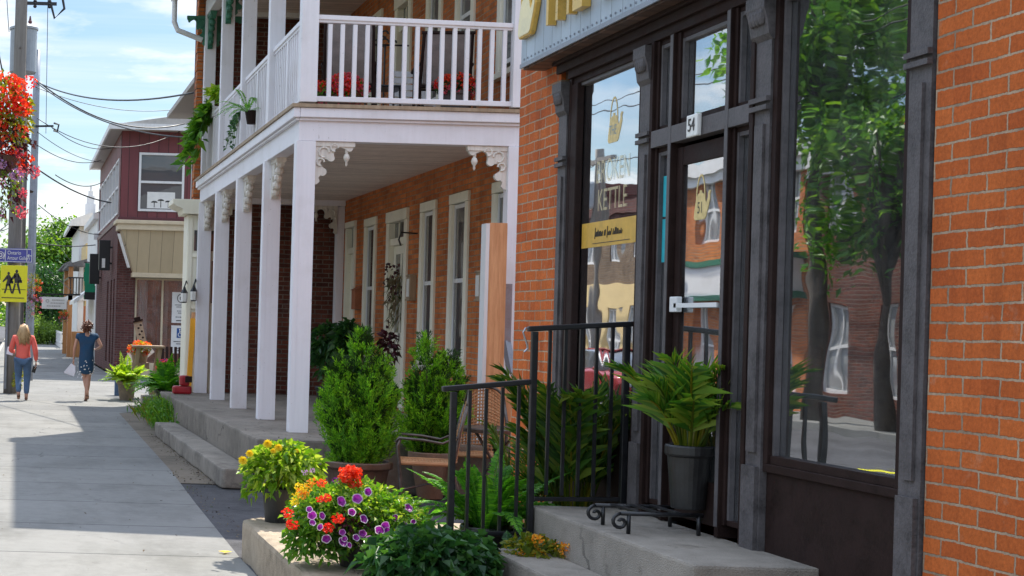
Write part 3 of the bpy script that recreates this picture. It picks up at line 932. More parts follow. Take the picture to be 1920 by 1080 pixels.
for x, z0, z1 in ((2.90, 2.86, 3.2), (3.18, 2.86, 3.2), (3.2, 2.0, 2.7)): m2.box(x, x + .13, 24.690, 24.699, z0, z1)
m2.build('pane', M['pane'], fs)
for x, y, z in ((2.74, 24.5, 2.14), (2.885, 24.42, 2.17)):
    m3 = MB()
    m3.lathe((x, y, z - .15), [(.03, 0), (.045, .01), (.058, .17), (.026, .23), (.01, .28)], 6)
    m3.tube([(x, y, z + .12), (x + .03, y + .03, z + .21), (x + .06, 24.67, z + .18)], .012, 6)
    lm = m3.build('lantern', M['black_iron'], B)
    m4 = MB(); m4.lathe((x, y, z - .13), [(.05, 0), (.06, .14)], 6); m4.build('lantern_glass', M['sign_white'], lm)
# ================================================================== the corner shop front on the right
XS = 5.33
KS = .647                     # scales the shop front about the camera eye, from a deeper first layout
def SQ(x, y, z): return (KS * x, KS * y, EYE + KS * (z - EYE))
class SMB(MB):
    def build(s, name, mats, parent=None, **kw):
        s.v = [SQ(*p) for p in s.v]
        if kw.get('bevel'): kw['bevel'] *= .7
        return MB.build(s, name, mats, parent, **kw)
ZG = -.90                     # ground line before the scaling about the camera eye
K = thing('brick_storefront', (KS * XS, KS * 12, 0), 'orange brick shop with a dark brown timber front and a grey tin sign', 'shop')
HT = 6.3                      # parapet
Z0, ZT = .78, 4.14          # glass bottom, glass top
mb = SMB()
wall_faces(mb, 'x', XS, .35, 14.80, 16.005, ZG, HT)
wall_faces(mb, 'x', XS, .35, 6.4, 8.72, ZG, HT)
wall_faces(mb, 'x', XS, .35, 8.724, 14.796, 4.36, HT)
mb.box(XS + .36, 13, 15.69, 16.005, ZG, HT); mb.box(XS + .36, 13, 6.4, 6.7, ZG, HT); mb.box(12.7, 13, 6.71, 15.68, ZG, HT)
mb.build('wall', M['brick_pier'], K)
mb = SMB(); mb.box(XS - .28, 13.05, 6.35, 15.26, HT + .001, HT + .1); mb.build('roof', M['shingle'], K)
# cast pilasters
for y0, y1 in ((14.58, 14.79), (12.63, 12.85), (10.62, 10.86), (8.74, 8.96)):
    mb = SMB(); a = XS - .015
    w = y1 - y0
    mb.box(a, XS + .30, y0, y1, ZG, 4.02)
    mb.box(a - .03, a - .001, y0 + .02, y1 - .02, ZG + .01, .75)
    for zz in (3.30, 3.36): mb.box(a - .035, a - .0012, y0 - .01, y1 + .01, zz, zz + .035)
    mb.box(a - .02, a - .0013, y0 + .06, y1 - .06, .85, 3.2)
    mb.prism([(a - .001, 3.80), (a - .03, 3.84), (a - .045, 3.95), (a - .07, 4.03), (a - .07, 4.12), (a + .1, 4.12), (a + .1, 3.80)], 'xz', y0 - .015, y1 + .015)
    for q in np.linspace(y0 + .05, y1 - .05, 4): mb.ball((a - .05, q, 3.97), (.03, .035, .07), 0, 8, 6)
    mb.build('pilaster', M['pilaster'], K, bevel=.008)
# lintel and moulding
mb = SMB()
mb.box(XS - .02, XS + .30, 8.97, 14.57, 4.141, 4.355)
mb.box(XS - .06, XS - .021, 8.75, 14.78, 4.22, 4.30); mb.box(XS - .10, XS - .0215, 8.74, 14.79, 4.301, 4.352)
mb.build('lintel', M['frame_dark'], K, bevel=.006)
# stall riser under the windows
for y0, y1 in ((12.853, 14.577), (8.963, 10.617)):
    mb = SMB(); mb.box(XS + .03, XS + .28, y0, y1, ZG, Z0 - .06); mb.box(XS - .0, XS + .30, y0, y1, Z0 - .059, Z0)
    mb.build('stall_riser', M['frame_dark'], K, bevel=.006)

def shop_window(y0, y1, z0, z1, name='shop_window', d=.14, fw=.055, grey=True):
    mb = SMB()
    xa, xb = XS + .0, XS + d + .06
    mb.box(xa, xb, y0, y0 + fw, z0, z1); mb.box(xa, xb, y1 - fw, y1, z0, z1)
    mb.box(xa + .02, xb, y0 + fw, y1 - fw, z0, z0 + fw); mb.box(xa + .02, xb, y0 + fw, y1 - fw, z1 - fw, z1)
    f = mb.build(name, M['frame_dark'], K, bevel=.004)
    g = SMB(); g.box(XS + d, XS + d + .008, y0 + fw, y1 - fw, z0 + fw, z1 - fw)
    g.build('pane', M['glass'], f)
    s = SMB(); q = fw
    s.box(XS + d - .04, XS + d - .002, y0 + q, y0 + q + .03, z0 + q, z1 - q); s.box(XS + d - .04, XS + d - .002, y1 - q - .03, y1 - q, z0 + q, z1 - q)
    s.box(XS + d - .037, XS + d - .003, y0 + q + .031, y1 - q - .031, z1 - q - .03, z1 - q)
    s.build('glazing_strip', M['frame_grey'], f)
    return f

w1 = shop_window(12.853, 14.577, Z0, ZT, d=.075, fw=.06)
mb = SMB(); mb.box(XS + .001, XS + .07, 14.36, 14.516, Z0 + .06, ZT - .06); mb.build('window_post', M['frame_dark'], w1, bevel=.01)
w2 = shop_window(8.963, 10.617, Z0, ZT, d=.075, fw=.06)
# entrance screen: mullions, transom bar, side lights, door
mb = SMB()
for y in (12.60, 12.215, 11.235, 10.865):
    mb.box(XS - .03, XS + .22, y - .028, y + .028, .16, 4.139)
sc = mb.build('entrance_frame', M['frame_dark'], K, bevel=.005)
mb = SMB()
for y in (12.215, 11.235): mb.box(XS - .036, XS - .0305, y - .026, y + .026, .24, 4.13)
for a, b in ((12.243, 12.572), (11.263, 12.187), (10.893, 11.207)): mb.box(XS - .034, XS + .08, a, b, 3.24, 3.38)
mb.build('transom_bar', M['frame_grey'], sc, bevel=.004)
for a, b in ((12.243, 12.572), (10.893, 11.207)):
    shop_window(a, b, .26, 3.239, 'side_light', .06, .04); shop_window(a, b, 3.381, 4.139, 'side_light', .06, .04)
shop_window(11.263, 12.187, 3.381, 4.139, 'transom_light', .06, .055)
mb = SMB(); da, db, xd = 11.27, 12.18, XS + .02
mb.box(xd, xd + .05, da, da + .10, .22, 3.2); mb.box(xd, xd + .05, db - .10, db, .22, 3.2)
mb.box(xd + .003, xd + .047, da + .101, db - .101, 3.05, 3.2); mb.box(xd + .003, xd + .047, da + .101, db - .101, .22, .55)
dr = mb.build('door', M['frame_dark'], K, bevel=.005)
g = SMB(); g.box(xd + .02, xd + .028, da + .1, db - .1, .55, 3.05); g.build('pane', M['glass'], dr)
g = SMB(); g.box(xd - .05, xd - .035, da + .05, db - .12, 1.895, 1.93); g.box(xd - .05, xd, db - .16, db - .14, 1.895, 1.93); g.build('handle', M['plastic_white'], dr)
g = SMB(); g.box(xd - .05, xd - .002, db - .17, db - .04, 1.86, 1.985); g.build('lock_box', M['plastic_white'], dr, bevel=.008)
# landing and step before the door
mb = MB(); mb.box(2.93, KS * XS + .03, 6.4, 8.46, .2, .685); mb.build('door_step', M['step_concrete'], K, bevel=.015)
mb = MB(); mb.box(2.62, 2.929, 6.4, 8.2, .2, .475); mb.build('door_step', M['step_concrete'], K, bevel=.015)
# house number plate
mb = SMB(); mb.box(XS - .075, XS - .037, 11.63, 11.82, 3.235, 3.41)
pl = mb.build('number_plate', M['plate'], K, bevel=.01)
def face_x(y, z, x):      # lettering frame on a wall facing -X: text runs toward -Y
    return Matrix(((0, 0, -1, x), (-1, 0, 0, y), (0, 1, 0, z), (0, 0, 0, 1)))
mb = SMB(); mb.text('54', .145, face_x(11.725, 3.322, XS - .0785), .002, sx=.85); mb.build('number', M['ink'], pl)

# tin sign
XG = XS - .25
mb = SMB(); mb.box(XG, XS - .003, 7.6, 15.26, 4.36, HT)
sg = mb.build('tin_sign', M['tin'], K, bevel=.006)
mb = SMB(); mb.box(XG - .012, XG - .001, 7.6, 15.262, 4.352, 4.395)
for y in np.arange(7.7, 15.2, .105): mb.lathe((XG - .004, y, 4.43), [(.009, -.009), (.009, .009)], 6)
mb.build('edge_trim', M['pole_steel'], sg)
mb = SMB(); mb.box(XG + .02, XS - .01, 7.62, 15.24, 4.335, 4.3585)
mb.build('sign_underside', M['soffit_brown'], sg)

def kettle(mb, cy, cz, h, x0, x1, mi=0, loop=True):
    """teapot outline on a wall facing -X (viewer's right = -Y)"""
    def q(u, v): return (cy - u * h, cz + v * h)
    body = [(-.36, -.5), (.30, -.5), (.40, -.44), (.46, -.30), (.56, -.12), (.66, .12), (.66, .30), (.72, .40), (.62, .43), (.54, .36), (.53, .20),
            (.42, .02), (.36, .10), (.28, .28), (.16, .36), (.07, .38), (.07, .46), (-.07, .46), (-.07, .38), (-.20, .34), (-.32, .16), (-.42, -.20), (-.44, -.42)]
    mb.prism([q(*p) for p in body], 'yz', x0, x1, mi)
    if loop:
        n = 16
        o = [(.33 * math.cos(t), .18 + .82 * math.sin(t)) for t in np.linspace(math.pi * 1.02, -.02 * math.pi, n)]
        i = [(.27 * math.cos(t), .18 + .75 * math.sin(t)) for t in np.linspace(-.02 * math.pi, math.pi * 1.02, n)]
        mb.prism([q(*p) for p in o + i], 'yz', x0 + .001, x1 - .001, mi)

mb = SMB(); kettle(mb, 15.0, 4.86, .46, XG - .06, XG - .003, 0); mb.build('kettle_emblem', M['gold'], sg, bevel=.012)
mb = SMB(); kettle(mb, 15.0, 4.86, .42, XG - .066, XG - .0605, 0, False); mb.build('kettle_face', M['gold_face'], sg, bevel=.003)
for wd, yy in (('THE', 13.93), ('BROKEN', 12.0), ('KETTLE', 9.75)):
    mb = SMB(); mb.text(wd, .98, face_x(yy, 4.90, XG - .045), .04, sx=.60)
    mb.build('sign_word', M['gold'], sg)

# what is on the first window: kettle, words, gold band
xg = XS + .075 - .004
mb = SMB(); kettle(mb, 13.64, 3.56, .28, xg, xg + .003); mb.build('window_emblem', M['decal'], w1)
mb = SMB(); mb.text('THE', .13, face_x(13.65, 3.53, xg - .001), .0, sx=.7); mb.build('window_lettering', M['cutout_sky'], w1)  # cut-out letters; the sky reflected behind them is put into their colour
mb = SMB()
mb.text('BROKEN', .30, face_x(13.63, 3.165, xg - .001), 0, sx=.66); mb.text('KETTLE', .29, face_x(13.63, 2.90, xg - .001), 0, sx=.70)
mb.build('window_lettering', M['film'], w1)
mb = SMB(); mb.box(xg - .001, xg + .002, 12.95, 14.33, 2.48, 2.715)
bd = mb.build('window_band', M['band'], w1)
mb = SMB()
q = 14.0
for k in range(26):           # an unreadable script line
    hgt = .085 if k in (0, 11) else .03 + .035 * random.random()
    mb.tube([(xg - .003, q, 2.575 - .02 * (k in (0, 11))), (xg - .003, q - .012, 2.575 + hgt)], .0045, 5)
    q -= .022 if k not in (8, 10, 15) else .045
mb.box(xg - .004, xg - .0015, 13.2, 14.05, 2.51, 2.516)
mb.build('window_script', M['ink'], bd)
xq = xd + .016
mb = SMB(); kettle(mb, 11.78, 2.71, .24, xq, xq + .003); em = mb.build('door_emblem', M['decal'], dr)
mb = SMB(); mb.text('51', .13, face_x(11.78, 2.68, xq - .001), 0, sx=.8); mb.build('door_number', M['ink'], em)
mb = SMB(); mb.box(XS + .053, XS + .056, 12.285, 12.53, 2.28, 2.64); mb.box(XS + .053, XS + .056, 12.285, 12.53, 2.66, 3.0)
mb.build('poster', M['teal'], K)
# the shop room behind the glass
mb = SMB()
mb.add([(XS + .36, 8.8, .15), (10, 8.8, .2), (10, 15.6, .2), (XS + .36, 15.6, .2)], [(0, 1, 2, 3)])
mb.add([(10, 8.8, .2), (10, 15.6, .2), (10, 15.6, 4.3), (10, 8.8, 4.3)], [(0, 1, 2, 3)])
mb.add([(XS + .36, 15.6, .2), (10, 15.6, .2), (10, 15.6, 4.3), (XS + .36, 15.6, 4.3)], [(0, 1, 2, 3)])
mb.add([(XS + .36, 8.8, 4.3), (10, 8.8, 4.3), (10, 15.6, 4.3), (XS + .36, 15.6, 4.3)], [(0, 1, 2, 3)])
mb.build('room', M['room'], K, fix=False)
# flowered curtain gathered in the window
m, nt, b = newmat('flowered_curtain_cloth')
v = nt.nodes.new('ShaderNodeTexVoronoi'); v.inputs['Scale'].default_value = 7
nt.links.new(stretch(nt, 1, 1, 1.6), v.inputs['Vector'])
c_ = ramp(nt, v.outputs['Distance'], [(.0, (.55, .10, .10)), (.22, (.50, .12, .12)), (.3, (.18, .34, .28)), (.36, (.62, .60, .60)), (1, (.66, .64, .64))])
nt.links.new(c_, b.inputs['Base Color']); b.inputs['Roughness'].default_value = .9
mb = SMB()
pts = []
for j in range(24):
    t = j / 23; z = 1.2 + 1.35 * t
    w = .52 * (1 - .75 * t ** 1.4)
    for i in range(29):
        s_ = i / 28
        pts.append((XS + .16 + .03 * math.sin(s_ * 32 + t * 1.5) * (1.1 - t * .4), 12.92 + w * s_, z))
mb.add(pts, [(j * 29 + i, j * 29 + i + 1, (j + 1) * 29 + i + 1, (j + 1) * 29 + i) for j in range(23) for i in range(28)])
cu = mb.build('flowered_curtain', m, fix=False, smooth=True)
tag(cu, 'white curtain with red and green flowers gathered inside the shop window', 'curtain')
# ================================================================== maroon building with the tan bay
YM = 46.0
A = thing('maroon_building', (3.2, YM, 0), 'two-storey building, maroon boarded upper floor over brown brick with a slanted tan fascia', 'building')
mb = MB()
wall_faces(mb, 'y', YM, .35, 3.05, 3.62, 0, 4.85)
wall_faces(mb, 'x', 3.051, .35, YM + .352, 57.5, 0, 4.85, [(46.9, 47.5, .3, 3.0), (48.2, 48.9, .3, 3.0), (50.0, 50.8, .3, 3.0)])
mb.box(7.4, 12, YM, YM + .35, 0, 4.85); mb.box(11.65, 12, YM + .36, 57.5, 0, 4.85); mb.box(3.41, 11.64, 57.15, 57.5, 0, 4.85)
mb.build('wall', M['brick_far'], A)
for y0, y1 in ((46.9, 47.5), (48.2, 48.9), (50.0, 50.8)):
    mb = MB(); mb.box(3.10, 3.16, y0 + .004, y1 - .004, .304, 2.996); w = mb.build('window', M['maroon_trim'], A)
    m2 = MB(); m2.box(3.085, 3.098, y0 + .1, y1 - .1, .5, 2.8); m2.build('pane', M['pane_far'], w)
mb = MB()
wall_faces(mb, 'y', YM - .25, .25, 3.08, 11.5, 4.86, 7.55, [(3.62, 5.02, 5.05, 6.85), (5.22, 6.62, 5.05, 6.85)])
mb.build('upper_wall', M['maroon'], A)
mb = MB()
side = [(y, y + 1.35, 5.0, 6.75) for y in np.arange(46.6, 56.5, 1.62)]
wall_faces(mb, 'x', 3.08, .25, YM - .249, 57.5, 4.862, 7.55, side)
mb.build('upper_side_wall', M['maroon_side'], A)
mb = MB(); mb.box(11.25, 11.5, YM + .01, 57.5, 4.86, 7.55); mb.build('upper_rear_wall', M['maroon_side'], A)
mb = MB(); mb.box(3.02, 11.55, YM - .31, 57.6, 4.72, 4.858); mb.build('belt_board', M['maroon_trim'], A, bevel=.01)
def far_window(root, axis, c, a, b, z0, z1, mat='white_far', pane='pane_far', name='window', fw=.07, out=.03, mid=True):
    """sash window in an opening: frame proud by `out`, pane set back"""
    mb = MB()
    def bx(m, u0, u1, w0, w1, t0, t1):
        if axis == 'y': m.box(u0, u1, c + t0, c + t1, w0, w1)
        else: m.box(c + t0, c + t1, u0, u1, w0, w1)
    bx(mb, a + .003, a + fw, z0 + .003, z1 - .003, -out, .06); bx(mb, b - fw, b - .003, z0 + .003, z1 - .003, -out, .06)
    bx(mb, a + fw, b - fw, z0 + .003, z0 + fw, -out, .06); bx(mb, a + fw, b - fw, z1 - fw, z1 - .003, -out, .06)
    if mid: bx(mb, a + fw, b - fw, (z0 + z1) / 2 - .035, (z0 + z1) / 2 + .035, -out * .8, .058)
    f = mb.build(name, M[mat], root)
    g = MB(); bx(g, a + fw - .002, b - fw + .002, z0 + fw - .002, z1 - fw + .002, .025, .035); g.build('pane', M[pane], f)
    return f
for a, b in ((3.62, 5.02), (5.22, 6.62)): far_window(A, 'y', YM - .25, a, b, 5.05, 6.85)
# lower blind with palms seen in the first window: pale blind half
mb = MB(); mb.box(3.9, 4.75, YM - .235, YM - .228, 5.15, 5.65)
mb.build('window_blind', M['sign_white'], A)
mb = MB()
for x, s in ((4.12, .16), (4.32, .22), (4.55, .18)):
    mb.box(x - .012, x + .012, YM - .239, YM - .2365, 5.18, 5.18 + s)
    for t in np.linspace(.2, 2.9, 6): mb.bar((x, YM - .238, 5.18 + s), (x + .1 * math.cos(t), YM - .238, 5.18 + s + .06 * math.sin(t) - .02), .003, .025, 0, (0, 0, 1))
mb.build('blind_pattern', M['ink'], A)
for y0, y1, z0, z1 in side: far_window(A, 'x', 3.08, y0, y1, z0, z1)
mb = MB()   # low-pitched roof with deep boarded eaves
mb.prism([(2.72, 7.50), (2.72, 7.62), (7.2, 8.35), (11.9, 7.62), (11.9, 7.50)], 'xz', YM - .75, 57.9)
rf = mb.build('roof', M['eave'], A, bevel=.01)
mb = MB(); mb.box(2.66, 11.95, YM - .82, YM - .755, 7.48, 7.66); mb.box(2.655, 2.715, YM - .754, 57.9, 7.48, 7.66); mb.build('gutter', M['white_far'], rf)
# tan bay hanging over the shop window
def frustum(mb, x0a, x1a, x0b, x1b, ya, yb, za, zb, yk):
    """sloped fascia: bottom edge (a) further in, top edge (b) further out"""
    v = [(x0a, ya, za), (x1a, ya, za), (x1b, yb, zb), (x0b, yb, zb), (x0a, yk, za), (x1a, yk, za), (x1b, yk, zb), (x0b, yk, zb)]
    mb.add(v, [(0, 1, 2, 3), (4, 7, 6, 5), (0, 4, 5, 1), (3, 2, 6, 7), (0, 3, 7, 4), (1, 5, 6, 2)])
mb = MB(); frustum(mb, 3.52, 7.2, 3.10, 7.6, YM - .55, YM - 1.05, 3.16, 4.42, YM - .002)
by = mb.build('fascia', M['tan_boards'], A)
mb = MB(); mb.box(2.98, 7.7, YM - 1.14, YM - .003, 4.421, 4.70); mb.box(2.90, 7.75, YM - 1.20, YM - .004, 4.60, 4.715); mb.build('fascia_moulding', M['tan_trim'], by, bevel=.02)
mb = MB(); mb.box(3.48, 7.25, YM - .60, YM - .004, 3.02, 3.158); mb.build('fascia_sill', M['tan_trim'], by, bevel=.01)
mb = MB()
mb.add([(3.40, YM - .72, 3.30), (3.05, YM - 1.05, 4.30), (3.05, YM - .75, 4.30), (3.40, YM - .45, 3.30),
        (3.33, YM - .72, 3.30), (2.98, YM - 1.05, 4.30), (2.98, YM - .75, 4.30), (3.33, YM - .45, 3.30)],
       [(0, 1, 2, 3), (4, 7, 6, 5), (0, 4, 5, 1), (1, 5, 6, 2), (2, 6, 7, 3), (3, 7, 4, 0)])
mb.build('side_light_box', M['sign_white'], by)
# shop window and entrance under the fascia
mb = MB()
for x in (3.63, 4.45, 5.30, 7.33): mb.box(x, x + .06, YM + .05, YM + .16, .02, 3.015)
for z in (.35, 2.96): mb.box(3.691, 7.329, YM + .055, YM + .15, z, z + .055)
mb.box(3.63, 7.39, YM + .04, YM + .20, .0, .35)
sw = mb.build('shop_window', M['tan_trim'], A)
mb = MB(); mb.box(3.69, 4.45, YM + .10, YM + .108, .40, 2.96); mb.build('pane', M['glass'], sw)
mb = MB()
mb.box(4.51, 5.30, YM + .10, YM + .108, .40, 2.96); mb.box(5.36, 7.33, YM + .1, YM + .108, .40, 2.96)
mb.build('pane', M['glass'], sw)
mb = MB()
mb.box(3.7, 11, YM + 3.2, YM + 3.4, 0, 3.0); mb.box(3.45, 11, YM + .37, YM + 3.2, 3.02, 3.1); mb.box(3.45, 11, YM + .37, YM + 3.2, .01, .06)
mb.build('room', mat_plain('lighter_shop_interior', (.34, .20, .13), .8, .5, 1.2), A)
for x, w, mt in ((3.74, .30, 'sign_white'), (4.20, .10, 'transformer'), (4.55, .13, 'sign_white'), (4.86, .40, 'transformer'), (4.36, .06, 'transformer')):  # pale drapes; the grey ones put the bluish reflection of the glass into colour
    mb = MB()
    n_ = 12
    mb.add([(x + w * i / n_, YM + .24 + .03 * math.sin(i * 2.1), z) for z in (.75, 2.95) for i in range(n_ + 1)], [(i, i + 1, n_ + 2 + i, n_ + 1 + i) for i in range(n_)])
    mb.build('drape_reflection', M[mt], A, fix=False)
# notices in the window
def notice(x0, z0, w, h, label, fill):
    mb = MB(); mb.box(x0, x0 + w, YM + .045, YM + .06, z0, z0 + h)
    t = thing('window_notice', (x0 + w / 2, YM + .05, z0), label, 'sign')
    mb.build('panel', M['sign_white'], t)
    m2 = MB(); fill(m2); m2.build('lettering', M['ink'], t)
    return t
FY = lambda x, y, z: Matrix(((1, 0, 0, x), (0, 0, 1, y), (0, 1, 0, z), (0, 0, 0, 1))) if False else Matrix(((1, 0, 0, x), (0, 0, -1, y), (0, 1, 0, z), (0, 0, 0, 1)))
def ring(mb, cx, cz, r, y, th=.012, n=20, t0=0, t1=2 * math.pi):
    mb.tube([(cx + r * math.cos(t), y, cz + r * math.sin(t)) for t in np.linspace(t0, t1, n)], th, 5)
def n1(mb):
    y = YM + .042
    ring(mb, 5.07, 2.42, .13, y, .012); mb.text('q', .26, FY(5.07, y, 2.44), .002)
    for k, w in enumerate((.40, .30, 0, .26, .2, 0, .34)):
        if w:
            q = 5.07 - w / 2
            while q < 5.07 + w / 2:
                l = .02 + .03 * random.random(); mb.box(q, q + l, y - .001, y + .001, 2.20 - k * .062, 2.225 - k * .062); q += l + .012
    mb.box(4.92, 5.22, y - .001, y + .001, 1.715, 1.745)
notice(4.78, 1.66, .58, .95, 'upper white notice with a ringed letter in the shop window under the tan fascia', n1)
def n2(mb):
    y = YM + .042
    for k, w in enumerate((.42, .26, 0, .3, .36)):
        if w:
            q = 5.07 - w / 2
            while q < 5.07 + w / 2:
                l = .02 + .03 * random.random(); mb.box(q, q + l, y - .001, y + .001, 1.07 - k * .07, 1.10 - k * .07); q += l + .012
t = notice(4.78, .72, .58, .86, 'lower white notice with a blue wheelchair symbol in the shop window', n2)
mb = MB(); mb.box(4.95, 5.19, YM + .040, YM + .0445, 1.20, 1.50); mb.build('symbol_panel', M['blue_ink'], t)
mb = MB(); y = YM + .037
ring(mb, 5.06, 1.30, .065, y, .011, 14, 2.2, 6.2); mb.ball((5.04, y, 1.455), .024)
mb.bar((5.04, y, 1.43), (5.05, y, 1.34), .01, .026, 0, (1, 0, 0)); mb.bar((5.05, y, 1.345), (5.11, y, 1.34), .01, .022); mb.bar((5.11, y, 1.345), (5.14, y, 1.26), .01, .022, 0, (1, 0, 0)); mb.bar((5.045, y, 1.40), (5.10, y, 1.395), .01, .018)
mb.build('wheelchair_symbol', M['plate'], t)
# projecting black box signs on its side wall
def box_sign(y, x0, x1, z0, z1, label, lit=False):
    t = thing('projecting_sign', (3.05, y, z0), label, 'sign')
    mb = MB(); mb.box(x0, x1, y, y + .28, z0, z1); mb.build('case', M['black_paint'], t, bevel=.02)
    mb = MB(); mb.box(x1, 3.049, y + .1, y + .16, z0 + .2, z0 + .26); mb.box(x1, 3.049, y + .1, y + .16, z1 - .26, z1 - .2); mb.build('arm', M['black_iron'], t)
    if lit:
        mb = MB(); mb.box(x0 + .26 * (x1 - x0), x0 + .55 * (x1 - x0), y - .012, y - .002, z0 + .08, z0 + .38); mb.build('emblem', M['sign_white'], t)
    return t
box_sign(48.4, 2.62, 2.98, 3.30, 4.28, 'larger black box sign jutting from the brown brick wall over the pavement', True)
box_sign(54.5, 2.62, 2.98, 3.0, 4.1, 'smaller black box sign further along the brown brick wall')

# ================================================================== buildings further down the street
def block(name, x0, x1, y0, y1, z, wallm, label, wins=(), roof='flat', cat='building'):
    t = thing(name, (x0, y0, 0), label, cat)
    mb = MB(); mb.box(x0, x1, y0, y1, 0, z); mb.build('wall', M[wallm], t)
    mb = MB()
    if roof == 'flat':
        mb.box(x0 - .18, x1 + .1, y0 - .18, y1 + .1, z + .002, z + .22)
    else:
        mb.prism([(x0 - .4, z), (x0 - .4, z + .1), ((x0 + x1) / 2, z + 1.8), (x1 + .4, z + .1), (x1 + .4, z)], 'xz', y0 - .4, y1 + .4)
    mb.build('roof', M['shingle'] if roof != 'flat' else M['white_far'], t)
    for ax, c, a, b, w0, w1 in wins:
        far_window(t, ax, c - .06, a, b, w0, w1, out=.0)
    return t
b1 = block('white_shop', 3.05, 9, 58, 66, 5.6, 'white_far', 'white-painted shop with a small sloping awning beyond the brown brick wall',
           [('y', 58, 3.3, 4.0, 3.2, 4.6)])
mb = MB(); mb.prism([(3.04, 3.05), (2.25, 2.45), (2.25, 2.30), (3.04, 2.9)], 'xz', 59.0, 64); mb.build('awning', M['sign_white'], b1)
mb = MB(); mb.box(2.9, 3.7, 57.7, 58, 4.8, 5.05); mb.build('cornice', M['white_far'], b1)
mb = MB(); mb.box(3.4, 4.0, 62, 62.6, 5.6, 7.8); mb.build('chimney', M['brick'], b1)
# white house with cornice and little stepped cupola, black balcony
b2 = block('white_balcony_house', 3.0, 9, 74, 84, 6.3, 'white_far', 'far white house with a black balcony rail and a stepped white cupola', [('y', 74, 3.2, 3.9, 3.4, 4.8)], 'gable')
mb = MB(); mb.prism([(2.5, 6.3), (2.55, 6.6), (3.6, 7.0), (3.6, 6.3)], 'xz', 73.5, 84); mb.build('eave', M['white_far'], b2)
mb = MB()
for k, (w, h0, h1) in enumerate(((.5, 6.9, 7.5), (.38, 7.5, 7.9), (.24, 7.9, 8.15), (.1, 8.15, 8.4))): mb.box(3.55 - w / 2, 3.55 + w / 2, 75 - w / 2, 75 + w / 2, h0, h1)
mb.build('cupola', M['white_far'], b2)
# orange-posted porch in front of it
b3 = thing('timber_porch_house', (2.35, 70, 0), 'far building with an orange timber porch, white column and black balcony railing', 'building')
mb = MB(); mb.box(3.1, 8, 68.5, 73.5, 0, 5.2); mb.build('wall', M['yellow_render'], b3)
mb = MB(); mb.prism([(2.2, 4.05), (2.2, 4.15), (3.4, 4.5), (3.4, 4.05)], 'xz', 66.5, 73.4); mb.build('porch_roof', M['shingle'], b3)
for y in (66.8, 73.0):
    mb = MB(); mb.box(2.28, 2.48, y, y + .2, 0, 4.04); mb.build('post', M['orange_wood'], b3)
mb = MB(); mb.box(2.28, 3.1, 66.8, 73.2, 2.55, 2.75); mb.build('balcony_floor', M['white_far'], b3)
mb = MB(); mb.box(2.72, 2.98, 66.9, 67.15, 0, 2.55); mb.box(2.76, 2.94, 66.92, 67.12, 2.75, 4.04); mb.build('white_column', M['white_far'], b3)
mb = MB()
mb.box(2.3, 3.09, 66.7, 66.74, 3.52, 3.58); mb.box(2.3, 3.09, 66.7, 66.74, 2.78, 2.83); mb.box(2.27, 2.31, 66.7, 73, 3.52, 3.58)
for x in np.arange(2.35, 3.08, .13): mb.box(x, x + .04, 66.7, 66.74, 2.83, 3.52)
mb.build('balcony_railing', M['black_iron'], b3)
mb = MB(); mb.box(3.0, 3.095, 67.2, 68.2, 0.1, 2.3); mb.build('door', M['terracotta'], b3)
mb = MB(); mb.box(2.45, 3.05, 66.2, 66.6, .02, 1.15)
for x in (2.5, 2.65, 2.8, 2.95): mb.box(x, x + .04, 66.17, 66.199, .1, 1.1)
tag(mb.build('slatted_bin', M['orange_wood'], bevel=.02), 'reddish brown slatted bin in front of the orange timber porch', 'bin')
b4 = block('far_gabled_house', 3.2, 10, 92, 104, 5.0, 'white_far', 'farthest pale house on the right with a grey gabled roof', [('y', 92, 3.6, 4.4, 2.9, 4.2)], 'gable')
mb = MB()
for y in np.arange(86, 100, 1.1): mb.box(2.62, 2.70, y, y + .09, 0, .95)
mb.box(2.63, 2.69, 86, 100, .80, .88); mb.box(2.63, 2.69, 86, 100, .25, .33)
for y in np.arange(86.2, 100, .18): mb.box(2.645, 2.675, y, y + .04, .33, .80)
tag(mb.build('picket_railing', M['white_far']), 'far low white railing beside the pavement', 'railing')
# green banner, far hanging white sign
mb = MB()
for j in range(8):
    z = 2.45 + j * .17
    mb.box(2.50 + .03 * math.sin(j), 2.90 + .03 * math.sin(j), 56.0, 56.02, z, z + .171)
bn = mb.build('shop_banner', M['sign_green']); tag(bn, 'green cloth banner with a dark foot hanging from the brown brick wall', 'banner')
m2 = MB(); m2.box(2.52, 2.92, 55.985, 56.035, 2.44, 2.72); m2.build('dark_hem', M['black_paint'], bn)
m2 = MB(); m2.box(2.48, 3.05, 55.99, 56.03, 3.82, 3.86); m2.build('arm', M['black_iron'], bn)
t = thing('hanging_sign', (1.6, 60, 2.5), 'long white board sign hung across the pavement far down the street', 'sign')
mb = MB(); mb.box(1.0, 2.0, 60, 60.06, 2.08, 2.56); mb.build('board', M['sign_white'], t, bevel=.01)
mb = MB()
for k, (x0, x1) in enumerate(((1.4, 1.9), (1.35, 1.92), (1.2, 1.7))):
    q = x0
    while q < x1:
        l = .03 + .04 * random.random(); mb.box(q, q + l, 59.985, 59.998, 2.42 - k * .12, 2.46 - k * .12); q += l + .02
ring(mb, 1.22, 2.40, .06, 59.99, .012, 12)
mb.build('lettering', M['eave'], t)
mb = MB(); mb.box(.95, 3.05, 60.0, 60.06, 2.64, 2.70); mb.box(1.1, 1.13, 60.01, 60.04, 2.561, 2.639); mb.box(1.85, 1.88, 60.01, 60.04, 2.561, 2.639); mb.build('arm', M['black_iron'], t)

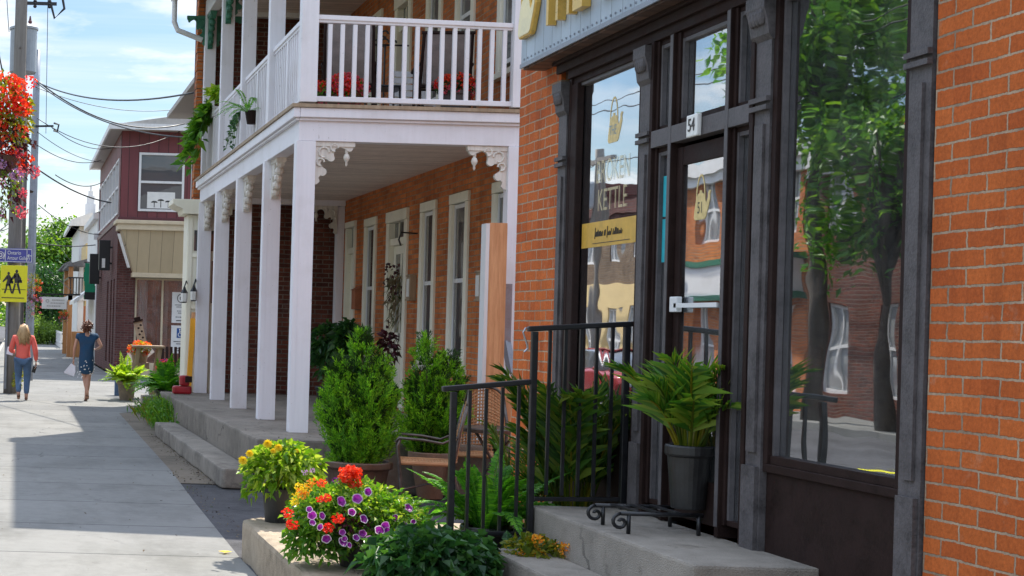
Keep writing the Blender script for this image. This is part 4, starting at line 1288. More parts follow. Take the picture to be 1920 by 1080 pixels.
# ================================================================== opposite side of the street (seen mirrored in the shop glass)
def opp(name, y0, y1, z, wallm, label, lower=None, zl=3.3, cornice='white_far'):
    x = -11.0
    t = thing(name, (x, y0, 0), label, 'building')
    n = max(2, int((y1 - y0) / 1.9))
    st = (y1 - y0) / n
    ups_ = [(y0 + st * (i + .5) - .45, y0 + st * (i + .5) + .45, zl + .7, zl + 2.4) for i in range(n)]
    lows = [(y0 + st * (i + .5) - .5, y0 + st * (i + .5) + .5, .5, 2.5) for i in range(n)]
    mb = MB(); wall_faces(mb, 'x', x, -.3, y0, y1, zl, z, ups_); mb.box(x - 9, x - .31, y0, y0 + .3, 0, z); mb.box(x - 9, x - .31, y1 - .3, y1, 0, z); mb.build('wall', M[wallm], t)
    mb = MB(); wall_faces(mb, 'x', x + .03, -.3, y0, y1, 0, zl, lows); mb.build('ground_floor_wall', M[lower or wallm], t)
    for a, b, e, g in ups_ + lows:
        mb = MB()
        for p in ((a, a + .09), (b - .09, b), ((a + b) / 2 - .03, (a + b) / 2 + .03)): mb.box(x - .13, x - .05, p[0], p[1], e, g)
        for q in (e, (e + g) / 2 - .03, g - .08): mb.box(x - .128, x - .052, a + .09, b - .09, q, q + .07)
        f = mb.build('window', M['white_far'], t)
        m2 = MB(); m2.box(x - .11, x - .1, a, b, e, g); m2.build('pane', M['pane_pale'], f)
    mb = MB(); mb.box(x - 9.1, x + .25, y0 - .05, y1 + .05, z, z + .35); mb.box(x + .001, x + .16, y0, y1, z - .25, z - .002); mb.build('roof', M[cornice], t)
    return t
opp('yellow_corner_building', 42.2, 50, 5.3, 'brick_tan', 'tan brick building with a yellow ground floor across the street', 'yellow_render', 3.2, 'brick_far')
o2 = opp('arched_brick_building', 34.0, 41.9, 5.9, 'brick', 'orange-red brick building with a white cornice across the street', None, 3.4)
mb = MB(); mb.box(-10.96, -10.6, 34.1, 41.8, 2.75, 3.5); sgn = mb.build('shop_fascia', M['white_far'], o2)
mb = MB(); mb.box(-10.99, -10.55, 34.05, 41.85, 3.502, 3.64); mb.box(-10.99, -10.55, 34.05, 41.85, 2.61, 2.748); mb.build('fascia_trim', M['green_paint'], sgn)
opp('dark_red_building', 50.3, 68, 6.4, 'brick_far', 'dark red brick building farther along the opposite pavement', None, 3.4, 'brick_far')
opp('plain_brick_building', 20, 33.7, 5.6, 'brick_dark', 'plain brown brick building nearest on the opposite side', None, 3.3)

# ================================================================== cars
def car(loc, rz, paint, label):
    t = thing('parked_car', loc, label, 'car', 'cars parked along the street')
    prof = [(-2.1, .35), (-2.15, .62), (-2.0, .80), (-1.3, .90), (-.95, .95), (.95, .98), (1.75, .97), (2.1, .85), (2.15, .5), (2.05, .30), (-2.0, .28)]
    mb = MB()
    # lofted body: profile narrowed towards both flanks
    def loft(prof, w, inset, zlift=0):
        k = len(prof); vs = []
        for x, s in ((-w, inset), (-w * .93, 1), (w * .93, 1), (w, inset)):
            cy = 0; cz = sum(p[1] for p in prof) / k
            for y, z in prof: vs.append((x, y * (.965 if s != 1 else 1), cz + (z - cz) * (.86 if s != 1 else 1)))
        fs = [tuple(range(k - 1, -1, -1)), tuple(range(3 * k, 4 * k))]
        fs += [(j * k + i, j * k + (i + 1) % k, (j + 1) * k + (i + 1) % k, (j + 1) * k + i) for j in range(3) for i in range(k)]
        return vs, fs
    mb.add(*loft(prof, .88, .9))
    mb.v = [(x + loc[0], y + loc[1], z + loc[2]) for x, y, z in mb.v]
    body = mb.build('body', M[paint], t, bevel=.035, smooth=True)
    cab = [(-1.15, .90), (-.55, 1.40), (-.2, 1.45), (.9, 1.44), (1.75, .96)]
    mb = MB(); mb.add(*loft(cab, .74, .9)); mb.v = [(x + loc[0], y + loc[1], z + loc[2]) for x, y, z in mb.v]
    cb = mb.build('cabin', M['pane_far'], t, bevel=.03, smooth=True)
    mb = MB(); mb.box(-.66, .66, -.5, .95, 1.435, 1.475)
    for sx in (-1, 1):
        mb.bar((sx * .72, -1.12, .93), (sx * .66, -.52, 1.42), .05, .05); mb.bar((sx * .72, .25, .95), (sx * .68, .22, 1.43), .05, .06); mb.bar((sx * .72, 1.7, .96), (sx * .66, .9, 1.43), .05, .07)
    mb.v = [(x + loc[0], y + loc[1], z + loc[2]) for x, y, z in mb.v]
    mb.build('roof', M[paint], t, bevel=.015)
    for sx in (-1, 1):
        for yy in (-1.32, 1.32):
            mb = MB(); mb.add([(sx * (.72 + a), yy + r * math.cos(q), .32 + r * math.sin(q)) for a, r in ((0, .26), (.0, .31), (.04, .325), (.14, .325), (.18, .30), (.18, .2)) for q in np.linspace(0, 2 * math.pi, 20, False)],
                              [(i * 20 + j, i * 20 + (j + 1) % 20, (i + 1) * 20 + (j + 1) % 20, (i + 1) * 20 + j) for i in range(5) for j in range(20)])
            mb.v = [(x + loc[0], y + loc[1], z + loc[2]) for x, y, z in mb.v]
            w = mb.build('wheel', M['tyre'], t, smooth=True)
            m2 = MB()
            for q in np.linspace(0, 2 * math.pi, 5, False): m2.bar((sx * .885, yy, .32), (sx * .885, yy + .19 * math.cos(q), .32 + .19 * math.sin(q)), .05, .02, 0, (1, 0, 0))
            m2.add([(sx * .87, yy + .2 * math.cos(q), .32 + .2 * math.sin(q)) for q in np.linspace(0, 2 * math.pi, 16, False)], [tuple(range(16))])
            m2.v = [(x + loc[0], y + loc[1], z + loc[2]) for x, y, z in m2.v]
            m2.build('rim', M['rim'], w)
    for nm, yy, mm in (('headlight', -2.10, 'headlight'), ('taillight', 2.08, 'taillight')):
        for sx in (-1, 1):
            mb = MB(); mb.ball((loc[0] + sx * .62, loc[1] + yy, loc[2] + .70), (.18, .07, .09)); mb.build(nm, M[mm], t, smooth=True)
    mb = MB()
    for sx in (-1, 1): mb.ball((loc[0] + sx * .92, loc[1] - .75, loc[2] + .98), (.10, .07, .08))
    mb.build('mirror', M[paint], t, smooth=True)
    t.rotation_euler.z = rz
    return t
car((-2.0, 36.5, -.13), 0, 'car_dark', 'dark blue car parked at the kerb on the pavement side')
car((-2.0, 58, -.13), math.pi, 'car_silver', 'silver car parked at the kerb farther up the street')
car((-7.7, 43.5, -.13), 0, 'car_silver', 'silver car parked at the opposite kerb before the yellow ground floor')
car((-7.7, 36.2, -.13), 0, 'car_red', 'red car parked at the opposite kerb by the orange-red brick building')

# ================================================================== poles, signs and wires
def pole(x, y, r0, r1, h, mat, label, steps=0):
    t = thing('utility_pole', (x, y, 0), label, 'pole')
    mb = MB(); mb.tube([(x, y, z) for z in np.linspace(-.1, h, 7)], list(np.linspace(r0, r1, 7)), 16)
    mb.build('shaft', M[mat], t, smooth=True)
    return t
PX, PY = -.085, 33.0
p1 = pole(PX, PY, .165, .125, 10.6, 'pole', 'nearest weathered wooden pole carrying a grey transformer drum and two signs')
tc = P(44, 95, Y=33.55)
mb = MB(); mb.lathe((tc.x, tc.y, tc.z - .52), [(.27, 0), (.30, .03), (.30, .97), (.325, .98), (.325, 1.03), (.22, 1.09), (.0, 1.1)], 24)
tr = mb.build('transformer', M['transformer'], p1, smooth=False, bevel=.006)
mb = MB()
for a in (.6, 2.6): mb.lathe((tc.x + .16 * math.cos(a), tc.y + .16 * math.sin(a), tc.z + .55), [(.03, 0), (.05, .04), (.03, .08), (.05, .12), (.03, .16), (.015, .25)], 10)
mb.build('bushing', M['maroon_trim'], tr)
mb = MB(); mb.box(tc.x - .06, tc.x + .06, PY + .13, tc.y - .28, tc.z - .35, tc.z - .28); mb.box(tc.x - .06, tc.x + .06, PY + .13, tc.y - .28, tc.z + .28, tc.z + .35); mb.build('hanger', M['iron_worn'], tr)
mb = MB(); a = P(55, 6, Y=33.0); mb.bar((PX, 33, a.z), (PX + .78, 33, a.z + .0), .05, .07)
for q, s in ((.30, .16), (.62, .2)): mb.lathe((PX + q, 33, a.z - .1), [(.025, 0), (.045, .03), (.03, .06), (.045, .09), (.03, .12), (.045, .15), (.02, .2)], 10)
mb.tube([(PX + .62, 33, a.z + .1), (PX + .74, 33, a.z - .32), (PX + .95, 33, a.z - .1), (PX + .9, 33, a.z + .15)], .03, 7)
mb.build('cutout_arm', M['wire'], p1)
mb = MB(); mb.tube([(PX - .12, 32.86, z) for z in (.1, 1.2, 2.2)], .028, 8); mb.build('conduit', M['pole_steel'], p1)
mb = MB()
for z in (5.2, 6.4, 7.6): mb.box(PX - .02, PX + .02, 32.85, 32.88, z, z + .04)
mb.build('bolt', M['iron_worn'], p1)
p2 = pole(.36, 40.2, .125, .09, 8.9, 'pole_steel', 'slim grey pole standing just behind the transformer pole, wires fanning from its top')
p3 = pole(.10, 52.0, .16, .12, 9.2, 'pole', 'third wooden pole, half hidden behind the two nearer ones')
mb = MB()
for z in (P(80, 238, Y=40.2).z,): mb.bar((.36, 40.1, z), (.85, 40.1, z + .02), .04, .05); mb.tube([(.85, 40.1, z - .1), (.95, 40.1, z - .14), (.99, 40.1, z + .06), (.85, 40.1, z + .1)], .028, 6)
mb.build('insulator_arm', M['wire'], p2)
po = pole(-9.4, 42.3, .15, .11, 6.9, 'pole', 'wooden pole with a crossarm on the opposite pavement')
mb = MB(); mb.bar((-9.4, 41.3, 6.6), (-9.4, 43.3, 6.6), .1, .12); mb.build('crossarm', M['pole'], po)
mb = MB(); mb.lathe((-9.05, 42.3, 5.2), [(.22, 0), (.24, .05), (.24, .7), (.2, .75)], 16); mb.build('transformer', M['transformer'], po)

# signs on the first pole
t = thing('direction_sign', (PX, 32.82, 3.0), 'long blue-violet direction sign with white lettering and an arrow, bolted above the yellow sign', 'sign')
c0, c1 = P(-36, 479, Y=32.75), P(61, 479, Y=32.75)
zc, hh = c0.z - .0, .155
zc = (P(12, 478.5, Y=32.75)).z
mb = MB(); mb.box(c0.x, c1.x, 32.75, 32.775, zc - hh, zc + hh); mb.build('panel', M['sign_purple'], t, bevel=.004)
mb = MB(); y = 32.746
for z in (zc - hh + .012, zc + hh - .024): mb.box(c0.x + .012, c1.x - .012, y - .001, y + .001, z, z + .012)
for px in (9.5, 50): xx = P(px, 478, Y=32.75).x; mb.box(xx, xx + .012, y - .0012, y + .0012, zc - hh + .03, zc + hh - .03)
mb.box(c1.x - .024, c1.x - .012, y - .0012, y + .0012, zc - hh + .024, zc + hh - .024)
xx = P(14, 474, Y=32.75).x
mb.text('Ontario', .115, FY(xx, y, zc + .055), .0008, align='LEFT', sx=.8); mb.text('Artour Gallery', .115, FY(xx, y, zc - .06), .0008, align='LEFT', sx=.72)
ax = P(55, 479, Y=32.75).x
mb.bar((ax - .04, y, zc), (ax + .05, y, zc), .002, .016); mb.bar((ax - .04, y, zc), (ax, y, zc + .035), .002, .016); mb.bar((ax - .04, y, zc), (ax, y, zc - .035), .002, .016)
rx = P(1, 479, Y=32.75).x
ring(mb, rx, zc, .075, y, .008, 16); ring(mb, rx, zc, .035, y, .012, 10); mb.bar((rx + .07, y, zc - .09), (rx + .11, y, zc + .1), .002, .014, 0, (1, 0, 0))
mb.build('lettering', M['plate'], t)
t = thing('school_crossing_sign', (PX, 32.8, 2.0), 'bright yellow sign with two black walking figures, fixed to the nearest pole', 'sign')
a, b = P(1.5, 497, Y=32.74), P(50, 567, Y=32.74)
mb = MB(); mb.box(a.x, b.x, 32.74, 32.765, b.z, a.z); mb.build('panel', M['sign_yellow'], t, bevel=.006)
mb = MB(); y = 32.735; w_, h_ = b.x - a.x, a.z - b.z
def sp(u, v): return (a.x + u * w_, y, a.z - v * h_)
def figure(cx, top, sc, sk):
    mb.ball(sp(cx, top + .03), (.030 * sc, .003, .038 * sc), 0, 10, 6)
    def poly(ps): mb.prism([(sp(cx + p * sc, top + q * sc)[0], sp(cx + p * sc, top + q * sc)[2]) for p, q in ps], 'xz', y - .002, y + .002)
    if sk:
        poly([(-.06, .08), (.05, .08), (.09, .26), (.08, .40), (-.11, .40), (-.05, .24)])
    else:
        poly([(-.09, .08), (.08, .08), (.09, .34), (-.07, .34)])
    poly([(-.07, .09), (-.24, .27), (-.22, .30), (-.02, .18)]); poly([(.06, .09), (.17, .22), (.17, .30), (.12, .30), (.05, .17)])
    poly([(-.07, .33), (-.02, .38), (-.10, .62), (-.17, .62)]); poly([(.0, .36), (.08, .33), (.17, .62), (.11, .62)])
    poly([(.04, .26), (.20, .26), (.20, .33), (.06, .33)])
figure(.30, .19, .92, True); figure(.60, .13, 1.03, False)
mb.bar(sp(.06, .655), sp(.94, .655), .004, .010); mb.bar(sp(.06, .885), sp(.90, .885), .004, .016)
mb.build('figures', M['ink'], t)
mb = MB(); mb.box(PX - .05, PX + .05, 32.766, 32.86, b.z + .1, b.z + .14); mb.box(PX - .05, PX + .05, 32.766, 32.86, a.z - .14, a.z - .1); mb.build('bracket', M['pole_steel'], t)

def wire(a, b, sag, r, label):
    n = 18
    pts = [Vector(a).lerp(Vector(b), i / n) + Vector((0, 0, -sag * 4 * (i / n) * (1 - i / n))) for i in range(n + 1)]
    mb = MB(); mb.tube(pts, r, 5)
    return tag(mb.build('overhead_wire', M['wire'], smooth=True), label, 'wire', 'overhead wires')
wl = 'thin black wire strung over the street from the poles to the building fronts'
for (px, py, Y0, qx, qy, Y1, sag, r) in [
        (68, 153, 40, 372, 172, 26, .30, .018), (68, 150, 40, 346, 232, 44, .55, .020), (69, 155, 40, 366, 258, 30, .35, .016),
        (66, 163, 40, 345, 203, 44, .30, .010), (70, 222, 40, 360, 232, 46, .75, .012), (98, 240, 40, 215, 276, 50, .25, .012),
        (70, 247, 40, 196, 304, 52, .2, .010), (70, 272, 40, 190, 300, 52, .25, .012), (72, 318, 40, 208, 380, 48, .15, .022),
        (104, 328, 40, 196, 339, 55, .25, .014), (72, 384, 40, 190, 440, 50, .2, .012), (66, 455, 52, 188, 458, 60, .1, .020),
        (-40, 455, 30, 40, 395, 52, .1, .016), (-40, 440, 30, 42, 413, 52, .1, .012), (90, -20, 33, 86, 250, 40, .0, .008),
        (12, -20, 33, 17, 60, 33, .05, .008), (82, 420, 50, 160, 520, 75, .1, .012), (84, 500, 50, 160, 560, 75, .1, .012)]:
    wire(P(px, py, Y=Y0), P(qx, qy, Y=Y1), sag, r, wl)
for z, x in ((8.0, -8.9), (8.3, -9.0), (6.7, -9.3)):
    wire((x, 15, z), (x, 42.3, z - .2), .4, .016, 'thin black wire along the opposite pavement'); wire((x, 42.3, z - .2), (x, 82, z), .4, .016, 'thin black wire along the opposite pavement')

# ================================================================== trees
def tree(loc, h, crown_r, crown_z, label, n_cl=90, per=70, leaf=.2, mat='tree', group='trees along the street', seed=0, cat='tree', trunk_r=.2):
    r = np.random.default_rng(seed)
    t = thing('broadleaf_tree', loc, label, cat, group)
    x, y, z = loc
    mb = MB()
    top = z + crown_z
    mb.tube([(x, y, z - .1), (x + .05, y, z + h * .25), (x - .04, y + .05, z + h * .5), (x, y, top)], [trunk_r, trunk_r * .75, trunk_r * .55, trunk_r * .25], 10)
    cl = []
    for i in range(n_cl):
        d = r.normal(size=3); d /= np.linalg.norm(d)
        q = r.uniform(.35, 1) ** .6
        lob = 1 + .25 * math.sin(d[0] * 5 + seed) * math.cos(d[1] * 4 + d[2] * 6)
        cl.append(np.array([x, y, top]) + d * np.array(crown_r) * q * lob)
    for c in cl[:14]:
        mb.tube([(x, y, z + h * (.35 + .3 * random.random())), ((x + c[0]) / 2, (y + c[1]) / 2, (top + c[2]) / 2 - .2), tuple(c)], [trunk_r * .4, trunk_r * .25, .02], 6)
    mb.build('trunk', M['bark'], t, smooth=True)
    mb = MB()
    for c in cl:
        s_ = r.uniform(.5, 1.0) * min(crown_r) * .33
        Pn = c + r.normal(size=(per, 3)) * s_ * np.array([1, 1, .6])
        Ax = (Pn - c) * .7 + r.normal(size=(per, 3)) * s_ + np.array([0, 0, -.25 * s_])
        Nn = r.normal(size=(per, 3)) * .6 + np.array([0, 0, 1])
        mb.leaves(Pn, Ax, Nn, r.uniform(.7, 1.3, per) * leaf, r.uniform(.45, .7, per) * leaf, .15, .1)
    mb.build('crown', M[mat], t, fix=False)
    return t
tree((3.2, 112, -.1), 9, (3.2, 3.4, 3.0), 5.9, 'tallest bright green tree at the far end of the street, behind the white houses', 130, 110, .34, 'tree', seed=3)
tree((1.9, 106, -.1), 5, (1.9, 2.2, 2.6), 3.1, 'dark green tree under the tallest one, hiding the end of the street', 90, 90, .26, 'dark', seed=5)
tree((1.6, 99, -.1), 2, (1.4, 1.5, .9), .8, 'low pale green bush at the far end of the pavement', 60, 90, .16, 'bushy', seed=8, cat='bush', group=None, trunk_r=.06)
tree((-6, 128, -.1), 9, (5, 5, 3.4), 5.6, 'broad tree across the road far down the street', 110, 90, .4, 'tree', seed=13)
tree((-9.3, 30.4, 0), 10, (1.7, 1.6, 2.6), 8.1, 'street tree on the opposite pavement, mirrored in the shop door glass', 75, 90, .24, 'mid', seed=21)
tree((-9.3, 28.0, 0), 6, (1.3, 1.3, 1.6), 4.9, 'small street tree on the opposite pavement', 40, 80, .18, 'mid', seed=22)
# far wooded rise that closes the view
mb = MB()
r_ = np.random.default_rng(4)
k = 15000
Pn = np.stack([r_.uniform(-190, 150, k), r_.uniform(300, 360, k), r_.uniform(0, 1, k) ** 1.3 * (6.5 + 2.5 * np.sin(np.arange(k) % 97)), ], 1)
mb.leaves(Pn, r_.normal(size=(k, 3)) + np.array([0, 0, .4]), r_.normal(size=(k, 3)), r_.uniform(.9, 2.0, k), r_.uniform(.6, 1.3, k), .2)
tag(mb.build('distant_wood', M['tree'], fix=False), kind='stuff')
# ================================================================== plants and flowers
def unit(v):
    return v / (np.linalg.norm(v, axis=-1, keepdims=True) + 1e-9)

def pot(root, c, r0, r1, h, mat, rim=True, n=28):
    mb = MB()
    pr = [(r0, 0), (r0 * 1.02, .01), (r0 + (r1 - r0) * .8, h * .82)]
    if rim: pr += [(r1 * 1.03, h * .83), (r1 * 1.06, h * .86), (r1 * 1.06, h - .01), (r1 * 1.03, h), (r1 * .95, h)]
    else: pr += [(r1, h), (r1 * .95, h)]
    pr += [(r1 * .92, h - .03)]
    mb.lathe(c, pr, n)
    p = mb.build('pot', M[mat], root, smooth=False, bevel=.004)
    m2 = MB(); m2.lathe((c[0], c[1], c[2] + h - .06), [(r1 * .90, 0), (r1 * .5, .02), (.01, .03)], 18); m2.build('soil', M['soil'], p)
    return p

def cedar(base, h, rad, label, seed, potspec, leaders):
    r = np.random.default_rng(seed)
    x, y, z = base
    t = thing('potted_cedar', (x, y, 0), label, 'shrub', 'potted cedars')
    pr0, pr1, ph, pm = potspec
    pot(t, (x, y, z), pr0, pr1, ph, pm)
    zb = z + ph - .04
    mb = MB()
    for (lx, ly, lh, lr) in leaders:
        mb.tube([(x, y, zb), (x + lx * .6, y + ly * .6, zb + lh * .4), (x + lx, y + ly, zb + lh * .95)], [.022, .014, .004], 6)
    mb.build('stem', M['twig'], t)
    mb = MB()
    for (lx, ly, lh, lr) in leaders:
        m = int(330 * lr / .3)
        for i in range(m):
            f = r.uniform(.0, 1) ** 1.1
            az = r.uniform(0, 2 * math.pi)
            env = lr * (.62 + .58 * math.sin(min(1, f * 1.9 + .25) * math.pi / 2) if f < .32 else 1.2 * (1 - ((f - .32) / .68) ** 1.35))
            q = r.uniform(.45, 1.06)
            rr = max(env * q * (1 + .24 * math.sin(az * 4 + f * 11 + seed + lx * 20)), .015)
            c = np.array([x + lx * min(1, f * 1.2) + rr * math.cos(az), y + ly * min(1, f * 1.2) + rr * math.sin(az), zb + lh * f * .95])
            out = np.array([math.cos(az), math.sin(az), 0])
            ax0 = unit(out * r.uniform(.2, .75) + np.array([0, 0, 1.0]) + r.normal(size=3) * .16)
            n = 46
            spread = unit(np.cross(ax0, r.normal(size=3)))
            tt = r.uniform(0, 1, n); sg = r.choice([-1, 1], n)
            L0 = r.uniform(.10, .19) * (1 if f < .8 else .8)
            Pn = c + ax0 * (tt[:, None] * L0) + r.normal(size=(n, 3)) * .006 + spread * (sg * .022 * (1 - tt) * r.uniform(0, 1, n))[:, None]
            A = ax0 + spread * (sg * r.uniform(.3, .95, n))[:, None] + r.normal(size=(n, 3)) * .15
            Nn = np.cross(ax0, spread) + r.normal(size=(n, 3)) * .25
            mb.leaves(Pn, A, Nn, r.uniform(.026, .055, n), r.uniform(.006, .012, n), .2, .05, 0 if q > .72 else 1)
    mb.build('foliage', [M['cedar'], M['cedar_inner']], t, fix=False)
    return t

e1 = P(670, 885, Y=14.2); e2 = P(808, 860, Y=14.75)
cedar((e1.x, 14.2, 0), 1.2, .36, 'larger potted cedar on the left, several pointed tops in a wide brown pot', 31, (.23, .31, .40, 'pot_brown'),
      [(.02, 0, 1.28, .27), (-.19, .02, .98, .20), (.17, -.05, 1.02, .20), (-.27, -.05, .70, .14), (.06, -.17, .88, .20), (.04, .18, .9, .2), (.30, 0, .70, .11)])
cedar((e2.x, 14.75, 0), 1.2, .3, 'smaller potted cedar on the right, behind the bistro chair in a tall tan pot', 32, (.12, .21, .46, 'pot_tan'),
      [(-.08, 0, 1.16, .20), (.15, .02, .98, .19), (.04, -.12, .75, .19), (-.16, .05, .72, .14), (.28, .05, .72, .10), (.0, .15, .8, .18)])

def frond(mb, p0, az, length, lift, droop, npair, leaf, r, width=.02, mi=0, lm=.5):
    """an arching feather: stem curve with paired leaflets"""
    out = np.array([math.cos(az), math.sin(az), 0])
    tt = np.linspace(0, 1, npair)
    d = out[None] * (tt * math.cos(lift))[:, None] * length + np.array([0, 0, 1.0])[None] * (math.sin(lift) * tt - droop * tt ** 2.2)[:, None] * length
    Pn = np.asarray(p0) + d
    tan = np.gradient(Pn, axis=0); tan = unit(tan)
    side = unit(np.cross(tan, np.array([0, 0, 1.0])))
    env = np.clip(np.sin(np.clip(tt * .93 + .07, 0, 1) * math.pi) ** .7, .12, 1) * leaf
    for s_ in (-1, 1):
        A = side * s_ + tan * lm + np.array([0, 0, -.12]) + r.normal(size=Pn.shape) * .07
        mb.leaves(Pn[1:], A[1:], np.cross(side, tan)[1:] * 1.0 + r.normal(size=A[1:].shape) * .12, env[1:] * r.uniform(.85, 1.1, npair - 1), width, .1, .12, mi)
    return Pn

def stems_tube(mb, Pn, r0, r1, mi=1, step=4):
    q = [tuple(p) for p in Pn[::step]] + [tuple(Pn[-1])]
    mb.tube(q, list(np.linspace(r0, r1, len(q))), 5, mi)

def fern(base, nf, length, label, mat='fern', potspec=None, seed=1, name='potted_fern', leaf=.085, group='potted ferns', pairs=34, width=.022, lift=(.5, 1.35)):
    r = np.random.default_rng(seed)
    x, y, z = base
    t = thing(name, (x, y, z), label, 'fern', group)
    zb = z
    if potspec:
        pot(t, (x, y, z), *potspec); zb = z + potspec[2] - .03
    mb = MB()
    for i in range(nf):
        az = r.uniform(0, 2 * math.pi)
        lf = r.uniform(*lift)
        ln = length * r.uniform(.65, 1.1)
        p0 = (x + .04 * math.cos(az), y + .04 * math.sin(az), zb)
        Pn = frond(mb, p0, az, ln, lf, r.uniform(.25, .75) * math.cos(lf * .6), pairs, leaf * r.uniform(.8, 1.15), r, width)
        stems_tube(mb, Pn, .005, .0015, 0)
    mb.build('fronds', M[mat], t, fix=False)
    return t

def palm(base, nst, height, label, potspec, seed, leafl=.34, lift=(.85, 1.45), mat='palm'):
    r = np.random.default_rng(seed)
    x, y, z = base
    t = thing('potted_palm', (x, y, z), label, 'palm', 'potted palms')
    pot(t, (x, y, z), *potspec)
    zb = z + potspec[2] - .04
    mb = MB()
    for i in range(nst):
        az = r.uniform(0, 2 * math.pi); lf = r.uniform(*lift)
        ln = height * r.uniform(.55, 1.05)
        out = np.array([math.cos(az), math.sin(az), 0])
        tt = np.linspace(0, 1, 30)
        Pn = np.array([x, y, zb]) + out * .05 + out[None] * (tt * math.cos(lf) + .10 * tt ** 2)[:, None] * ln + np.array([0, 0, 1.0]) * (math.sin(lf) * tt - .22 * tt ** 3)[:, None] * ln
        stems_tube(mb, Pn, .008, .003, 1)
        tan = unit(np.gradient(Pn, axis=0)); sd = unit(np.cross(tan, np.array([0, 0, 1.0])))
        k0 = 9
        for s_ in (-1, 1):
            q = Pn[k0:]; n = len(q)
            A = sd[k0:] * s_ * .62 + tan[k0:] * 1.0 + np.array([0, 0, .28]) + r.normal(size=q.shape) * .16
            env = leafl * (1 - .55 * np.linspace(0, 1, n) ** 2) * r.uniform(.7, 1.12, n)
            mb.leaves(q, A, np.cross(sd[k0:], tan[k0:]) + r.normal(size=q.shape) * .2, env, .0125 * leafl / .28, .12, r.uniform(.12, .45), 0, .35)
    mb.build('fronds', [M[mat], M['olive']], t, fix=False)
    return t

def petal_ring(mb, c, n, nrm, rad, w, k, mi, r, cup=.35, off=0):
    """k petals round centre c facing nrm"""
    nrm = unit(np.asarray(nrm, float)); a = unit(np.cross(nrm, np.array([.3, .2, .93]))); b = np.cross(nrm, a)
    th = np.linspace(0, 2 * math.pi, k, False) + off + r.normal(size=k) * .08
    A = np.cos(th)[:, None] * a + np.sin(th)[:, None] * b + nrm * cup
    mb.leaves(np.repeat(np.asarray(c)[None], k, 0), A, np.repeat(nrm[None], k, 0), rad * r.uniform(.9, 1.08, k), w, .12, 0, mi, .62)

def dahlia(c, nrm, rad, mats, parent, seed, name='blossom'):
    r = np.random.default_rng(seed); mb = MB(); c = np.asarray(c, float); nn = unit(np.asarray(nrm, float))
    for j, (f, k, cup) in enumerate(((1, 18, .15), (.85, 16, .45), (.66, 13, .9), (.42, 10, 1.8))):
        petal_ring(mb, c + nn * .006 * j, k, nrm, rad * f, rad * .34, k, 0, r, cup, j * .2)
    mb.ball(tuple(c + nn * rad * .22), rad * .16, 1, 8, 5)
    return mb.build(name, mats, parent, fix=False)

def petunia(c, nrm, rad, parent, seed, mats=None):
    """ruffled trumpet with a pale rim: five joined lobes"""
    r = np.random.default_rng(seed); mb = MB()
    nn = unit(np.asarray(nrm, float)); a = unit(np.cross(nn, np.array([.1, .2, .97]))); b = np.cross(nn, a); c = np.asarray(c, float)
    n = 20; vs = [c - nn * rad * .55]
    for (rr, d) in ((.28, -.12), (.82, .05), (1.0, .06)):
        for i in range(n):
            th = 2 * math.pi * i / n
            lob = 1 - .11 * abs(math.cos(2.5 * th)) ** 3 if rr > .5 else 1
            vs.append(c + (a * math.cos(th) + b * math.sin(th)) * rad * rr * lob + nn * rad * (d + .06 * math.sin(5 * th + seed) * (rr > .5)))
    fs = [(0, 1 + i, 1 + (i + 1) % n) for i in range(n)]
    mi = [0] * n
    mb.add(vs, fs, 0)
    base = 0
    for j in range(2):
        q = [(1 + j * n + i, 1 + (j + 1) * n + i, 1 + (j + 1) * n + (i + 1) % n, 1 + j * n + (i + 1) % n) for i in range(n)]
        mb.f += q; mb.m += [0 if j == 0 else 1] * n
    return mb.build('blossom', mats or [M['purple_petal'], M['white_petal']], parent, fix=False, smooth=True)

def cluster(c, rad, mats, parent, seed, n=90, name='blossom', w=.5, flat=.75):
    """geranium / begonia head: a ball of small rounded petals"""
    r = np.random.default_rng(seed); mb = MB()
    d = unit(r.normal(size=(n, 3))); q = r.uniform(.35, 1, n) ** .5
    Pn = np.asarray(c) + d * (q * rad)[:, None] * np.array([1, 1, flat])
    A = np.cross(d, r.normal(size=(n, 3))) + d * .45
    mb.leaves(Pn, A, d, rad * .55 * r.uniform(.7, 1.2, n), rad * w, .3, .0, 0, .6)
    return mb.build(name, mats, parent, fix=False)

def mound(mb, c, rx, ry, rz, n, L, W, r, mi=0, hang=0, droop=.15, fill=.25, up=.5, low=-.35):
    """leaves through a dome-shaped volume, denser towards its skin"""
    d = unit(r.normal(size=(n, 3)) + np.array([0, 0, .35]))
    keep = d[:, 2] > low
    d = d[keep]; n = len(d)
    q = np.clip(1 - r.exponential(fill, n), .1, 1.08)
    lob = 1 + .16 * np.sin(d[:, 0] * 6 + d[:, 1] * 4 + c[0] * 9) * np.cos(d[:, 2] * 5 + d[:, 1] * 3)
    Pn = np.asarray(c) + d * (q * lob)[:, None] * np.array([rx, ry, rz])
    Pn[:, 2] -= hang * np.clip(-d[:, 2], 0, 1)
    A = d * .8 + r.normal(size=(n, 3)) * .55 + np.array([0, 0, -.1])
    Nn = np.array([0, 0, 1.0]) * up + d * .6 + r.normal(size=(n, 3)) * .45
    mb.leaves(Pn, A, Nn, L * r.uniform(.6, 1.25, n), W * r.uniform(.7, 1.2, n), .22, droop, mi)

def stalks(mb, c, pts, mi=1, r0=.004):
    for p in pts:
        mb.tube([c, ((c[0] + p[0]) / 2, (c[1] + p[1]) / 2, (c[2] + p[2] * 1.2) / 2.1), tuple(p)], [r0, r0 * .8, r0 * .6], 5, mi)

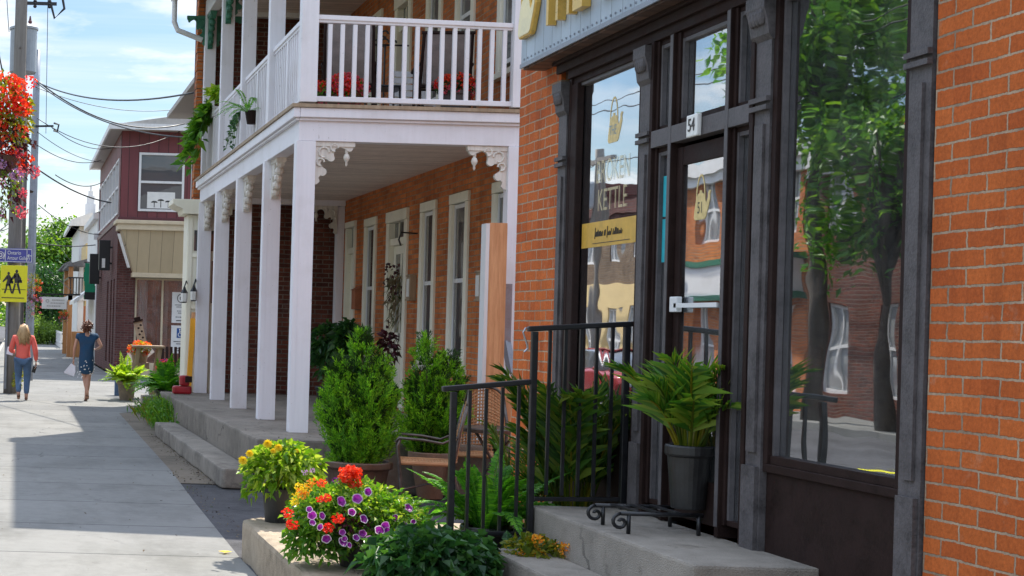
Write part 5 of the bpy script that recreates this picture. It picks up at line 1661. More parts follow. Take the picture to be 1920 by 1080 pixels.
# --- yellow dahlias in a black nursery pot on the terrace corner
r = np.random.default_rng(41)
Yd = 10.62
d0 = P(517, 975, Y=Yd); zt = .265
t = thing('yellow_dahlia_pot', (d0.x, Yd, zt), 'black nursery pot of leafy yellow dahlias on the corner of the concrete terrace', 'flower pot', 'flower pots')
pot(t, (d0.x, Yd, zt), .075, .105, .24, 'pot_black', False)
mb = MB(); c = (d0.x + .04, Yd, zt + .36)
mound(mb, c, .27, .26, .20, 1500, .075, .040, r, 0, .10, .3, .28, .5, -.6)
stalks(mb, (d0.x, Yd, zt + .22), [(c[0] + .2 * math.cos(a), c[1] + .2 * math.sin(a), c[2]) for a in np.linspace(0, 6.2, 12)])
mb.build('foliage', [M['lime'], M['olive']], t, fix=False)
for i, (px, py, rad) in enumerate(((502, 833, .038), (522, 840, .034), (455, 864, .038), (468, 851, .032), (512, 846, .024), (556, 846, .02))):
    p = P(px, py, Y=Yd - .16)
    dahlia(p, (-.1 + .2 * (i % 3 - 1), -.9, .45), rad, [M['yellow_petal'], M['orange_petal']], t, 50 + i)

# --- mixed petunia planter, the nearest one
r = np.random.default_rng(42)
Yp = 8.75
p0 = P(662, 1010, Y=Yp)
t = thing('petunia_planter', (p0.x, Yp, zt), 'big black pot overflowing with purple petunias, red geraniums and lime foliage, nearest the camera', 'flower pot', 'flower pots')
pot(t, (p0.x + .05, Yp, zt), .12, .17, .26, 'pot_black', False)
mb = MB(); c = (p0.x - .02, Yp, zt + .30)
mound(mb, c, .36, .30, .20, 1300, .046, .024, r, 0, .12, .25, .30, .5, -.5)
mound(mb, c, .35, .29, .20, 1500, .044, .024, r, 1, .12, .25, .34, .5, -.5)
mound(mb, (c[0] - .20, Yp - .05, zt + .20), .19, .20, .20, 900, .050, .032, r, 1, .10, .25)
mound(mb, (c[0] + .22, Yp - .03, zt + .30), .22, .20, .13, 300, .044, .02, r, 0, .05)
mound(mb, (c[0] + .22, Yp - .03, zt + .29), .22, .20, .13, 450, .044, .022, r, 1, .05)
mound(mb, (c[0] - .22, Yp - .10, zt + .12), .17, .15, .15, 700, .046, .03, r, 1, .05, .25)
mound(mb, (c[0] + .14, Yp - .16, zt + .18), .18, .12, .12, 420, .044, .026, r, 1, .05, .25)
mound(mb, (c[0] - .05, Yp - .22, zt + .22), .16, .08, .12, 260, .04, .022, r, 3, .1)
stalks(mb, (p0.x, Yp, zt + .24), [(c[0] + .3 * math.cos(a), c[1] + .22 * math.sin(a), c[2] - .02) for a in np.linspace(0, 6.2, 16)], 2)
mb.build('foliage', [M['lime'], M['mid'], M['twig'], M['wine']], t, fix=False)
for i, (px, py) in enumerate(((585, 966), (586, 980), (580, 955), (604, 967), (642, 998), (643, 1016), (646, 1010), (682, 973), (680, 1000), (700, 1023),
                              (702, 1037), (712, 994), (726, 995), (742, 971), (736, 1018), (748, 996), (766, 952), (775, 978), (731, 1012), (690, 922), (670, 935), (655, 1022), (668, 1008), (716, 1004), (722, 986), (750, 1008), (760, 985), (735, 1032), (693, 1012), (612, 1010), (600, 988), (660, 960), (640, 940))):
    p = P(px, py, Y=Yp - .36 + .05 * random.random() + (.12 if px > 735 else 0))
    petunia(p, (random.uniform(-.75, .75), -1, random.uniform(-.4, .75)), random.uniform(.017, .033), t, i, None if i % 4 else [M['purple_petal'], M['lilac_petal']])
for i, (px, py, rad, mt) in enumerate(((540, 962, .030, 'red_petal'), (548, 984, .032, 'red_petal'), (634, 972, .030, 'red_petal'), (615, 990, .030, 'red_petal'),
                                      (612, 934, .026, 'red_petal'), (603, 906, .026, 'scarlet_petal'), (600, 936, .02, 'red_petal'))):
    cluster(P(px, py, Y=Yp - .33), rad, M[mt], t, 70 + i, 60)
hd = P(655, 892, Y=Yp - .05)
for i, (ox, oz, rad) in enumerate(((0, .0, .052), (-.02, .022, .04), (.028, .018, .04), (.0, .036, .034), (.02, -.032, .04), (-.032, -.006, .036))):
    cluster((hd.x + ox, hd.y - .01 * i, hd.z + oz), rad, M['scarlet_petal'], t, 80 + i, 80)
for i, (px, py) in enumerate(((555, 930), (562, 922), (570, 914), (580, 908), (552, 942), (566, 930), (576, 918), (588, 902), (560, 912), (572, 926))):
    cluster(P(px, py, Y=Yp - .2 + .05 * random.random()), .024, M['orange_petal'] if i % 2 else M['yellow_petal'], t, 90 + i, 34)
for i, (px, py) in enumerate(((572, 886), (586, 882), (641, 905), (628, 900))):
    cluster(P(px, py, Y=Yp), .018, M['lilac_petal'] if i < 2 else M['purple_petal'], t, 110 + i, 24)

# --- dark leafy plant in front right
r = np.random.default_rng(43)
q = P(808, 1052, Y=7.85)
t = thing('dark_leafy_planter', (q.x, 7.85, zt), 'low spreading dark green leafy plant right of the petunias', 'plant', 'flower pots')
pot(t, (q.x, 7.85, zt), .13, .17, .16, 'pot_black', False)
mb = MB()
mound(mb, (q.x, 7.85, zt + .16), .33, .28, .165, 1500, .085, .06, r, 0, .06, .3, .22, .8)
mound(mb, (q.x + .2, 8.0, zt + .16), .2, .2, .15, 520, .08, .055, r, 0, .06, .3, .22, .8)
mb.build('foliage', [M['dark']], t, fix=False)
# --- orange begonias behind it
q = P(1000, 1008, Y=8.0)
t = thing('orange_begonia_pot', (q.x, 8.0, zt), 'small orange begonias low by the black railing foot', 'flower pot', 'flower pots')
pot(t, (q.x, 8.0, zt), .09, .12, .19, 'pot_brown', False)
mb = MB(); mound(mb, (q.x, 8.0, zt + .20), .16, .14, .10, 420, .05, .035, r, 0, .04); mb.build('foliage', M['olive'], t, fix=False)
for i in range(11):
    cluster((q.x + random.uniform(-.18, .18), 8.0 - random.uniform(.0, .16), zt + .24 + random.uniform(-.02, .08)), .028, M['orange_petal'], t, 130 + i, 26)

# --- fern in front of the railing, palms behind it and by the door
f0 = P(915, 960, Y=8.78)
fern((f0.x, 8.78, .26), 60, .66, 'large bright green fern spilling round the foot of the black railing', 'fern', (.11, .15, .26, 'pot_black'), 61, leaf=.07, pairs=44, width=.018, lift=(.6, 1.5))
fd_ = P(965, 985, Y=8.12)
fern((fd_.x, 8.12, .26), 26, .30, 'small dark fern at the foot of the taller railing post', 'dark', (.07, .09, .12, 'pot_black'), 68, leaf=.05, width=.015, lift=(.3, 1.3))
f1_ = P(790, 950, Y=8.9)
fern((f1_.x, 9.1, .26), 14, .34, 'smaller fern tucked left of the large one behind the petunias', 'fern', (.08, .11, .18, 'pot_black'), 62, leaf=.045, width=.014)
q = P(1075, 900, Y=8.75)
palm((q.x, 8.75, .26), 34, 1.18, 'dense dark palm behind the tall black railing under the shop window', (.13, .17, .26, 'pot_black'), 63, .32, (1.28, 1.55), 'palm_dark')
q = P(960, 880, Y=9.4)
palm((q.x + .08, 9.3, .26), 14, .85, 'thin palm with tan stems between the table and the tall railing', (.10, .13, .20, 'pot_black'), 64, .18, (1.25, 1.55), 'palm_dark')
q = P(1303, 800, Y=7.45)
palm((q.x, 7.5, .80), 26, .60, 'airy light green palm beside the shop door', (.08, .11, .32, 'pot_black'), 65, .27, (1.0, 1.5))

# --- pavement end: lime fern in a stone urn, green fern, flowers, weeds
Yf = 31.5
q = P(236, 741, Y=Yf)
t = fern((q.x, Yf, 0), 64, .74, 'lime green fern in a stone urn at the pavement edge', 'fern_lime', (.13, .19, .40, 'pot_stone'), 66, leaf=.13, pairs=17, width=.05, lift=(.35, 1.5))
q = P(312, 752, Y=29.0)
fern((q.x - .05, 28.6, 0), 64, .88, 'dark green fern in a dark pot beside the end of the porch', 'fern', (.16, .22, .38, 'pot_black'), 67, leaf=.14, pairs=20, width=.045, lift=(.35, 1.5))
def flower_pot(name, px, py, Y, zb, rad, petal, leaf, label, potspec, n, seed, fr=.04, group='flower pots'):
    r = np.random.default_rng(seed)
    q = P(px, py, Y=Y)
    t = thing(name, (q.x, Y, zb), label, 'flower pot', group)
    pot(t, (q.x, Y, zb), *potspec)
    mb = MB(); c = (q.x, Y, zb + potspec[2] + rad * .25)
    mound(mb, c, rad, rad * .9, rad * .62, int(700), .05, .03, r, 0, .04); mb.build('foliage', M[leaf], t, fix=False)
    for i in range(n):
        d = unit(r.normal(size=3) + np.array([0, -.6, .6]))
        cluster(np.array(c) + d * np.array([rad, rad * .9, rad * .62]), fr * r.uniform(.8, 1.2), M[petal[i % len(petal)]], t, seed * 100 + i, 26)
    return t
flower_pot('orange_mum_pot', 262, 660, 32.6, .78, .24, ['scarlet_petal', 'orange_petal'], 'lime', 'tan box of orange-red mums raised on a board by the lime fern', (.15, .20, .22, 'old_wood'), 34, 71, .06)
flower_pot('red_mum_pot', 312, 690, 31.2, .48, .20, ['red_petal', 'purple_petal', 'pink_petal'], 'wine', 'deep red bushy flowers between the two ferns', (.14, .17, .22, 'pot_black'), 24, 72, .05)
def weeds(px, py, Y, n, h, label, seed, mat):
    r = np.random.default_rng(seed); q = P(px, py, Y=Y)
    t = thing('weed_clump', (q.x, Y, 0), label, 'weeds', 'weeds at the step')
    mb = MB()
    Pn = np.stack([q.x + r.normal(size=n) * .13, Y + r.normal(size=n) * .75, np.full(n, .0)], 1)
    A = np.stack([r.normal(size=n) * .35, r.normal(size=n) * .3, np.ones(n)], 1)
    mb.leaves(Pn, A, r.normal(size=(n, 3)) + np.array([0, -1, 0]), h * r.uniform(.4, 1.1, n), .022, .15, .1)
    for i in range(n // 2):
        k = 6; tt = r.uniform(.3, 1, k)[:, None]
        mb.leaves(Pn[i] + A[i] * tt * h * .7, r.normal(size=(k, 3)) + np.array([0, 0, .3]), r.normal(size=(k, 3)), .07, .035, .2)
    mb.build('leaves', M[mat], t, fix=False)
weeds(318, 800, 23.3, 420, .62, 'ragged weeds growing against the low concrete step', 73, 'mid')
weeds(300, 790, 24.3, 200, .5, 'dry olive weeds by the far end of the step', 74, 'olive')
weeds(278, 775, 26.2, 60, .22, 'small weed tuft in the old pavement', 75, 'mid')
# broad dock leaf at the near end
r = np.random.default_rng(5)
q = P(340, 815, Y=22.0); mb = MB(); n = 26
a_ = r.uniform(0, 6.28, n)
mb.leaves(np.tile([q.x - .05, 22.0, .02], (n, 1)), np.stack([np.cos(a_), np.sin(a_), r.uniform(.3, 1.2, n)], 1), np.tile([0, 0, 1.], (n, 1)) + r.normal(size=(n, 3)) * .2, r.uniform(.16, .32, n), .10, .15, .25)
tag(mb.build('dock_weed', M['lime'], fix=False), 'broad-leaved green weed at the near end of the weedy strip', 'weeds', 'weeds at the step')
# fallen yellow leaf on the pavement
q = P(422, 1035, Z=.012); mb = MB()
mb.leaves([[q.x, q.y, .008]] * 4, [[1, .2, .12], [-.8, .5, .1], [-.2, -.9, .12], [.3, .9, .1]], [[0, 0, 1]] * 4, .055, .04, .2)
tag(mb.build('fallen_leaf', M['yellow_petal'], fix=False), 'yellow fallen leaf on the sunlit pavement', 'leaf')

# --- hanging baskets
def basket(c, R_, H_, label, seed, big=True, hang_from=None, post=None):
    r = np.random.default_rng(seed)
    x, y, z = c
    t = thing('hanging_basket', (x, y, z - H_ / 2), label, 'hanging basket', 'hanging flower baskets')
    zb = z - H_ * .12
    mb = MB(); mb.lathe((x, y, zb - R_ * .45), [(R_ * .2, 0), (R_ * .42, R_ * .12), (R_ * .55, R_ * .42), (R_ * .58, R_ * .45)], 18); mb.build('basket', M['pot_brown'], t)
    mb = MB()
    for a in (0, 2.1, 4.2): mb.tube([(x + R_ * .56 * math.cos(a), y + R_ * .56 * math.sin(a), zb), (x, y, z + H_ * .62)], .006, 5)
    mb.build('chain', M['wire'], t)
    mb = MB(); s_ = R_ / .5
    mound(mb, (x, y, z + H_ * .10), R_ * .85, R_ * .85, H_ * .34, int(700 * (1.4 if big else .6)), .085 * s_, .06 * s_, r, 0, .05, .3)
    mound(mb, (x, y, z - H_ * .12), R_ * .9, R_ * .9, H_ * .30, int(600 * (1.4 if big else .6)), .07 * s_, .045 * s_, r, 1, H_ * .2, .4, .25, .4, -.9)
    mound(mb, (x, y, z - H_ * .34), R_ * .62, R_ * .62, H_ * .2, int(380 * (1.4 if big else .6)), .05 * s_, .028 * s_, r, 2, H_ * .1, .4, .25, .4, -.9)
    mb.build('foliage', [M['olive'], M['wine'], M['lime']], t, fix=False)
    k = 64 if big else 26
    for i in range(k):
        d = unit(r.normal(size=3) + np.array([0, -.35, 0])); f = r.uniform(-.5, .45)
        top = f > -.12
        p = np.array([x, y, z + f * H_]) + d * np.array([R_, R_, .04]) * (.95 - .35 * abs(f + .1))
        mt = M['scarlet_petal'] if (top and i % 3) else (M['red_petal'] if top else (M['lilac_petal'] if i % 3 == 0 else M['pink_petal']))
        cluster(p, (.085 if top else .066) * s_ * r.uniform(.8, 1.25), mt, t, seed * 100 + i, 40 if big else 24, w=.55, flat=.9)
    return t
bc = P(2, 262, Y=11.5)
basket((bc.x - .04, 11.5, bc.z), .33, 1.10, 'nearest hanging basket, red begonias over wine-dark leaves and trailing purple flowers', 77)
lp = thing('lamp_post', (-.62, 11.5, 0), 'dark lamp post at the kerb whose arm carries the nearest flower basket', 'lamp post')
mb = MB(); mb.tube([(-.62, 11.5, 0), (-.62, 11.5, 5.4)], [.07, .05], 14); mb.lathe((-.62, 11.5, 0), [(.15, 0), (.15, .3), (.09, .5), (.07, .55)], 16); mb.build('shaft', M['frame_dark'], lp, smooth=True)
mb = MB(); mb.tube([(-.62, 11.5, bc.z + 1.05), (-.40, 11.5, bc.z + 1.12), (bc.x - .04, 11.5, bc.z + .66)], .016, 8); mb.tube([(-.62, 11.5, bc.z + .7), (-.5, 11.5, bc.z + .95), (-.36, 11.5, bc.z + 1.07)], .012, 8); mb.build('basket_arm', M['black_iron'], lp)
mb = MB(); mb.lathe((-.62, 11.5, 5.4), [(.05, 0), (.16, .1), (.20, .5), (.05, .62), (.02, .75)], 12); mb.build('lantern', M['sign_white'], lp)
q = P(60, 548, Y=39.9)
basket((q.x + .03, 39.7, q.z), .26, 1.2, 'second hanging basket, orange and purple, just right of the yellow sign', 78, False)
q = P(120, 592, Y=66)
basket((q.x, 66, q.z), .26, .55, 'small red hanging basket on the far orange post', 79, False)
q = P(20, 735, Y=32.6); r = np.random.default_rng(6); mb = MB()
mound(mb, (q.x + .16, 32.7, .25), .10, .2, .35, 260, .08, .03, r, 0)
tag(mb.build('kerb_weeds', M['olive'], fix=False), 'yellowish weeds at the foot of the nearest pole', 'weeds')
# ================================================================== black railing by the shop
t = thing('iron_railing', (2.8, 8.37, .265), 'black iron railing with a low section and a taller section running to the shop wall', 'railing')
Yr = 8.37
a, b, c = P(851, 730, Y=Yr), P(1000, 716, Y=Yr), P(1000, 617, Y=Yr)
d = P(1176, 607, Y=Yr)
for x, z0, z1 in ((a.x, .26, a.z + .0), (b.x, .26, c.z), (d.x, .68, d.z)):
    mb = MB(); mb.box(x - .017, x + .017, Yr - .017, Yr + .017, z0, z1 - .014); mb.build('post', M['black_iron'], t, bevel=.004)
def rail(p, q, w=.042, h=.03):
    mb = MB(); mb.bar(p, q, w, h); mb.build('rail', M['black_iron'], t, bevel=.006)
rail((a.x - .065, Yr, a.z), (b.x - .017, Yr, b.z)); rail((c.x - .03, Yr, c.z), (d.x + .03, Yr, d.z))
rail((a.x + .017, Yr, .53), (b.x - .017, Yr, .535), .024, .024); rail((b.x + .017, Yr, .73), (d.x - .017, Yr, .74), .024, .024)
rail((d.x + .017, Yr, d.z - .15), (KS * XS - .012, Yr, d.z - .15), .02, .032)
for i in range(4):
    x = a.x + (b.x - a.x) * (i + 1) / 4.85 + .0
    zt_ = a.z + (b.z - a.z) * (x - a.x) / (b.x - a.x)
    mb = MB(); mb.box(x - .0085, x + .0085, Yr - .0085, Yr + .0085, .543, zt_ - .014); mb.build('baluster', M['black_iron'], t)
for i in range(5):
    x = b.x + (d.x - b.x) * (i + 1) / 5.9
    zt_ = c.z + (d.z - c.z) * (x - c.x) / (d.x - c.x)
    mb = MB(); mb.box(x - .0085, x + .0085, Yr - .0085, Yr + .0085, .753, zt_ - .014); mb.build('baluster', M['black_iron'], t)
mb = MB(); e = P(981, 620, Y=Yr)
mb.tube([(c.x - .02, Yr, c.z + .003), (e.x + .013, Yr, c.z + .005), (e.x, Yr, c.z - .02), (c.x - .032, Yr, c.z - .09), (c.x - .03, Yr, c.z - .11), (c.x - .048, Yr, c.z - .13)], .005, 6)
mb.build('latch_hook', M['rim'], t)

# ================================================================== bistro chairs and table
def bistro_chair(loc, rz, label):
    """arm chair: curved bronze frame, woven tan seat and high rounded back; faces local -Y"""
    t = thing('bistro_chair', loc, label, 'chair', 'woven patio chairs')
    x, y, z = loc
    T = lambda p: (x + p[0], y + p[1], z + p[2])
    for sx in (-1, 1):
        mb = MB()
        mb.tube([T((sx * .27, -.25, 0)), T((sx * .25, -.23, .2)), T((sx * .27, -.25, .42)), T((sx * .285, -.27, .60)), T((sx * .28, -.25, .665))], .016, 8); mb.build('front_leg', M['iron_worn'], t, smooth=True)
        mb = MB(); mb.tube([T((sx * .25, .33, 0)), T((sx * .24, .24, .3)), T((sx * .235, .22, .44)), T((sx * .235, .27, .75)), T((sx * .20, .33, .98))], .016, 8); mb.build('back_leg', M['iron_worn'], t, smooth=True)
        mb = MB(); mb.tube([T((sx * .28, -.29, .64)), T((sx * .28, -.26, .675)), T((sx * .285, -.05, .665)), T((sx * .28, .12, .64)), T((sx * .25, .25, .70))], [.02, .022, .022, .02, .016], 8, flat=.6); mb.build('arm', M['iron_worn'], t, smooth=True)
    mb = MB()
    mb.tube([T((.20 * math.cos(q), .33 + .02 * math.sin(q), .98 + .13 * math.sin(q))) for q in np.linspace(0, math.pi, 13)], .015, 8)
    mb.build('back_frame', M['iron_worn'], t, smooth=True)
    mb = MB(); mb.tube([T((-.235, .22, .43)), T((.235, .22, .43))], .013, 8); mb.build('stretcher', M['iron_worn'], t, smooth=True)
    mb = MB(); mb.tube([T((-.24, .24, .2)), T((-.02, -.0, .24)), T((.25, -.23, .2))], .010, 6); mb.build('stretcher', M['iron_worn'], t, smooth=True)
    def weave(mb, pt, nu, nv):
        for i in range(nu):
            mb.tube([pt(i / (nu - 1), v, (.004 if (i + k) % 2 else -.004)) for k, v in enumerate(np.linspace(0, 1, nv))], .0072, 4)
        for j in range(nv):
            mb.tube([pt(u, j / (nv - 1), (-.004 if (j + k) % 2 else .004)) for k, u in enumerate(np.linspace(0, 1, nu))], .0072, 4)
    def back(u, v, o):
        zz = .46 + v * (.52 + .12 * math.sin(u * math.pi))
        w = .215 - .02 * v
        return T((-w + 2 * w * u, .225 + .11 * v ** 1.3 + o + .03 * math.sin(u * math.pi), zz))
    mb = MB(); weave(mb, back, 15, 20); mb.build('woven_back', M['wicker'], t)
    def seat(u, v, o):
        w = .245 - .02 * v
        return T((-w + 2 * w * u, -.24 + .46 * v, .445 + o - .02 * math.sin(u * math.pi) * math.sin(v * math.pi)))
    mb = MB(); weave(mb, seat, 18, 17)
    pts = [seat(0, 0, 0), seat(1, 0, 0), seat(1, 1, 0), seat(0, 1, 0), seat(0, 0, 0)]
    for i in range(4): mb.tube([pts[i], pts[i + 1]], .019, 8)
    mb.build('woven_seat', M['wicker'], t)
    t.rotation_euler.z = rz
    return t
q = P(797, 872, Y=13.75)
bistro_chair((q.x + .02, 13.75, 0), R(-104), 'woven tan chair with bronze arms in front of the smaller cedar')
q = P(902, 850, Y=14.75)
bistro_chair((q.x, 14.75, 0), R(-18), 'woven tan chair with a high rounded back behind the bistro table')
q = P(928, 790, Y=14.05)
t = thing('bistro_table', (q.x, 14.05, 0), 'small round bronze bistro table with crossed legs among the palms', 'table')
mb = MB(); mb.lathe((q.x, 14.05, .715), [(.30, 0), (.325, .005), (.325, .035), (.31, .045), (.29, .04)], 32); mb.build('tabletop', M['iron_worn'], t)
for k in range(3):
    a_ = 2.1 * k + .5
    mb = MB(); mb.tube([(q.x + .26 * math.cos(a_), 14.05 + .26 * math.sin(a_), 0), (q.x + .05 * math.cos(a_ + .3), 14.05 + .05 * math.sin(a_ + .3), .38), (q.x - .20 * math.cos(a_ - .2), 14.05 - .2 * math.sin(a_ - .2), .714)], .014, 8)
    mb.build('leg', M['iron_worn'], t, smooth=True)

# low scrolled iron stand on the landing, the light palm's pot stands on it
q = P(1068, 938, Y=7.75)
t = thing('iron_plant_stand', (3.18, 7.5, .686), 'low black iron stand with scrolled ends under the palm by the shop door', 'plant stand')
ax_ = q.x + .08
for y in (7.66, 7.34):
    mb = MB()
    mb.tube([(3.40, y, .785), (3.2, y, .785), (ax_ + .02, y, .785)], .011, 8)
    mb.tube([(ax_ + .02 - .045 * math.sin(v_) * (1 - v_ / 9), y, .743 + .042 * math.cos(v_) * (1 - v_ / 9)) for v_ in np.linspace(0, 7.5, 18)], .009, 7)
    for xx in (ax_ + .06, 3.38): mb.tube([(xx, y, .784), (xx, y, .686)], .010, 7)
    mb.build('scroll_rail', M['black_iron'], t, smooth=True)
for xx in (3.08, 3.18, 3.28):
    mb = MB(); mb.box(xx - .012, xx + .012, 7.34, 7.66, .789, .798); mb.build('slat', M['black_iron'], t)

# fresh board propped on end beside the shop, white board behind, offcut and tin spout
YB = 15.40
q0, q1 = P(913, 600, Y=YB), P(946, 600, Y=YB)
zt_ = P(930, 418, Y=YB).z
t = thing('wooden_board', (q0.x, YB, 0), 'tall fresh orange-brown board standing on end before the near end of the porch', 'board')
mb = MB(); mb.bar(((q0.x + q1.x) / 2, YB, 0), ((q0.x + q1.x) / 2 - .0, YB + .005, zt_), q1.x - q0.x, .04, 0, (0, 1, 0)); mb.build('plank', M['fresh_wood'], t, bevel=.002)
x_ = P(906, 600, Y=YB).x
mb = MB(); mb.box(x_, q0.x - .002, YB - .018, YB + .14, 0, zt_ - .008); tag(mb.build('white_board', M['white_far']), 'narrow white board standing edge-on against the fresh orange-brown board', 'board')
q = P(956, 740, Y=YB)
mb = MB(); mb.box(q1.x + .003, q1.x + .11, YB + .01, YB + .05, 0, P(956, 706, Y=YB).z); tag(mb.build('wood_offcut', M['fresh_wood']), 'short orange wooden offcut at the foot of the tall board', 'board')
mb = MB(); a, b = P(949, 640, Y=YB + .2), P(960, 700, Y=YB + .12)
mb.bar(a, b, .08, .06); mb.bar((a.x, a.y, a.z + .6), a, .08, .06); tag(mb.build('tin_spout', M['pole_steel']), 'grey tin spout beside the white half column', 'downspout')

# ================================================================== on the balcony
ZB = 4.04
def sling_chair(loc, rz, h, label):
    t = thing('rocking_chair', loc, label, 'chair', 'sling chairs on the balcony')
    x, y, z = loc
    T = lambda p: (x + p[0], y + p[1], z + p[2])
    for sx in (-1, 1):
        mb = MB(); mb.tube([T((sx * .28, -.42, .06)), T((sx * .28, -.1, .015)), T((sx * .28, .25, .02)), T((sx * .28, .55, .09))], .02, 7); mb.build('rocker', M['frame_dark'], t)
        mb = MB(); mb.tube([T((sx * .28, -.25, .04)), T((sx * .28, -.27, .60))], .018, 7); mb.build('front_leg', M['frame_dark'], t)
        mb = MB(); mb.tube([T((sx * .28, .2, .02)), T((sx * .27, .22, .42)), T((sx * .26, .40, h))], .02, 7); mb.build('back_post', M['frame_dark'], t)
        mb = MB(); mb.tube([T((sx * .30, -.30, .60)), T((sx * .30, .1, .62)), T((sx * .28, .28, .60))], .022, 7); mb.build('arm', M['frame_dark'], t)
    for w_, yy, zz in ((.29, .40, h), (.27, -.26, .40), (.27, .22, .36)):
        mb = MB(); mb.tube([T((-w_, yy, zz)), T((w_, yy, zz))], .019, 7); mb.build('crossbar', M['frame_dark'], t)
    mb = MB()
    pr = [(-.26, .405), (-.1, .375), (.1, .35), (.225, .38), (.30, .62), (.395, h - .01)]
    vs = [T((sx * .25, q[0], q[1])) for q in pr for sx in (-1, 1)]
    vs2 = [T((sx * .25, q[0] + .012, q[1] + .012)) for q in pr for sx in (-1, 1)]
    mb.add(vs + vs2, [(2 * i, 2 * i + 1, 2 * i + 3, 2 * i + 2) for i in range(5)] + [(12 + 2 * i, 14 + 2 * i, 15 + 2 * i, 13 + 2 * i) for i in range(5)] + [(0, 2, 14, 12)])
    mb.build('sling', M['grey_cloth'], t, fix=False)
    t.rotation_euler.z = rz
    return t
q = P(650, 190, Y=17.2); sling_chair((q.x, 17.1, ZB), R(166), 1.08, 'left sling rocking chair on the balcony, its grey back filling the corner by the column')
q = P(833, 190, Y=16.9); sling_chair((q.x, 17.0, ZB), R(172), .93, 'right sling rocking chair on the balcony behind the red flowers in a grey bucket')
q = P(775, 190, Y=18.2)
t = thing('white_chair', (q.x, 18.2, ZB), 'small white slatted chair on the balcony between the two rocking chairs', 'chair')
x, y = q.x, 18.2
mb = MB()
for k in range(6): mb.bar((x - .22, y + .25 + .018 * k, ZB + .36 + k * .085), (x + .22, y + .25 + .018 * k, ZB + .36 + k * .085), .015, .068)
mb.build('backrest', M['plastic_white'], t)
mb = MB()
for k in range(5): mb.box(x - .22, x + .22, y - .22 + k * .09, y - .15 + k * .09, ZB + .32 + k * .004, ZB + .34 + k * .004)
mb.build('seat', M['plastic_white'], t)
for sx in (-1, 1):
    for yy, h in ((-.2, .32), (.24, .82)):
        mb = MB(); mb.bar((x + sx * .20, y + yy, ZB), (x + sx * .20, y + yy + (.09 if h > .5 else 0), ZB + h), .035, .035); mb.build('leg', M['plastic_white'], t)
q = P(712, 185, Y=18.0)
t = thing('balcony_table', (q.x, 18.0, ZB), 'low black iron table in shadow on the balcony', 'table')
mb = MB(); mb.box(q.x - .25, q.x + .25, 17.8, 18.2, ZB + .50, ZB + .53); mb.build('tabletop', M['black_iron'], t, bevel=.008)
for sx in (-1, 1):
    for yy in (17.84, 18.16): mb = MB(); mb.tube([(q.x + sx * .22, yy, ZB), (q.x + sx * .2, yy, ZB + .5)], .015, 6); mb.build('leg', M['black_iron'], t)
flower_pot('pink_flower_pot', 642, 190, 16.48, ZB, .26, ['pink_petal', 'pink_petal', 'red_petal'], 'mid', 'mass of pink flowers in a low pot in the balcony corner beside the column', (.14, .18, .16, 'pot_brown'), 60, 81, .055, 'balcony flower pots')
flower_pot('red_flower_bucket', 853, 190, 16.42, ZB, .21, ['red_petal', 'pink_petal', 'scarlet_petal'], 'dark', 'red and pink flowers in a grey bucket behind the right half of the balcony rail', (.14, .17, .24, 'frame_grey'), 34, 82, .05, 'balcony flower pots')
mb = MB(); q = P(722, 80, Y=18.9)
for cx, cz, rr in ((0, 0, .05), (.0, .11, .04), (-.10, -.0, .035), (.11, .0, .035)):
    ring(mb, q.x + cx, q.z + cz, rr, 18.9, .012, 12, 0, 5)
mb.tube([(q.x - .2, 18.9, q.z - .03), (q.x + .3, 18.9, q.z - .03)], .012, 6); mb.tube([(q.x, 18.9, q.z - .05), (q.x, 18.9, ZB)], .012, 6); mb.lathe((q.x, 18.9, ZB), [(.12, 0), (.12, .02)], 12)
tag(mb.build('iron_plant_hanger', M['black_iron']), 'black scrollwork iron stand on the balcony', 'plant stand')
# plants trailing over the side rail
def trailing(name, c, n, ln, label, mat, seed, hang=.5, L=.16, W=.05):
    r = np.random.default_rng(seed); x, y, z = c
    t = thing(name, c, label, 'plant', 'plants on the balcony rail')
    mb = MB(); mb.box(x + .06, x + .22, y - .3, y + .3, z - .02, z + .14); mb.build('window_box', M['white_far'], t, bevel=.01)
    mb = MB()
    for i in range(n):
        az = r.uniform(2.2, 4.2); l = ln * r.uniform(.5, 1.1); y0 = y + r.uniform(-.28, .28)
        tt = np.linspace(0, 1, 9)
        Pn = np.stack([x + .12 + np.cos(az) * l * .45 * tt, y0 + np.sin(az) * l * .5 * tt, z + .12 + l * (.35 * tt - hang * 1.6 * tt ** 2)], 1)
        stems_tube(mb, Pn, .006, .002, 1, 3)
        for s_ in (-1, 1):
            A = r.normal(size=(8, 3)) * .5 + np.array([math.cos(az), 0, -.3 * hang]) + s_ * np.array([0, .7, 0])
            mb.leaves(Pn[1:], A, r.normal(size=(8, 3)) * .5 + np.array([-.3, -.3, 1]), L * r.uniform(.6, 1.1, 8), W, .15, .15)
    mb.build('foliage', [M[mat], M['mid']], t, fix=False)
    return t
q = P(392, 205, Y=23.9)
trailing('trailing_vine', (XF - .02, 23.8, 4.95), 26, 1.0, 'big-leaved green plant spilling over the far end of the balcony rail', 'mid', 83, .75, .24, .10)
trailing('balcony_box_plant', (XF + .12, 22.9, 5.0), 14, .6, 'leafy box plant with pale tips between the two farthest balcony columns', 'fern_lime', 84, .1, .2, .08)
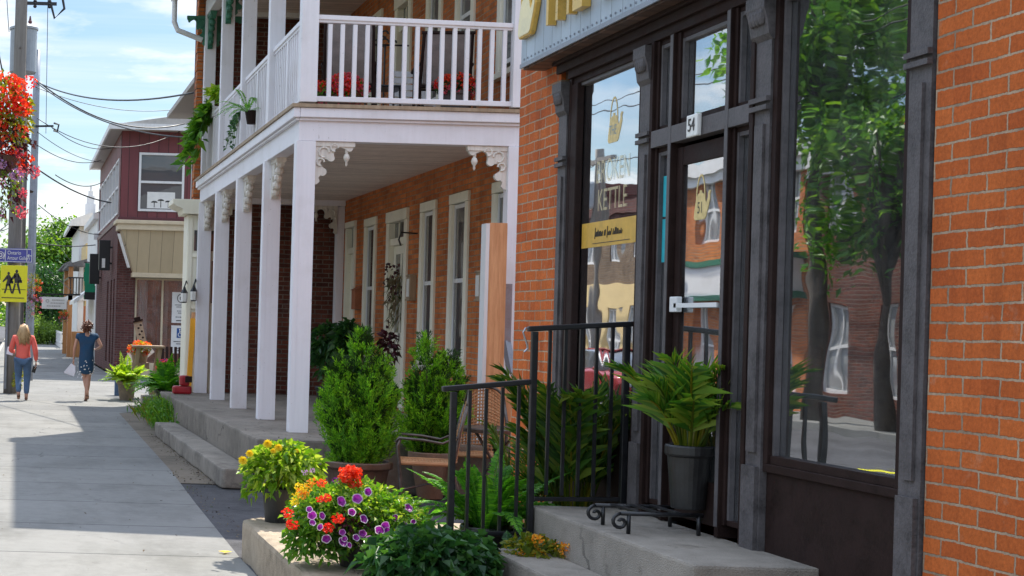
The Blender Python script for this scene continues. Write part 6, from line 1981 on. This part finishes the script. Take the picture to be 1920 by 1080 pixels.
def rail_fern(c, label, seed):
    r = np.random.default_rng(seed); x, y, z = c
    t = thing('rail_fern', c, label, 'fern', 'plants on the balcony rail')
    mb = MB(); mb.lathe((x + .06, y, z - .08), [(.07, 0), (.1, .16), (.09, .17)], 14); mb.build('pot', M['frame_dark'], t)
    mb = MB()
    for i in range(9):
        frond(mb, (x, y, z + .06), R(r.uniform(195, 300)), r.uniform(.45, .8), r.uniform(.2, 1.2), r.uniform(.2, .8), 26, .055, r, .02)
    mb.build('fronds', M['fern'], t, fix=False)
rail_fern((XF - .02, 19.4, 4.35), 'fern with long arching fronds hooked on the outside of the balcony railing', 85)
trailing('pink_rail_planter', (XF - .04, 20.6, 4.45), 9, .5, 'small dark trailing plant with pink buds on the outside of the balcony railing', 'dark', 86, .9, .07, .04)
# ================================================================== on the lower porch
def leafy(name, px, py, Y, zb, rx, rz, label, mat, seed, n=420, L=.14, W=.09, potspec=(.11, .15, .24, 'pot_black')):
    r = np.random.default_rng(seed); q = P(px, py, Y=Y)
    t = thing(name, (q.x, Y, zb), label, 'plant', 'dark plants on the porch')
    pot(t, (q.x, Y, zb), *potspec)
    mb = MB(); mound(mb, (q.x, Y, q.z), rx, rx, rz, n, L, W, r, 0, .05, .3, .3, .3, -1)
    mb.tube([(q.x, Y, zb + .1), (q.x, Y, q.z)], .02, 6, 1)
    mb.build('foliage', [M[mat], M['twig']], t, fix=False)
leafy('porch_plant', 612, 652, 22.6, .52, .20, .36, 'dark glossy leafy plant in the far corner of the porch', 'dark', 87)
leafy('porch_plant', 650, 645, 21.6, .52, .18, .30, 'dark leafy plant half hidden behind the larger cedar', 'dark', 88)
leafy('reddish_porch_plant', 728, 652, 19.5, .52, .11, .2, 'reddish dark leafy plant just left of the house door', 'wine', 89, 120, .10, .06)
# dried flower swag on the door
q = P(752, 540, X=XW + .05)
r = np.random.default_rng(90); mb = MB()
n = 240
Pn = np.stack([np.full(n, XW - .05) + r.normal(size=n) * .05, 20.95 + r.normal(size=n) * .10, 2.45 - np.abs(r.normal(size=n)) * .38], 1)
mb.leaves(Pn, np.stack([r.normal(size=n) * .3 - .2, r.normal(size=n) * .45, -np.ones(n) + r.normal(size=n) * .5], 1), r.normal(size=(n, 3)), r.uniform(.08, .22, n), .018, .1)
sw_ = tag(mb.build('door_swag', M['dry'], fix=False), 'dried flower swag hanging on the cream house door', 'wreath')
mb = MB(); mb.leaves(Pn[:60] + np.array([-.03, 0, .12]), r.normal(size=(60, 3)), r.normal(size=(60, 3)), .06, .05, .2); mb.build('dried_flowers', M['wine'], sw_, fix=False)

# ================================================================== shop display on the pavement end
YD = 32.2
q = P(262, 705, Y=YD)
t = thing('wooden_bench', (q.x + .15, YD + .1, 0), 'weathered wooden trestle table among the ferns, pale top and splayed legs', 'bench')
x0, x1 = P(248, 690, Y=YD).x, P(308, 690, Y=YD).x
zt_ = P(280, 648, Y=YD).z
mb = MB(); mb.box(x0, x1, YD - .1, YD + .45, zt_ - .05, zt_); mb.build('top', M['old_wood'], t, bevel=.006)
for x, dx in ((x0 + .12, -.12), (x1 - .10, -.14)):
    for yy in (YD - .02, YD + .38):
        mb = MB(); mb.bar((x + dx, yy, 0), (x, yy, zt_ - .051), .09, .05); mb.build('leg', M['old_wood'], t)
mb = MB(); mb.box(P(246, 690, Y=32.6).x, P(278, 690, Y=32.6).x, 32.38, 32.78, .62, .778); tag(mb.build('flower_shelf', M['old_wood'], bevel=.008), 'tan wooden crate holding up the orange-red mums', 'crate')
# leaning painted board cut as a figure
q = P(262, 645, Y=33.2)
t = thing('figure_board', (q.x, 33.2, zt_), 'narrow pale painted board figure with a dark hat leaning on the table', 'ornament')
mb = MB()
b0, b1 = P(268, 648, Y=33.2), P(258, 603, Y=33.4)
mb.bar(b0, b1, .19, .03, 0, (0, 1, 0)); mb.build('body', M['old_wood'], t)
mb = MB(); mb.bar((b1.x, b1.y, b1.z), (b1.x - .02, b1.y, b1.z + .10), .14, .06, 0, (0, 1, 0)); mb.bar((b1.x + .01, b1.y - .01, b1.z - .0), (b1.x, b1.y - .01, b1.z + .035), .22, .07, 0, (0, 1, 0)); mb.build('hat', M['frame_dark'], t)
mb = MB()
for k in range(7): mb.ball((b0.x + (b1.x - b0.x) * (.1 + .12 * k) + .03 * (-1) ** k, b0.y - .04, b0.z + (b1.z - b0.z) * (.08 + .13 * k)), (.03, .01, .025), 0, 7, 5)
mb.build('painted_spots', M['frame_dark'], t)
for k, (ax, ay, bx_, by_, lab) in enumerate(((240, 690, 250, 655, 'left'), (283, 665, 272, 652, 'right'))):
    a_, b_ = P(ax, ay, Y=33.0), P(bx_, by_, Y=33.1)
    mb = MB(); mb.bar(a_, b_, .20, .03, 0, (0, 1, 0)); tag(mb.build('pale_board', M['sign_white']), 'pale grey board leaning on the %s side of the painted board figure' % lab, 'board')
q = P(228, 682, Y=33.4); r = np.random.default_rng(91); mb = MB()
mound(mb, (q.x, 33.4, q.z - .05), .16, .14, .10, 320, .05, .03, r, 0); s_ = mb.build('dark_flowers', [M['wine']], fix=False)
tag(s_, 'low bunch of dark purple-blue flowers behind the lime fern', 'flowers')
mb = MB(); mb.box(q.x - .14, q.x + .14, 33.3, 33.5, 0, q.z - .06); tag(mb.build('flower_crate', M['denim'], bevel=.01), 'tall dull blue crate under the dark purple flowers', 'crate')
# chairs behind (dark shapes in front of the shop window)
q = P(322, 730, Y=38)
t = thing('dark_garden_chair', (q.x, 38, 0), 'dark slatted garden chair standing before the shop window under the tan fascia', 'chair')
x = q.x
for sx in (-1, 1):
    mb = MB(); mb.bar((x + sx * .28, 37.75, 0), (x + sx * .28, 37.75, .65), .05, .05); mb.build('leg', M['frame_dark'], t)
    mb = MB(); mb.bar((x + sx * .28, 38.25, 0), (x + sx * .28, 38.4, 1.05), .05, .05); mb.build('back_post', M['frame_dark'], t)
    mb = MB(); mb.bar((x + sx * .30, 37.7, .66), (x + sx * .30, 38.32, .66), .07, .03); mb.build('arm', M['frame_dark'], t)
mb = MB()
for k in range(6): mb.bar((x - .28, 37.72 + .1 * k, .42), (x + .28, 37.72 + .1 * k, .42), .08, .02)
mb.build('seat', M['frame_dark'], t)
mb = MB()
for k in range(5): mb.bar((x - .22 + .11 * k, 38.28, .5), (x - .22 + .11 * k, 38.40, 1.04), .07, .02, 0, (0, 1, 0))
mb.build('backrest', M['frame_dark'], t)
# yellow painted post, red container, concrete block
a, b = P(352, 712, Y=25.3), P(361, 594, Y=25.3)
t = thing('yellow_post', (a.x, 25.3, .52), 'orange-yellow painted plank leaning upright at the far end of the porch', 'board')
a = P(353, 738, Y=24.5); b = P(362, 597, Y=24.62); mb = MB(); mb.bar((a.x, 24.5, .525), (b.x, 24.62, b.z), .085, .05, 0, (0, 1, 0)); mb.build('plank', M['yellow_wood'], t, bevel=.006)
mb = MB(); mb.bar((b.x, 24.62, b.z), (b.x + .004, 24.625, b.z + .10), .06, .04, 0, (0, 1, 0)); mb.build('bare_end', M['fresh_wood'], t)
q = P(343, 738, Y=23.9)
t = thing('red_flower_stool', (q.x, 23.9, .52), 'dark red painted cross-shaped wooden ornament at the foot of the yellow plank', 'ornament')
z = .525
mb = MB()
mb.box(q.x - .17, q.x + .14, 23.86, 23.98, z, z + .13); mb.box(q.x - .06, q.x + .10, 23.84, 24.0, z + .131, z + .30); mb.build('body', M['red_paint'], t, bevel=.035)
mb = MB(); mb.box(q.x + .02, q.x + .13, 23.8, 23.838, z + .19, z + .29); mb.build('dark_panel', M['wine'] if False else M['frame_dark'], t, bevel=.01)
q = P(282, 742, Y=29.9)
mb = MB(); mb.box(q.x - .18, q.x + .26, 29.7, 30.1, 0, .20); tag(mb.build('concrete_block', M['step_concrete'], bevel=.015), 'grey concrete block lying between the two ferns', 'block')

# ================================================================== the two walking women
def skin_mesh(nodes, edges, sub=2):
    """nodes: {name: (x, y, z, rx, ry)}; grow one continuous surface round the joints"""
    names = list(nodes)
    me = bpy.data.meshes.new('figure')
    me.from_pydata([nodes[n][:3] for n in names], [(names.index(a), names.index(b)) for a, b in edges], [])
    o = bpy.data.objects.new('figure', me); COL.objects.link(o)
    md = o.modifiers.new('skin', 'SKIN'); md.use_smooth_shade = True
    for i, n in enumerate(names):
        me.skin_vertices[0].data[i].radius = nodes[n][3:5]
        me.skin_vertices[0].data[i].use_root = (i == 0)
    sb = o.modifiers.new('sub', 'SUBSURF'); sb.levels = sub; sb.render_levels = sub
    bpy.context.view_layer.update()
    dg = bpy.context.evaluated_depsgraph_get()
    m2 = bpy.data.meshes.new_from_object(o.evaluated_get(dg))
    vs, fs = [tuple(v.co) for v in m2.vertices], [tuple(p.vertices) for p in m2.polygons]
    bpy.data.objects.remove(o); bpy.data.meshes.remove(me); bpy.data.meshes.remove(m2)
    return vs, fs

def hand(mb, wrist, d, palm_n, curl, size=.17, mi=0, thumb=1):
    """palm with five bent fingers; d = pointing direction, palm_n = palm normal"""
    d = Vector(d).normalized(); n = Vector(palm_n).normalized(); s = d.cross(n).normalized()
    w = Vector(wrist); P_ = w + d * size * .48
    mb.tube([w - d * .01, w + d * size * .22, P_], [.020, .030, .028], 8, mi, .55)
    for k, (o, l) in enumerate(((-.030, .40), (-.010, .46), (.010, .43), (.029, .34))):
        p = P_ + s * o - d * .01; c = .4 + .2 * k * .5
        pts = [p]
        dd = d.copy()
        for j in range(3):
            dd = (dd + n * curl * (.5 + .3 * j)).normalized()
            pts.append(pts[-1] + dd * size * l * (.42, .33, .25)[j])
        mb.tube(pts, [.0085, .008, .0075, .006], 6, mi)
    t0 = w + d * size * .15 + s * -.024 * thumb
    mb.tube([t0, t0 + (d * .6 - s * thumb * .8 + n * .2).normalized() * size * .2, t0 + (d * .9 - s * thumb * .5 + n * .5).normalized() * size * .38], [.011, .009, .007], 6, mi)

def head(mb, c, yaw=0):
    """skull, jaw, nose, ears, eyes and mouth; face looks along +Y turned by yaw"""
    M_ = Matrix.Rotation(yaw, 4, 'Z')
    T = lambda p: tuple(Vector(c) + M_ @ Vector(p))
    n, m = 18, 14; vs = []
    for i in range(m):
        ph = math.pi * i / (m - 1); zz = math.cos(ph)
        for j in range(n):
            th = 2 * math.pi * j / n
            rx, ry = .072 * math.sin(ph), .092 * math.sin(ph)
            yy = ry * math.sin(th); xx = rx * math.cos(th)
            if zz < 0: xx *= 1 + zz * .28; yy = yy * (1 + zz * .12) + .016 * -zz
            vs.append(T((xx, yy, zz * .115)))
    mb.add(vs, [(i * n + j, i * n + (j + 1) % n, (i + 1) * n + (j + 1) % n, (i + 1) * n + j) for i in range(m - 1) for j in range(n)])
    mb.tube([T((0, .088, .01)), T((0, .108, -.022)), T((0, .094, -.034))], [.008, .014, .010], 7)
    for s in (-1, 1):
        mb.tube([T((s * .068, -.012, .018)), T((s * .082, -.018, .0)), T((s * .072, -.008, -.03))], [.010, .015, .008], 7, 0, .6)
        mb.ball(T((s * .028, .083, .012)), (.012, .008, .008), 0, 8, 6)
    mb.tube([T((-.022, .088, -.058)), T((0, .096, -.056)), T((.022, .088, -.058))], [.004, .009, .004], 6)

def person(loc, label, pose):
    t = thing('person', loc, label, 'person')
    def put(vs): return [(p[0] + loc[0], p[1] + loc[1], p[2] + loc[2]) for p in vs]
    s = pose['nodes']
    mb = MB()
    vs, fs = skin_mesh(s, pose['edges']); mb.add(vs, fs)
    head(mb, pose['head'], pose.get('yaw', 0))
    for h in pose['hands']: hand(mb, *h)
    mb.v = put(mb.v)
    b = mb.build('body', M['skin'], t, smooth=True)
    for nm, mat, nodes, edges in pose['clothes']:
        m2 = MB(); vs, fs = skin_mesh(nodes, edges); m2.add(vs, fs); m2.v = put(m2.v); m2.build(nm, M[mat], t, smooth=True)
    for nm, mat, fn in pose['extra']:
        m2 = MB(); fn(m2); m2.v = put(m2.v); m2.build(nm, mat if not isinstance(mat, str) else M[mat], t, smooth=True, fix=(nm != 'dress_print'))
    return t

def arm_chain(side, sh, el, wr, r=(.043, .036, .023)):
    return {f'sh{side}': (*sh, r[0], r[0]), f'el{side}': (*el, r[1], r[1]), f'wr{side}': (*wr, r[2], r[2] * .8)}

# ---- woman in the coral shirt, mid-stride, right leg planted, head slightly turned
def coral():
    q = P(41, 751, Z=0)
    hipL, hipR = (-.09, 0, .84), (.09, 0, .84)
    knL, anL, toL = (-.085, .10, .46), (-.07, -.10, .13), (-.07, .02, .045)
    knR, anR, toR = (.095, .06, .45), (.085, .02, .07), (.09, .16, .03)
    shL, elL, wrL = (-.185, 0, 1.27), (-.25, .02, 1.01), (-.20, .22, .98)
    shR, elR, wrR = (.185, 0, 1.27), (.25, -.05, 1.0), (.265, .04, .78)
    N = {'pel': (0, 0, .88, .13, .10), 'wa': (0, 0, 1.02, .11, .085), 'ch': (0, 0, 1.20, .14, .10), 'nk': (0, 0, 1.335, .05, .05), 'hd': (0, .01, 1.42, .045, .05)}
    N.update({'hl': (*hipL, .085, .09), 'kl': (*knL, .055, .058), 'al': (*anL, .036, .038), 'tl': (*toL, .035, .028), 'hr': (*hipR, .085, .09), 'kr': (*knR, .055, .058), 'ar': (*anR, .036, .038), 'tr': (*toR, .035, .028)})
    N.update(arm_chain('l', shL, elL, wrL)); N.update(arm_chain('r', shR, elR, wrR))
    E = [('pel', 'wa'), ('wa', 'ch'), ('ch', 'nk'), ('nk', 'hd'), ('pel', 'hl'), ('hl', 'kl'), ('kl', 'al'), ('al', 'tl'), ('pel', 'hr'), ('hr', 'kr'), ('kr', 'ar'), ('ar', 'tr'),
         ('ch', 'shl'), ('shl', 'ell'), ('ell', 'wrl'), ('ch', 'shr'), ('shr', 'elr'), ('elr', 'wrr')]
    shirt = {'ch': (0, 0, 1.20, .165, .122), 'wa': (0, 0, 1.03, .135, .108), 'he': (0, 0, .90, .168, .136), 'hh': (0, 0, .80, .162, .135), 'nk': (0, 0, 1.325, .068, .066)}
    shirt.update({k: (v[0], v[1], v[2], v[3] + .020, v[4] + .022) for k, v in {**arm_chain('l', shL, elL, wrL), **arm_chain('r', shR, elR, (wrR[0], wrR[1] - .005, wrR[2] + .03))}.items()})
    SE = [('ch', 'wa'), ('wa', 'he'), ('he', 'hh'), ('ch', 'nk'), ('ch', 'shl'), ('shl', 'ell'), ('ell', 'wrl'), ('ch', 'shr'), ('shr', 'elr'), ('elr', 'wrr')]
    jeans = {'pel': (0, -.005, .875, .152, .122), 'hl': (-.088, -.005, .80, .098, .108), 'kl': (*knL, .068, .074), 'al': (anL[0], anL[1], anL[2] + .03, .052, .056), 'hr': (.088, -.005, .80, .098, .108), 'kr': (*knR, .068, .074), 'ar': (anR[0], anR[1], anR[2] + .05, .054, .058)}
    JE = [('pel', 'hl'), ('hl', 'kl'), ('kl', 'al'), ('pel', 'hr'), ('hr', 'kr'), ('kr', 'ar')]
    def hair(mb):
        r = np.random.default_rng(3)
        vs, fs = skin_mesh({'t': (0, -.012, 1.475, .088, .098), 'm': (.005, -.035, 1.40, .098, .085), 'l': (.02, -.055, 1.30, .112, .062), 'e': (.035, -.06, 1.215, .075, .035)}, [('t', 'm'), ('m', 'l'), ('l', 'e')], 2)
        mb.add(vs, fs)
        for i in range(70):
            a = r.uniform(-1.9, 1.9); c = (math.sin(a) * .085, -.02 - math.cos(a) * .085)
            L = r.uniform(.16, .32)
            mb.tube([(c[0] * .7, c[1] * .7, 1.53), (c[0] * 1.12, c[1] * 1.05, 1.43), (c[0] * 1.3 + r.normal() * .015, c[1] * .95 - .02, 1.44 - L * .55), (c[0] * 1.2 + r.normal() * .03 + .01, c[1] * .7 - .035, 1.42 - L)], [.012, .016, .014, .004], 5)
    def shoes(mb):
        for (a, tt) in ((anL, toL), (anR, toR)):
            mb.tube([(a[0], a[1] - .035, a[2] - .035), (a[0], a[1] + .03, a[2] - .03), (tt[0], tt[1] + .03, tt[2] - .008)], [.034, .036, .030], 8, 0, .7)
    hands = [(wrL, (.1, 1, -.15), (1, 0, -.2), .5, .165, 0, 1), (wrR, (.05, .25, -1), (-1, .1, 0), .55, .165, 0, -1)]
    t = person((q.x, q.y, 0), 'woman walking away in a coral long-sleeved shirt and blue jeans, long blond hair', dict(nodes=N, edges=E, head=(0, .015, 1.445), yaw=.35, hands=hands,
          clothes=[('shirt', 'coral', shirt, SE), ('jeans', 'denim', jeans, JE)], extra=[('hair', 'hair_blond', hair), ('shoes', 'shoe', shoes)]))
    mb = MB(); mb.bar((q.x - .20, q.y + .31, .97), (q.x - .33, q.y + .40, 1.0), .012, .15, 0, (0, 0, 1)); tag(mb.build('folded_paper', M['paper']), 'white folded paper in the left hand of the woman in coral', 'paper')
    mb = MB(); mb.bar((q.x + .245, q.y + .075, .73), (q.x + .215, q.y + .09, .60), .03, .014, 0, (1, 0, 0)); 
    mb = MB(); mb.bar((q.x + .25, q.y + .06, .70), (q.x + .215, q.y + .10, .57), .075, .014, 0, (0, 1, 0)); tag(mb.build('phone', M['black_paint'], bevel=.004), 'dark phone in the right hand of the woman in coral', 'phone')
coral()

# ---- woman in the dark blue dress, right arm bent, papers in the left hand
def blue():
    q = P(160, 752, Z=0)
    hipL, hipR = (-.085, 0, .86), (.085, 0, .86)
    knL, anL, toL = (-.02, .08, .47), (.035, -.06, .17), (.045, .03, .06)
    knR, anR, toR = (.05, .05, .47), (.01, -.02, .08), (.005, .12, .03)
    shL, elL, wrL = (-.185, 0, 1.34), (-.255, -.03, 1.07), (-.265, .02, .84)
    shR, elR, wrR = (.185, 0, 1.34), (.30, -.04, 1.13), (.19, .17, 1.06)
    N = {'pel': (0, 0, .90, .13, .10), 'wa': (0, 0, 1.06, .11, .085), 'ch': (0, 0, 1.26, .14, .10), 'nk': (0, 0, 1.405, .046, .046), 'hd': (0, .01, 1.49, .042, .048)}
    N.update({'hl': (*hipL, .08, .09), 'kl': (*knL, .05, .054), 'cl': (.01, .02, .33, .048, .056), 'al': (*anL, .030, .032), 'tl': (*toL, .034, .024),
              'hr': (*hipR, .08, .09), 'kr': (*knR, .052, .055), 'cr': (.035, .0, .32, .05, .058), 'ar': (*anR, .032, .034), 'tr': (*toR, .035, .025)})
    N.update(arm_chain('l', shL, elL, wrL)); N.update(arm_chain('r', shR, elR, wrR))
    E = [('pel', 'wa'), ('wa', 'ch'), ('ch', 'nk'), ('nk', 'hd'), ('pel', 'hl'), ('hl', 'kl'), ('kl', 'cl'), ('cl', 'al'), ('al', 'tl'), ('pel', 'hr'), ('hr', 'kr'), ('kr', 'cr'), ('cr', 'ar'), ('ar', 'tr'),
         ('ch', 'shl'), ('shl', 'ell'), ('ell', 'wrl'), ('ch', 'shr'), ('shr', 'elr'), ('elr', 'wrr')]
    slL = tuple(shL[i] + (elL[i] - shL[i]) * .35 for i in range(3)); slR = tuple(shR[i] + (elR[i] - shR[i]) * .35 for i in range(3))
    top = {'ch': (0, 0, 1.26, .168, .122), 'nk': (0, 0, 1.385, .075, .066), 'wa': (0, 0, 1.08, .150, .115), 'hi': (0, 0, .90, .172, .140), 'sk': (0, .01, .72, .168, .140), 'he': (0, .02, .53, .165, .125),
           'sl': (*shL, .066, .070), 'cl': (*slL, .062, .062), 'sr': (*shR, .066, .07), 'cr': (*slR, .062, .062)}
    TE = [('ch', 'nk'), ('ch', 'wa'), ('wa', 'hi'), ('hi', 'sk'), ('sk', 'he'), ('ch', 'sl'), ('sl', 'cl'), ('ch', 'sr'), ('sr', 'cr')]
    def hair(mb):
        r = np.random.default_rng(4)
        vs, fs = skin_mesh({'t': (0, -.010, 1.565, .088, .092), 'm': (.0, -.030, 1.50, .098, .085), 'b': (0, -.03, 1.43, .060, .045)}, [('t', 'm'), ('m', 'b')], 2)
        mb.add(vs, fs)
        for i in range(90):
            d = unit(r.normal(size=3) + np.array([0, -.5, .3])); p = np.array([0, -.02, 1.535]) + d * np.array([.092, .092, .10])
            mb.tube([tuple(p), tuple(p + d * .02 + r.normal(size=3) * .014), tuple(p + d * .028 + r.normal(size=3) * .02 + np.array([0, 0, -.03]))], [.014, .011, .003], 5)
    def sandals(mb):
        for (a, tt) in ((anL, toL), (anR, toR)):
            mb.tube([(a[0], a[1] - .04, a[2] - .055), (a[0], a[1] + .03, a[2] - .055), (tt[0], tt[1] + .04, tt[2] - .018)], [.036, .038, .032], 8, 0, .45)
    def pattern(mb):
        r = np.random.default_rng(9)
        for i in range(30):
            z = r.choice([r.uniform(.50, .60), r.uniform(.5, .86)]); a = r.uniform(-math.pi, 0) ; w = .186 if z > .7 else .182
            p = np.array([w * math.cos(a), .015 + .150 * math.sin(a), z])
            n_ = unit(np.array([math.cos(a), math.sin(a), 0]))
            tdir = np.cross(n_, [0, 0, 1]) * r.normal() + np.array([0, 0, 1]) * r.normal()
            mb.leaves([p], [tdir], [n_], r.uniform(.03, .06), r.uniform(.015, .03), .0)
    hands = [(wrL, (-.05, .2, -1), (1, .1, 0), .6, .165, 0, 1), (wrR, (-.75, .55, .05), (0, -.3, -1), .45, .165, 0, -1)]
    t = person((q.x, q.y, 0), 'woman walking away in a dark blue short-sleeved dress with pale marks, short auburn hair', dict(nodes=N, edges=E, head=(0, .015, 1.535), yaw=-.25, hands=hands,
          clothes=[('dress', 'navy', top, TE)], extra=[('hair', 'hair_auburn', hair), ('sandals', 'shoe', sandals), ('dress_print', 'sign_white', pattern)]))
    mb = MB()
    for k in range(3):
        x, y = q.x - .275 - .006 * k, q.y + .02 - .008 * k
        mb.add([(x + .05, y, .72), (x - .03, y + .02, .76), (x - .17, y + .05, .56 + .012 * k), (x + .02 + .01 * k, y + .03, .50), (x + .06, y, .60)], [(0, 1, 2, 3, 4)])
        mb.add([(x + .05, y + .004, .72), (x - .03, y + .024, .76), (x - .17, y + .054, .56 + .012 * k), (x + .02 + .01 * k, y + .034, .50), (x + .06, y + .004, .60)], [(4, 3, 2, 1, 0)])
    tag(mb.build('paper_sheets', M['paper'], fix=False), 'fan of white paper sheets in the hand of the woman in the blue dress', 'paper')
blue()
# ================================================================== sky, sun, camera
SUN_AZ, SUN_EL = math.atan2(.52, .85), R(57)
w = bpy.data.worlds.new('World'); S.world = w; w.use_nodes = True
nt = w.node_tree
bg = nt.nodes['Background']
sky = nt.nodes.new('ShaderNodeTexSky'); sky.sky_type = 'NISHITA'; sky.sun_disc = False
sky.sun_elevation = SUN_EL; sky.sun_rotation = SUN_AZ
sky.air_density = 1.0; sky.dust_density = .8; sky.ozone_density = 1.6
tc_ = nt.nodes.new('ShaderNodeTexCoord')
sx_ = nt.nodes.new('ShaderNodeSeparateXYZ'); nt.links.new(tc_.outputs['Generated'], sx_.inputs[0])
# clouds: project the view direction on a flat layer overhead
den = math_(nt, 'ADD', math_(nt, 'MAXIMUM', sx_.outputs[2], 0.0), .10)
cb = nt.nodes.new('ShaderNodeCombineXYZ')
nt.links.new(math_(nt, 'DIVIDE', sx_.outputs[0], den), cb.inputs[0]); nt.links.new(math_(nt, 'DIVIDE', sx_.outputs[1], den), cb.inputs[1])
off = nt.nodes.new('ShaderNodeVectorMath'); off.operation = 'ADD'; off.inputs[1].default_value = (3.1, .7, 2.0)
nt.links.new(cb.outputs[0], off.inputs[0])
c1 = noise(nt, 1.25, 7, off.outputs[0], .56)
f1 = ramp(nt, c1, [(.485, (0, 0, 0)), (.60, (1, 1, 1))])
st_ = nt.nodes.new('ShaderNodeMapping'); st_.inputs['Scale'].default_value = (.35, 2.2, 1); nt.links.new(off.outputs[0], st_.inputs[0])
f2 = ramp(nt, noise(nt, .9, 5, st_.outputs[0], .6), [(.50, (0, 0, 0)), (.75, (.45, .45, .45))])
fm = math_(nt, 'MINIMUM', math_(nt, 'ADD', f1, f2), .92)
low = ramp(nt, sx_.outputs[2], [(.0, (.48, .47, .455)), (.10, (.37, .39, .39)), (.22, (.36, .395, .41)), (.5, (1, 1, 1))])  # dims the low sky in view; the overhead part stays bright
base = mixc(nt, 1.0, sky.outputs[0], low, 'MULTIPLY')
hi = ramp(nt, sx_.outputs[2], [(.30, (0, 0, 0)), (.62, (.42, .42, .42))])     # bright veil added overhead, out of view, to lift the shade
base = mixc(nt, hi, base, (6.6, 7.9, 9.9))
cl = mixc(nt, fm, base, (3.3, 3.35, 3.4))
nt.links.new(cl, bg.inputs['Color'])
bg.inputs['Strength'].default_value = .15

sl = bpy.data.lights.new('sun', 'SUN'); sl.energy = 3.4; sl.angle = R(.55); sl.color = (1.0, .93, .82)
so = bpy.data.objects.new('sun', sl); COL.objects.link(so)
dirv = Vector((math.sin(SUN_AZ) * math.cos(SUN_EL), math.cos(SUN_AZ) * math.cos(SUN_EL), math.sin(SUN_EL)))
so.rotation_euler = (-dirv).to_track_quat('-Z', 'Y').to_euler(); so.location = dirv * 60

cam = bpy.data.cameras.new('camera'); co = bpy.data.objects.new('camera', cam); COL.objects.link(co)
co.location = (0, 0, EYE); co.rotation_euler = (R(90), -ROLL, 0)
cam.sensor_width = 36; cam.lens = FPX / 1920 * 36
cam.shift_x = (960 - VX) / 1920; cam.shift_y = (VY - 540) / 1920
cam.clip_start = .1; cam.clip_end = 4000
S.camera = co
S.view_settings.view_transform = 'Standard'; S.view_settings.look = 'None'; S.view_settings.gamma = 1; S.view_settings.use_curve_mapping = False
S.view_settings.exposure = 1.32
S.render.engine = 'CYCLES'
S.cycles.use_denoising = True
S.cycles.max_bounces = 8; S.cycles.diffuse_bounces = 4; S.cycles.transparent_max_bounces = 12
S.cycles.sample_clamp_indirect = 6
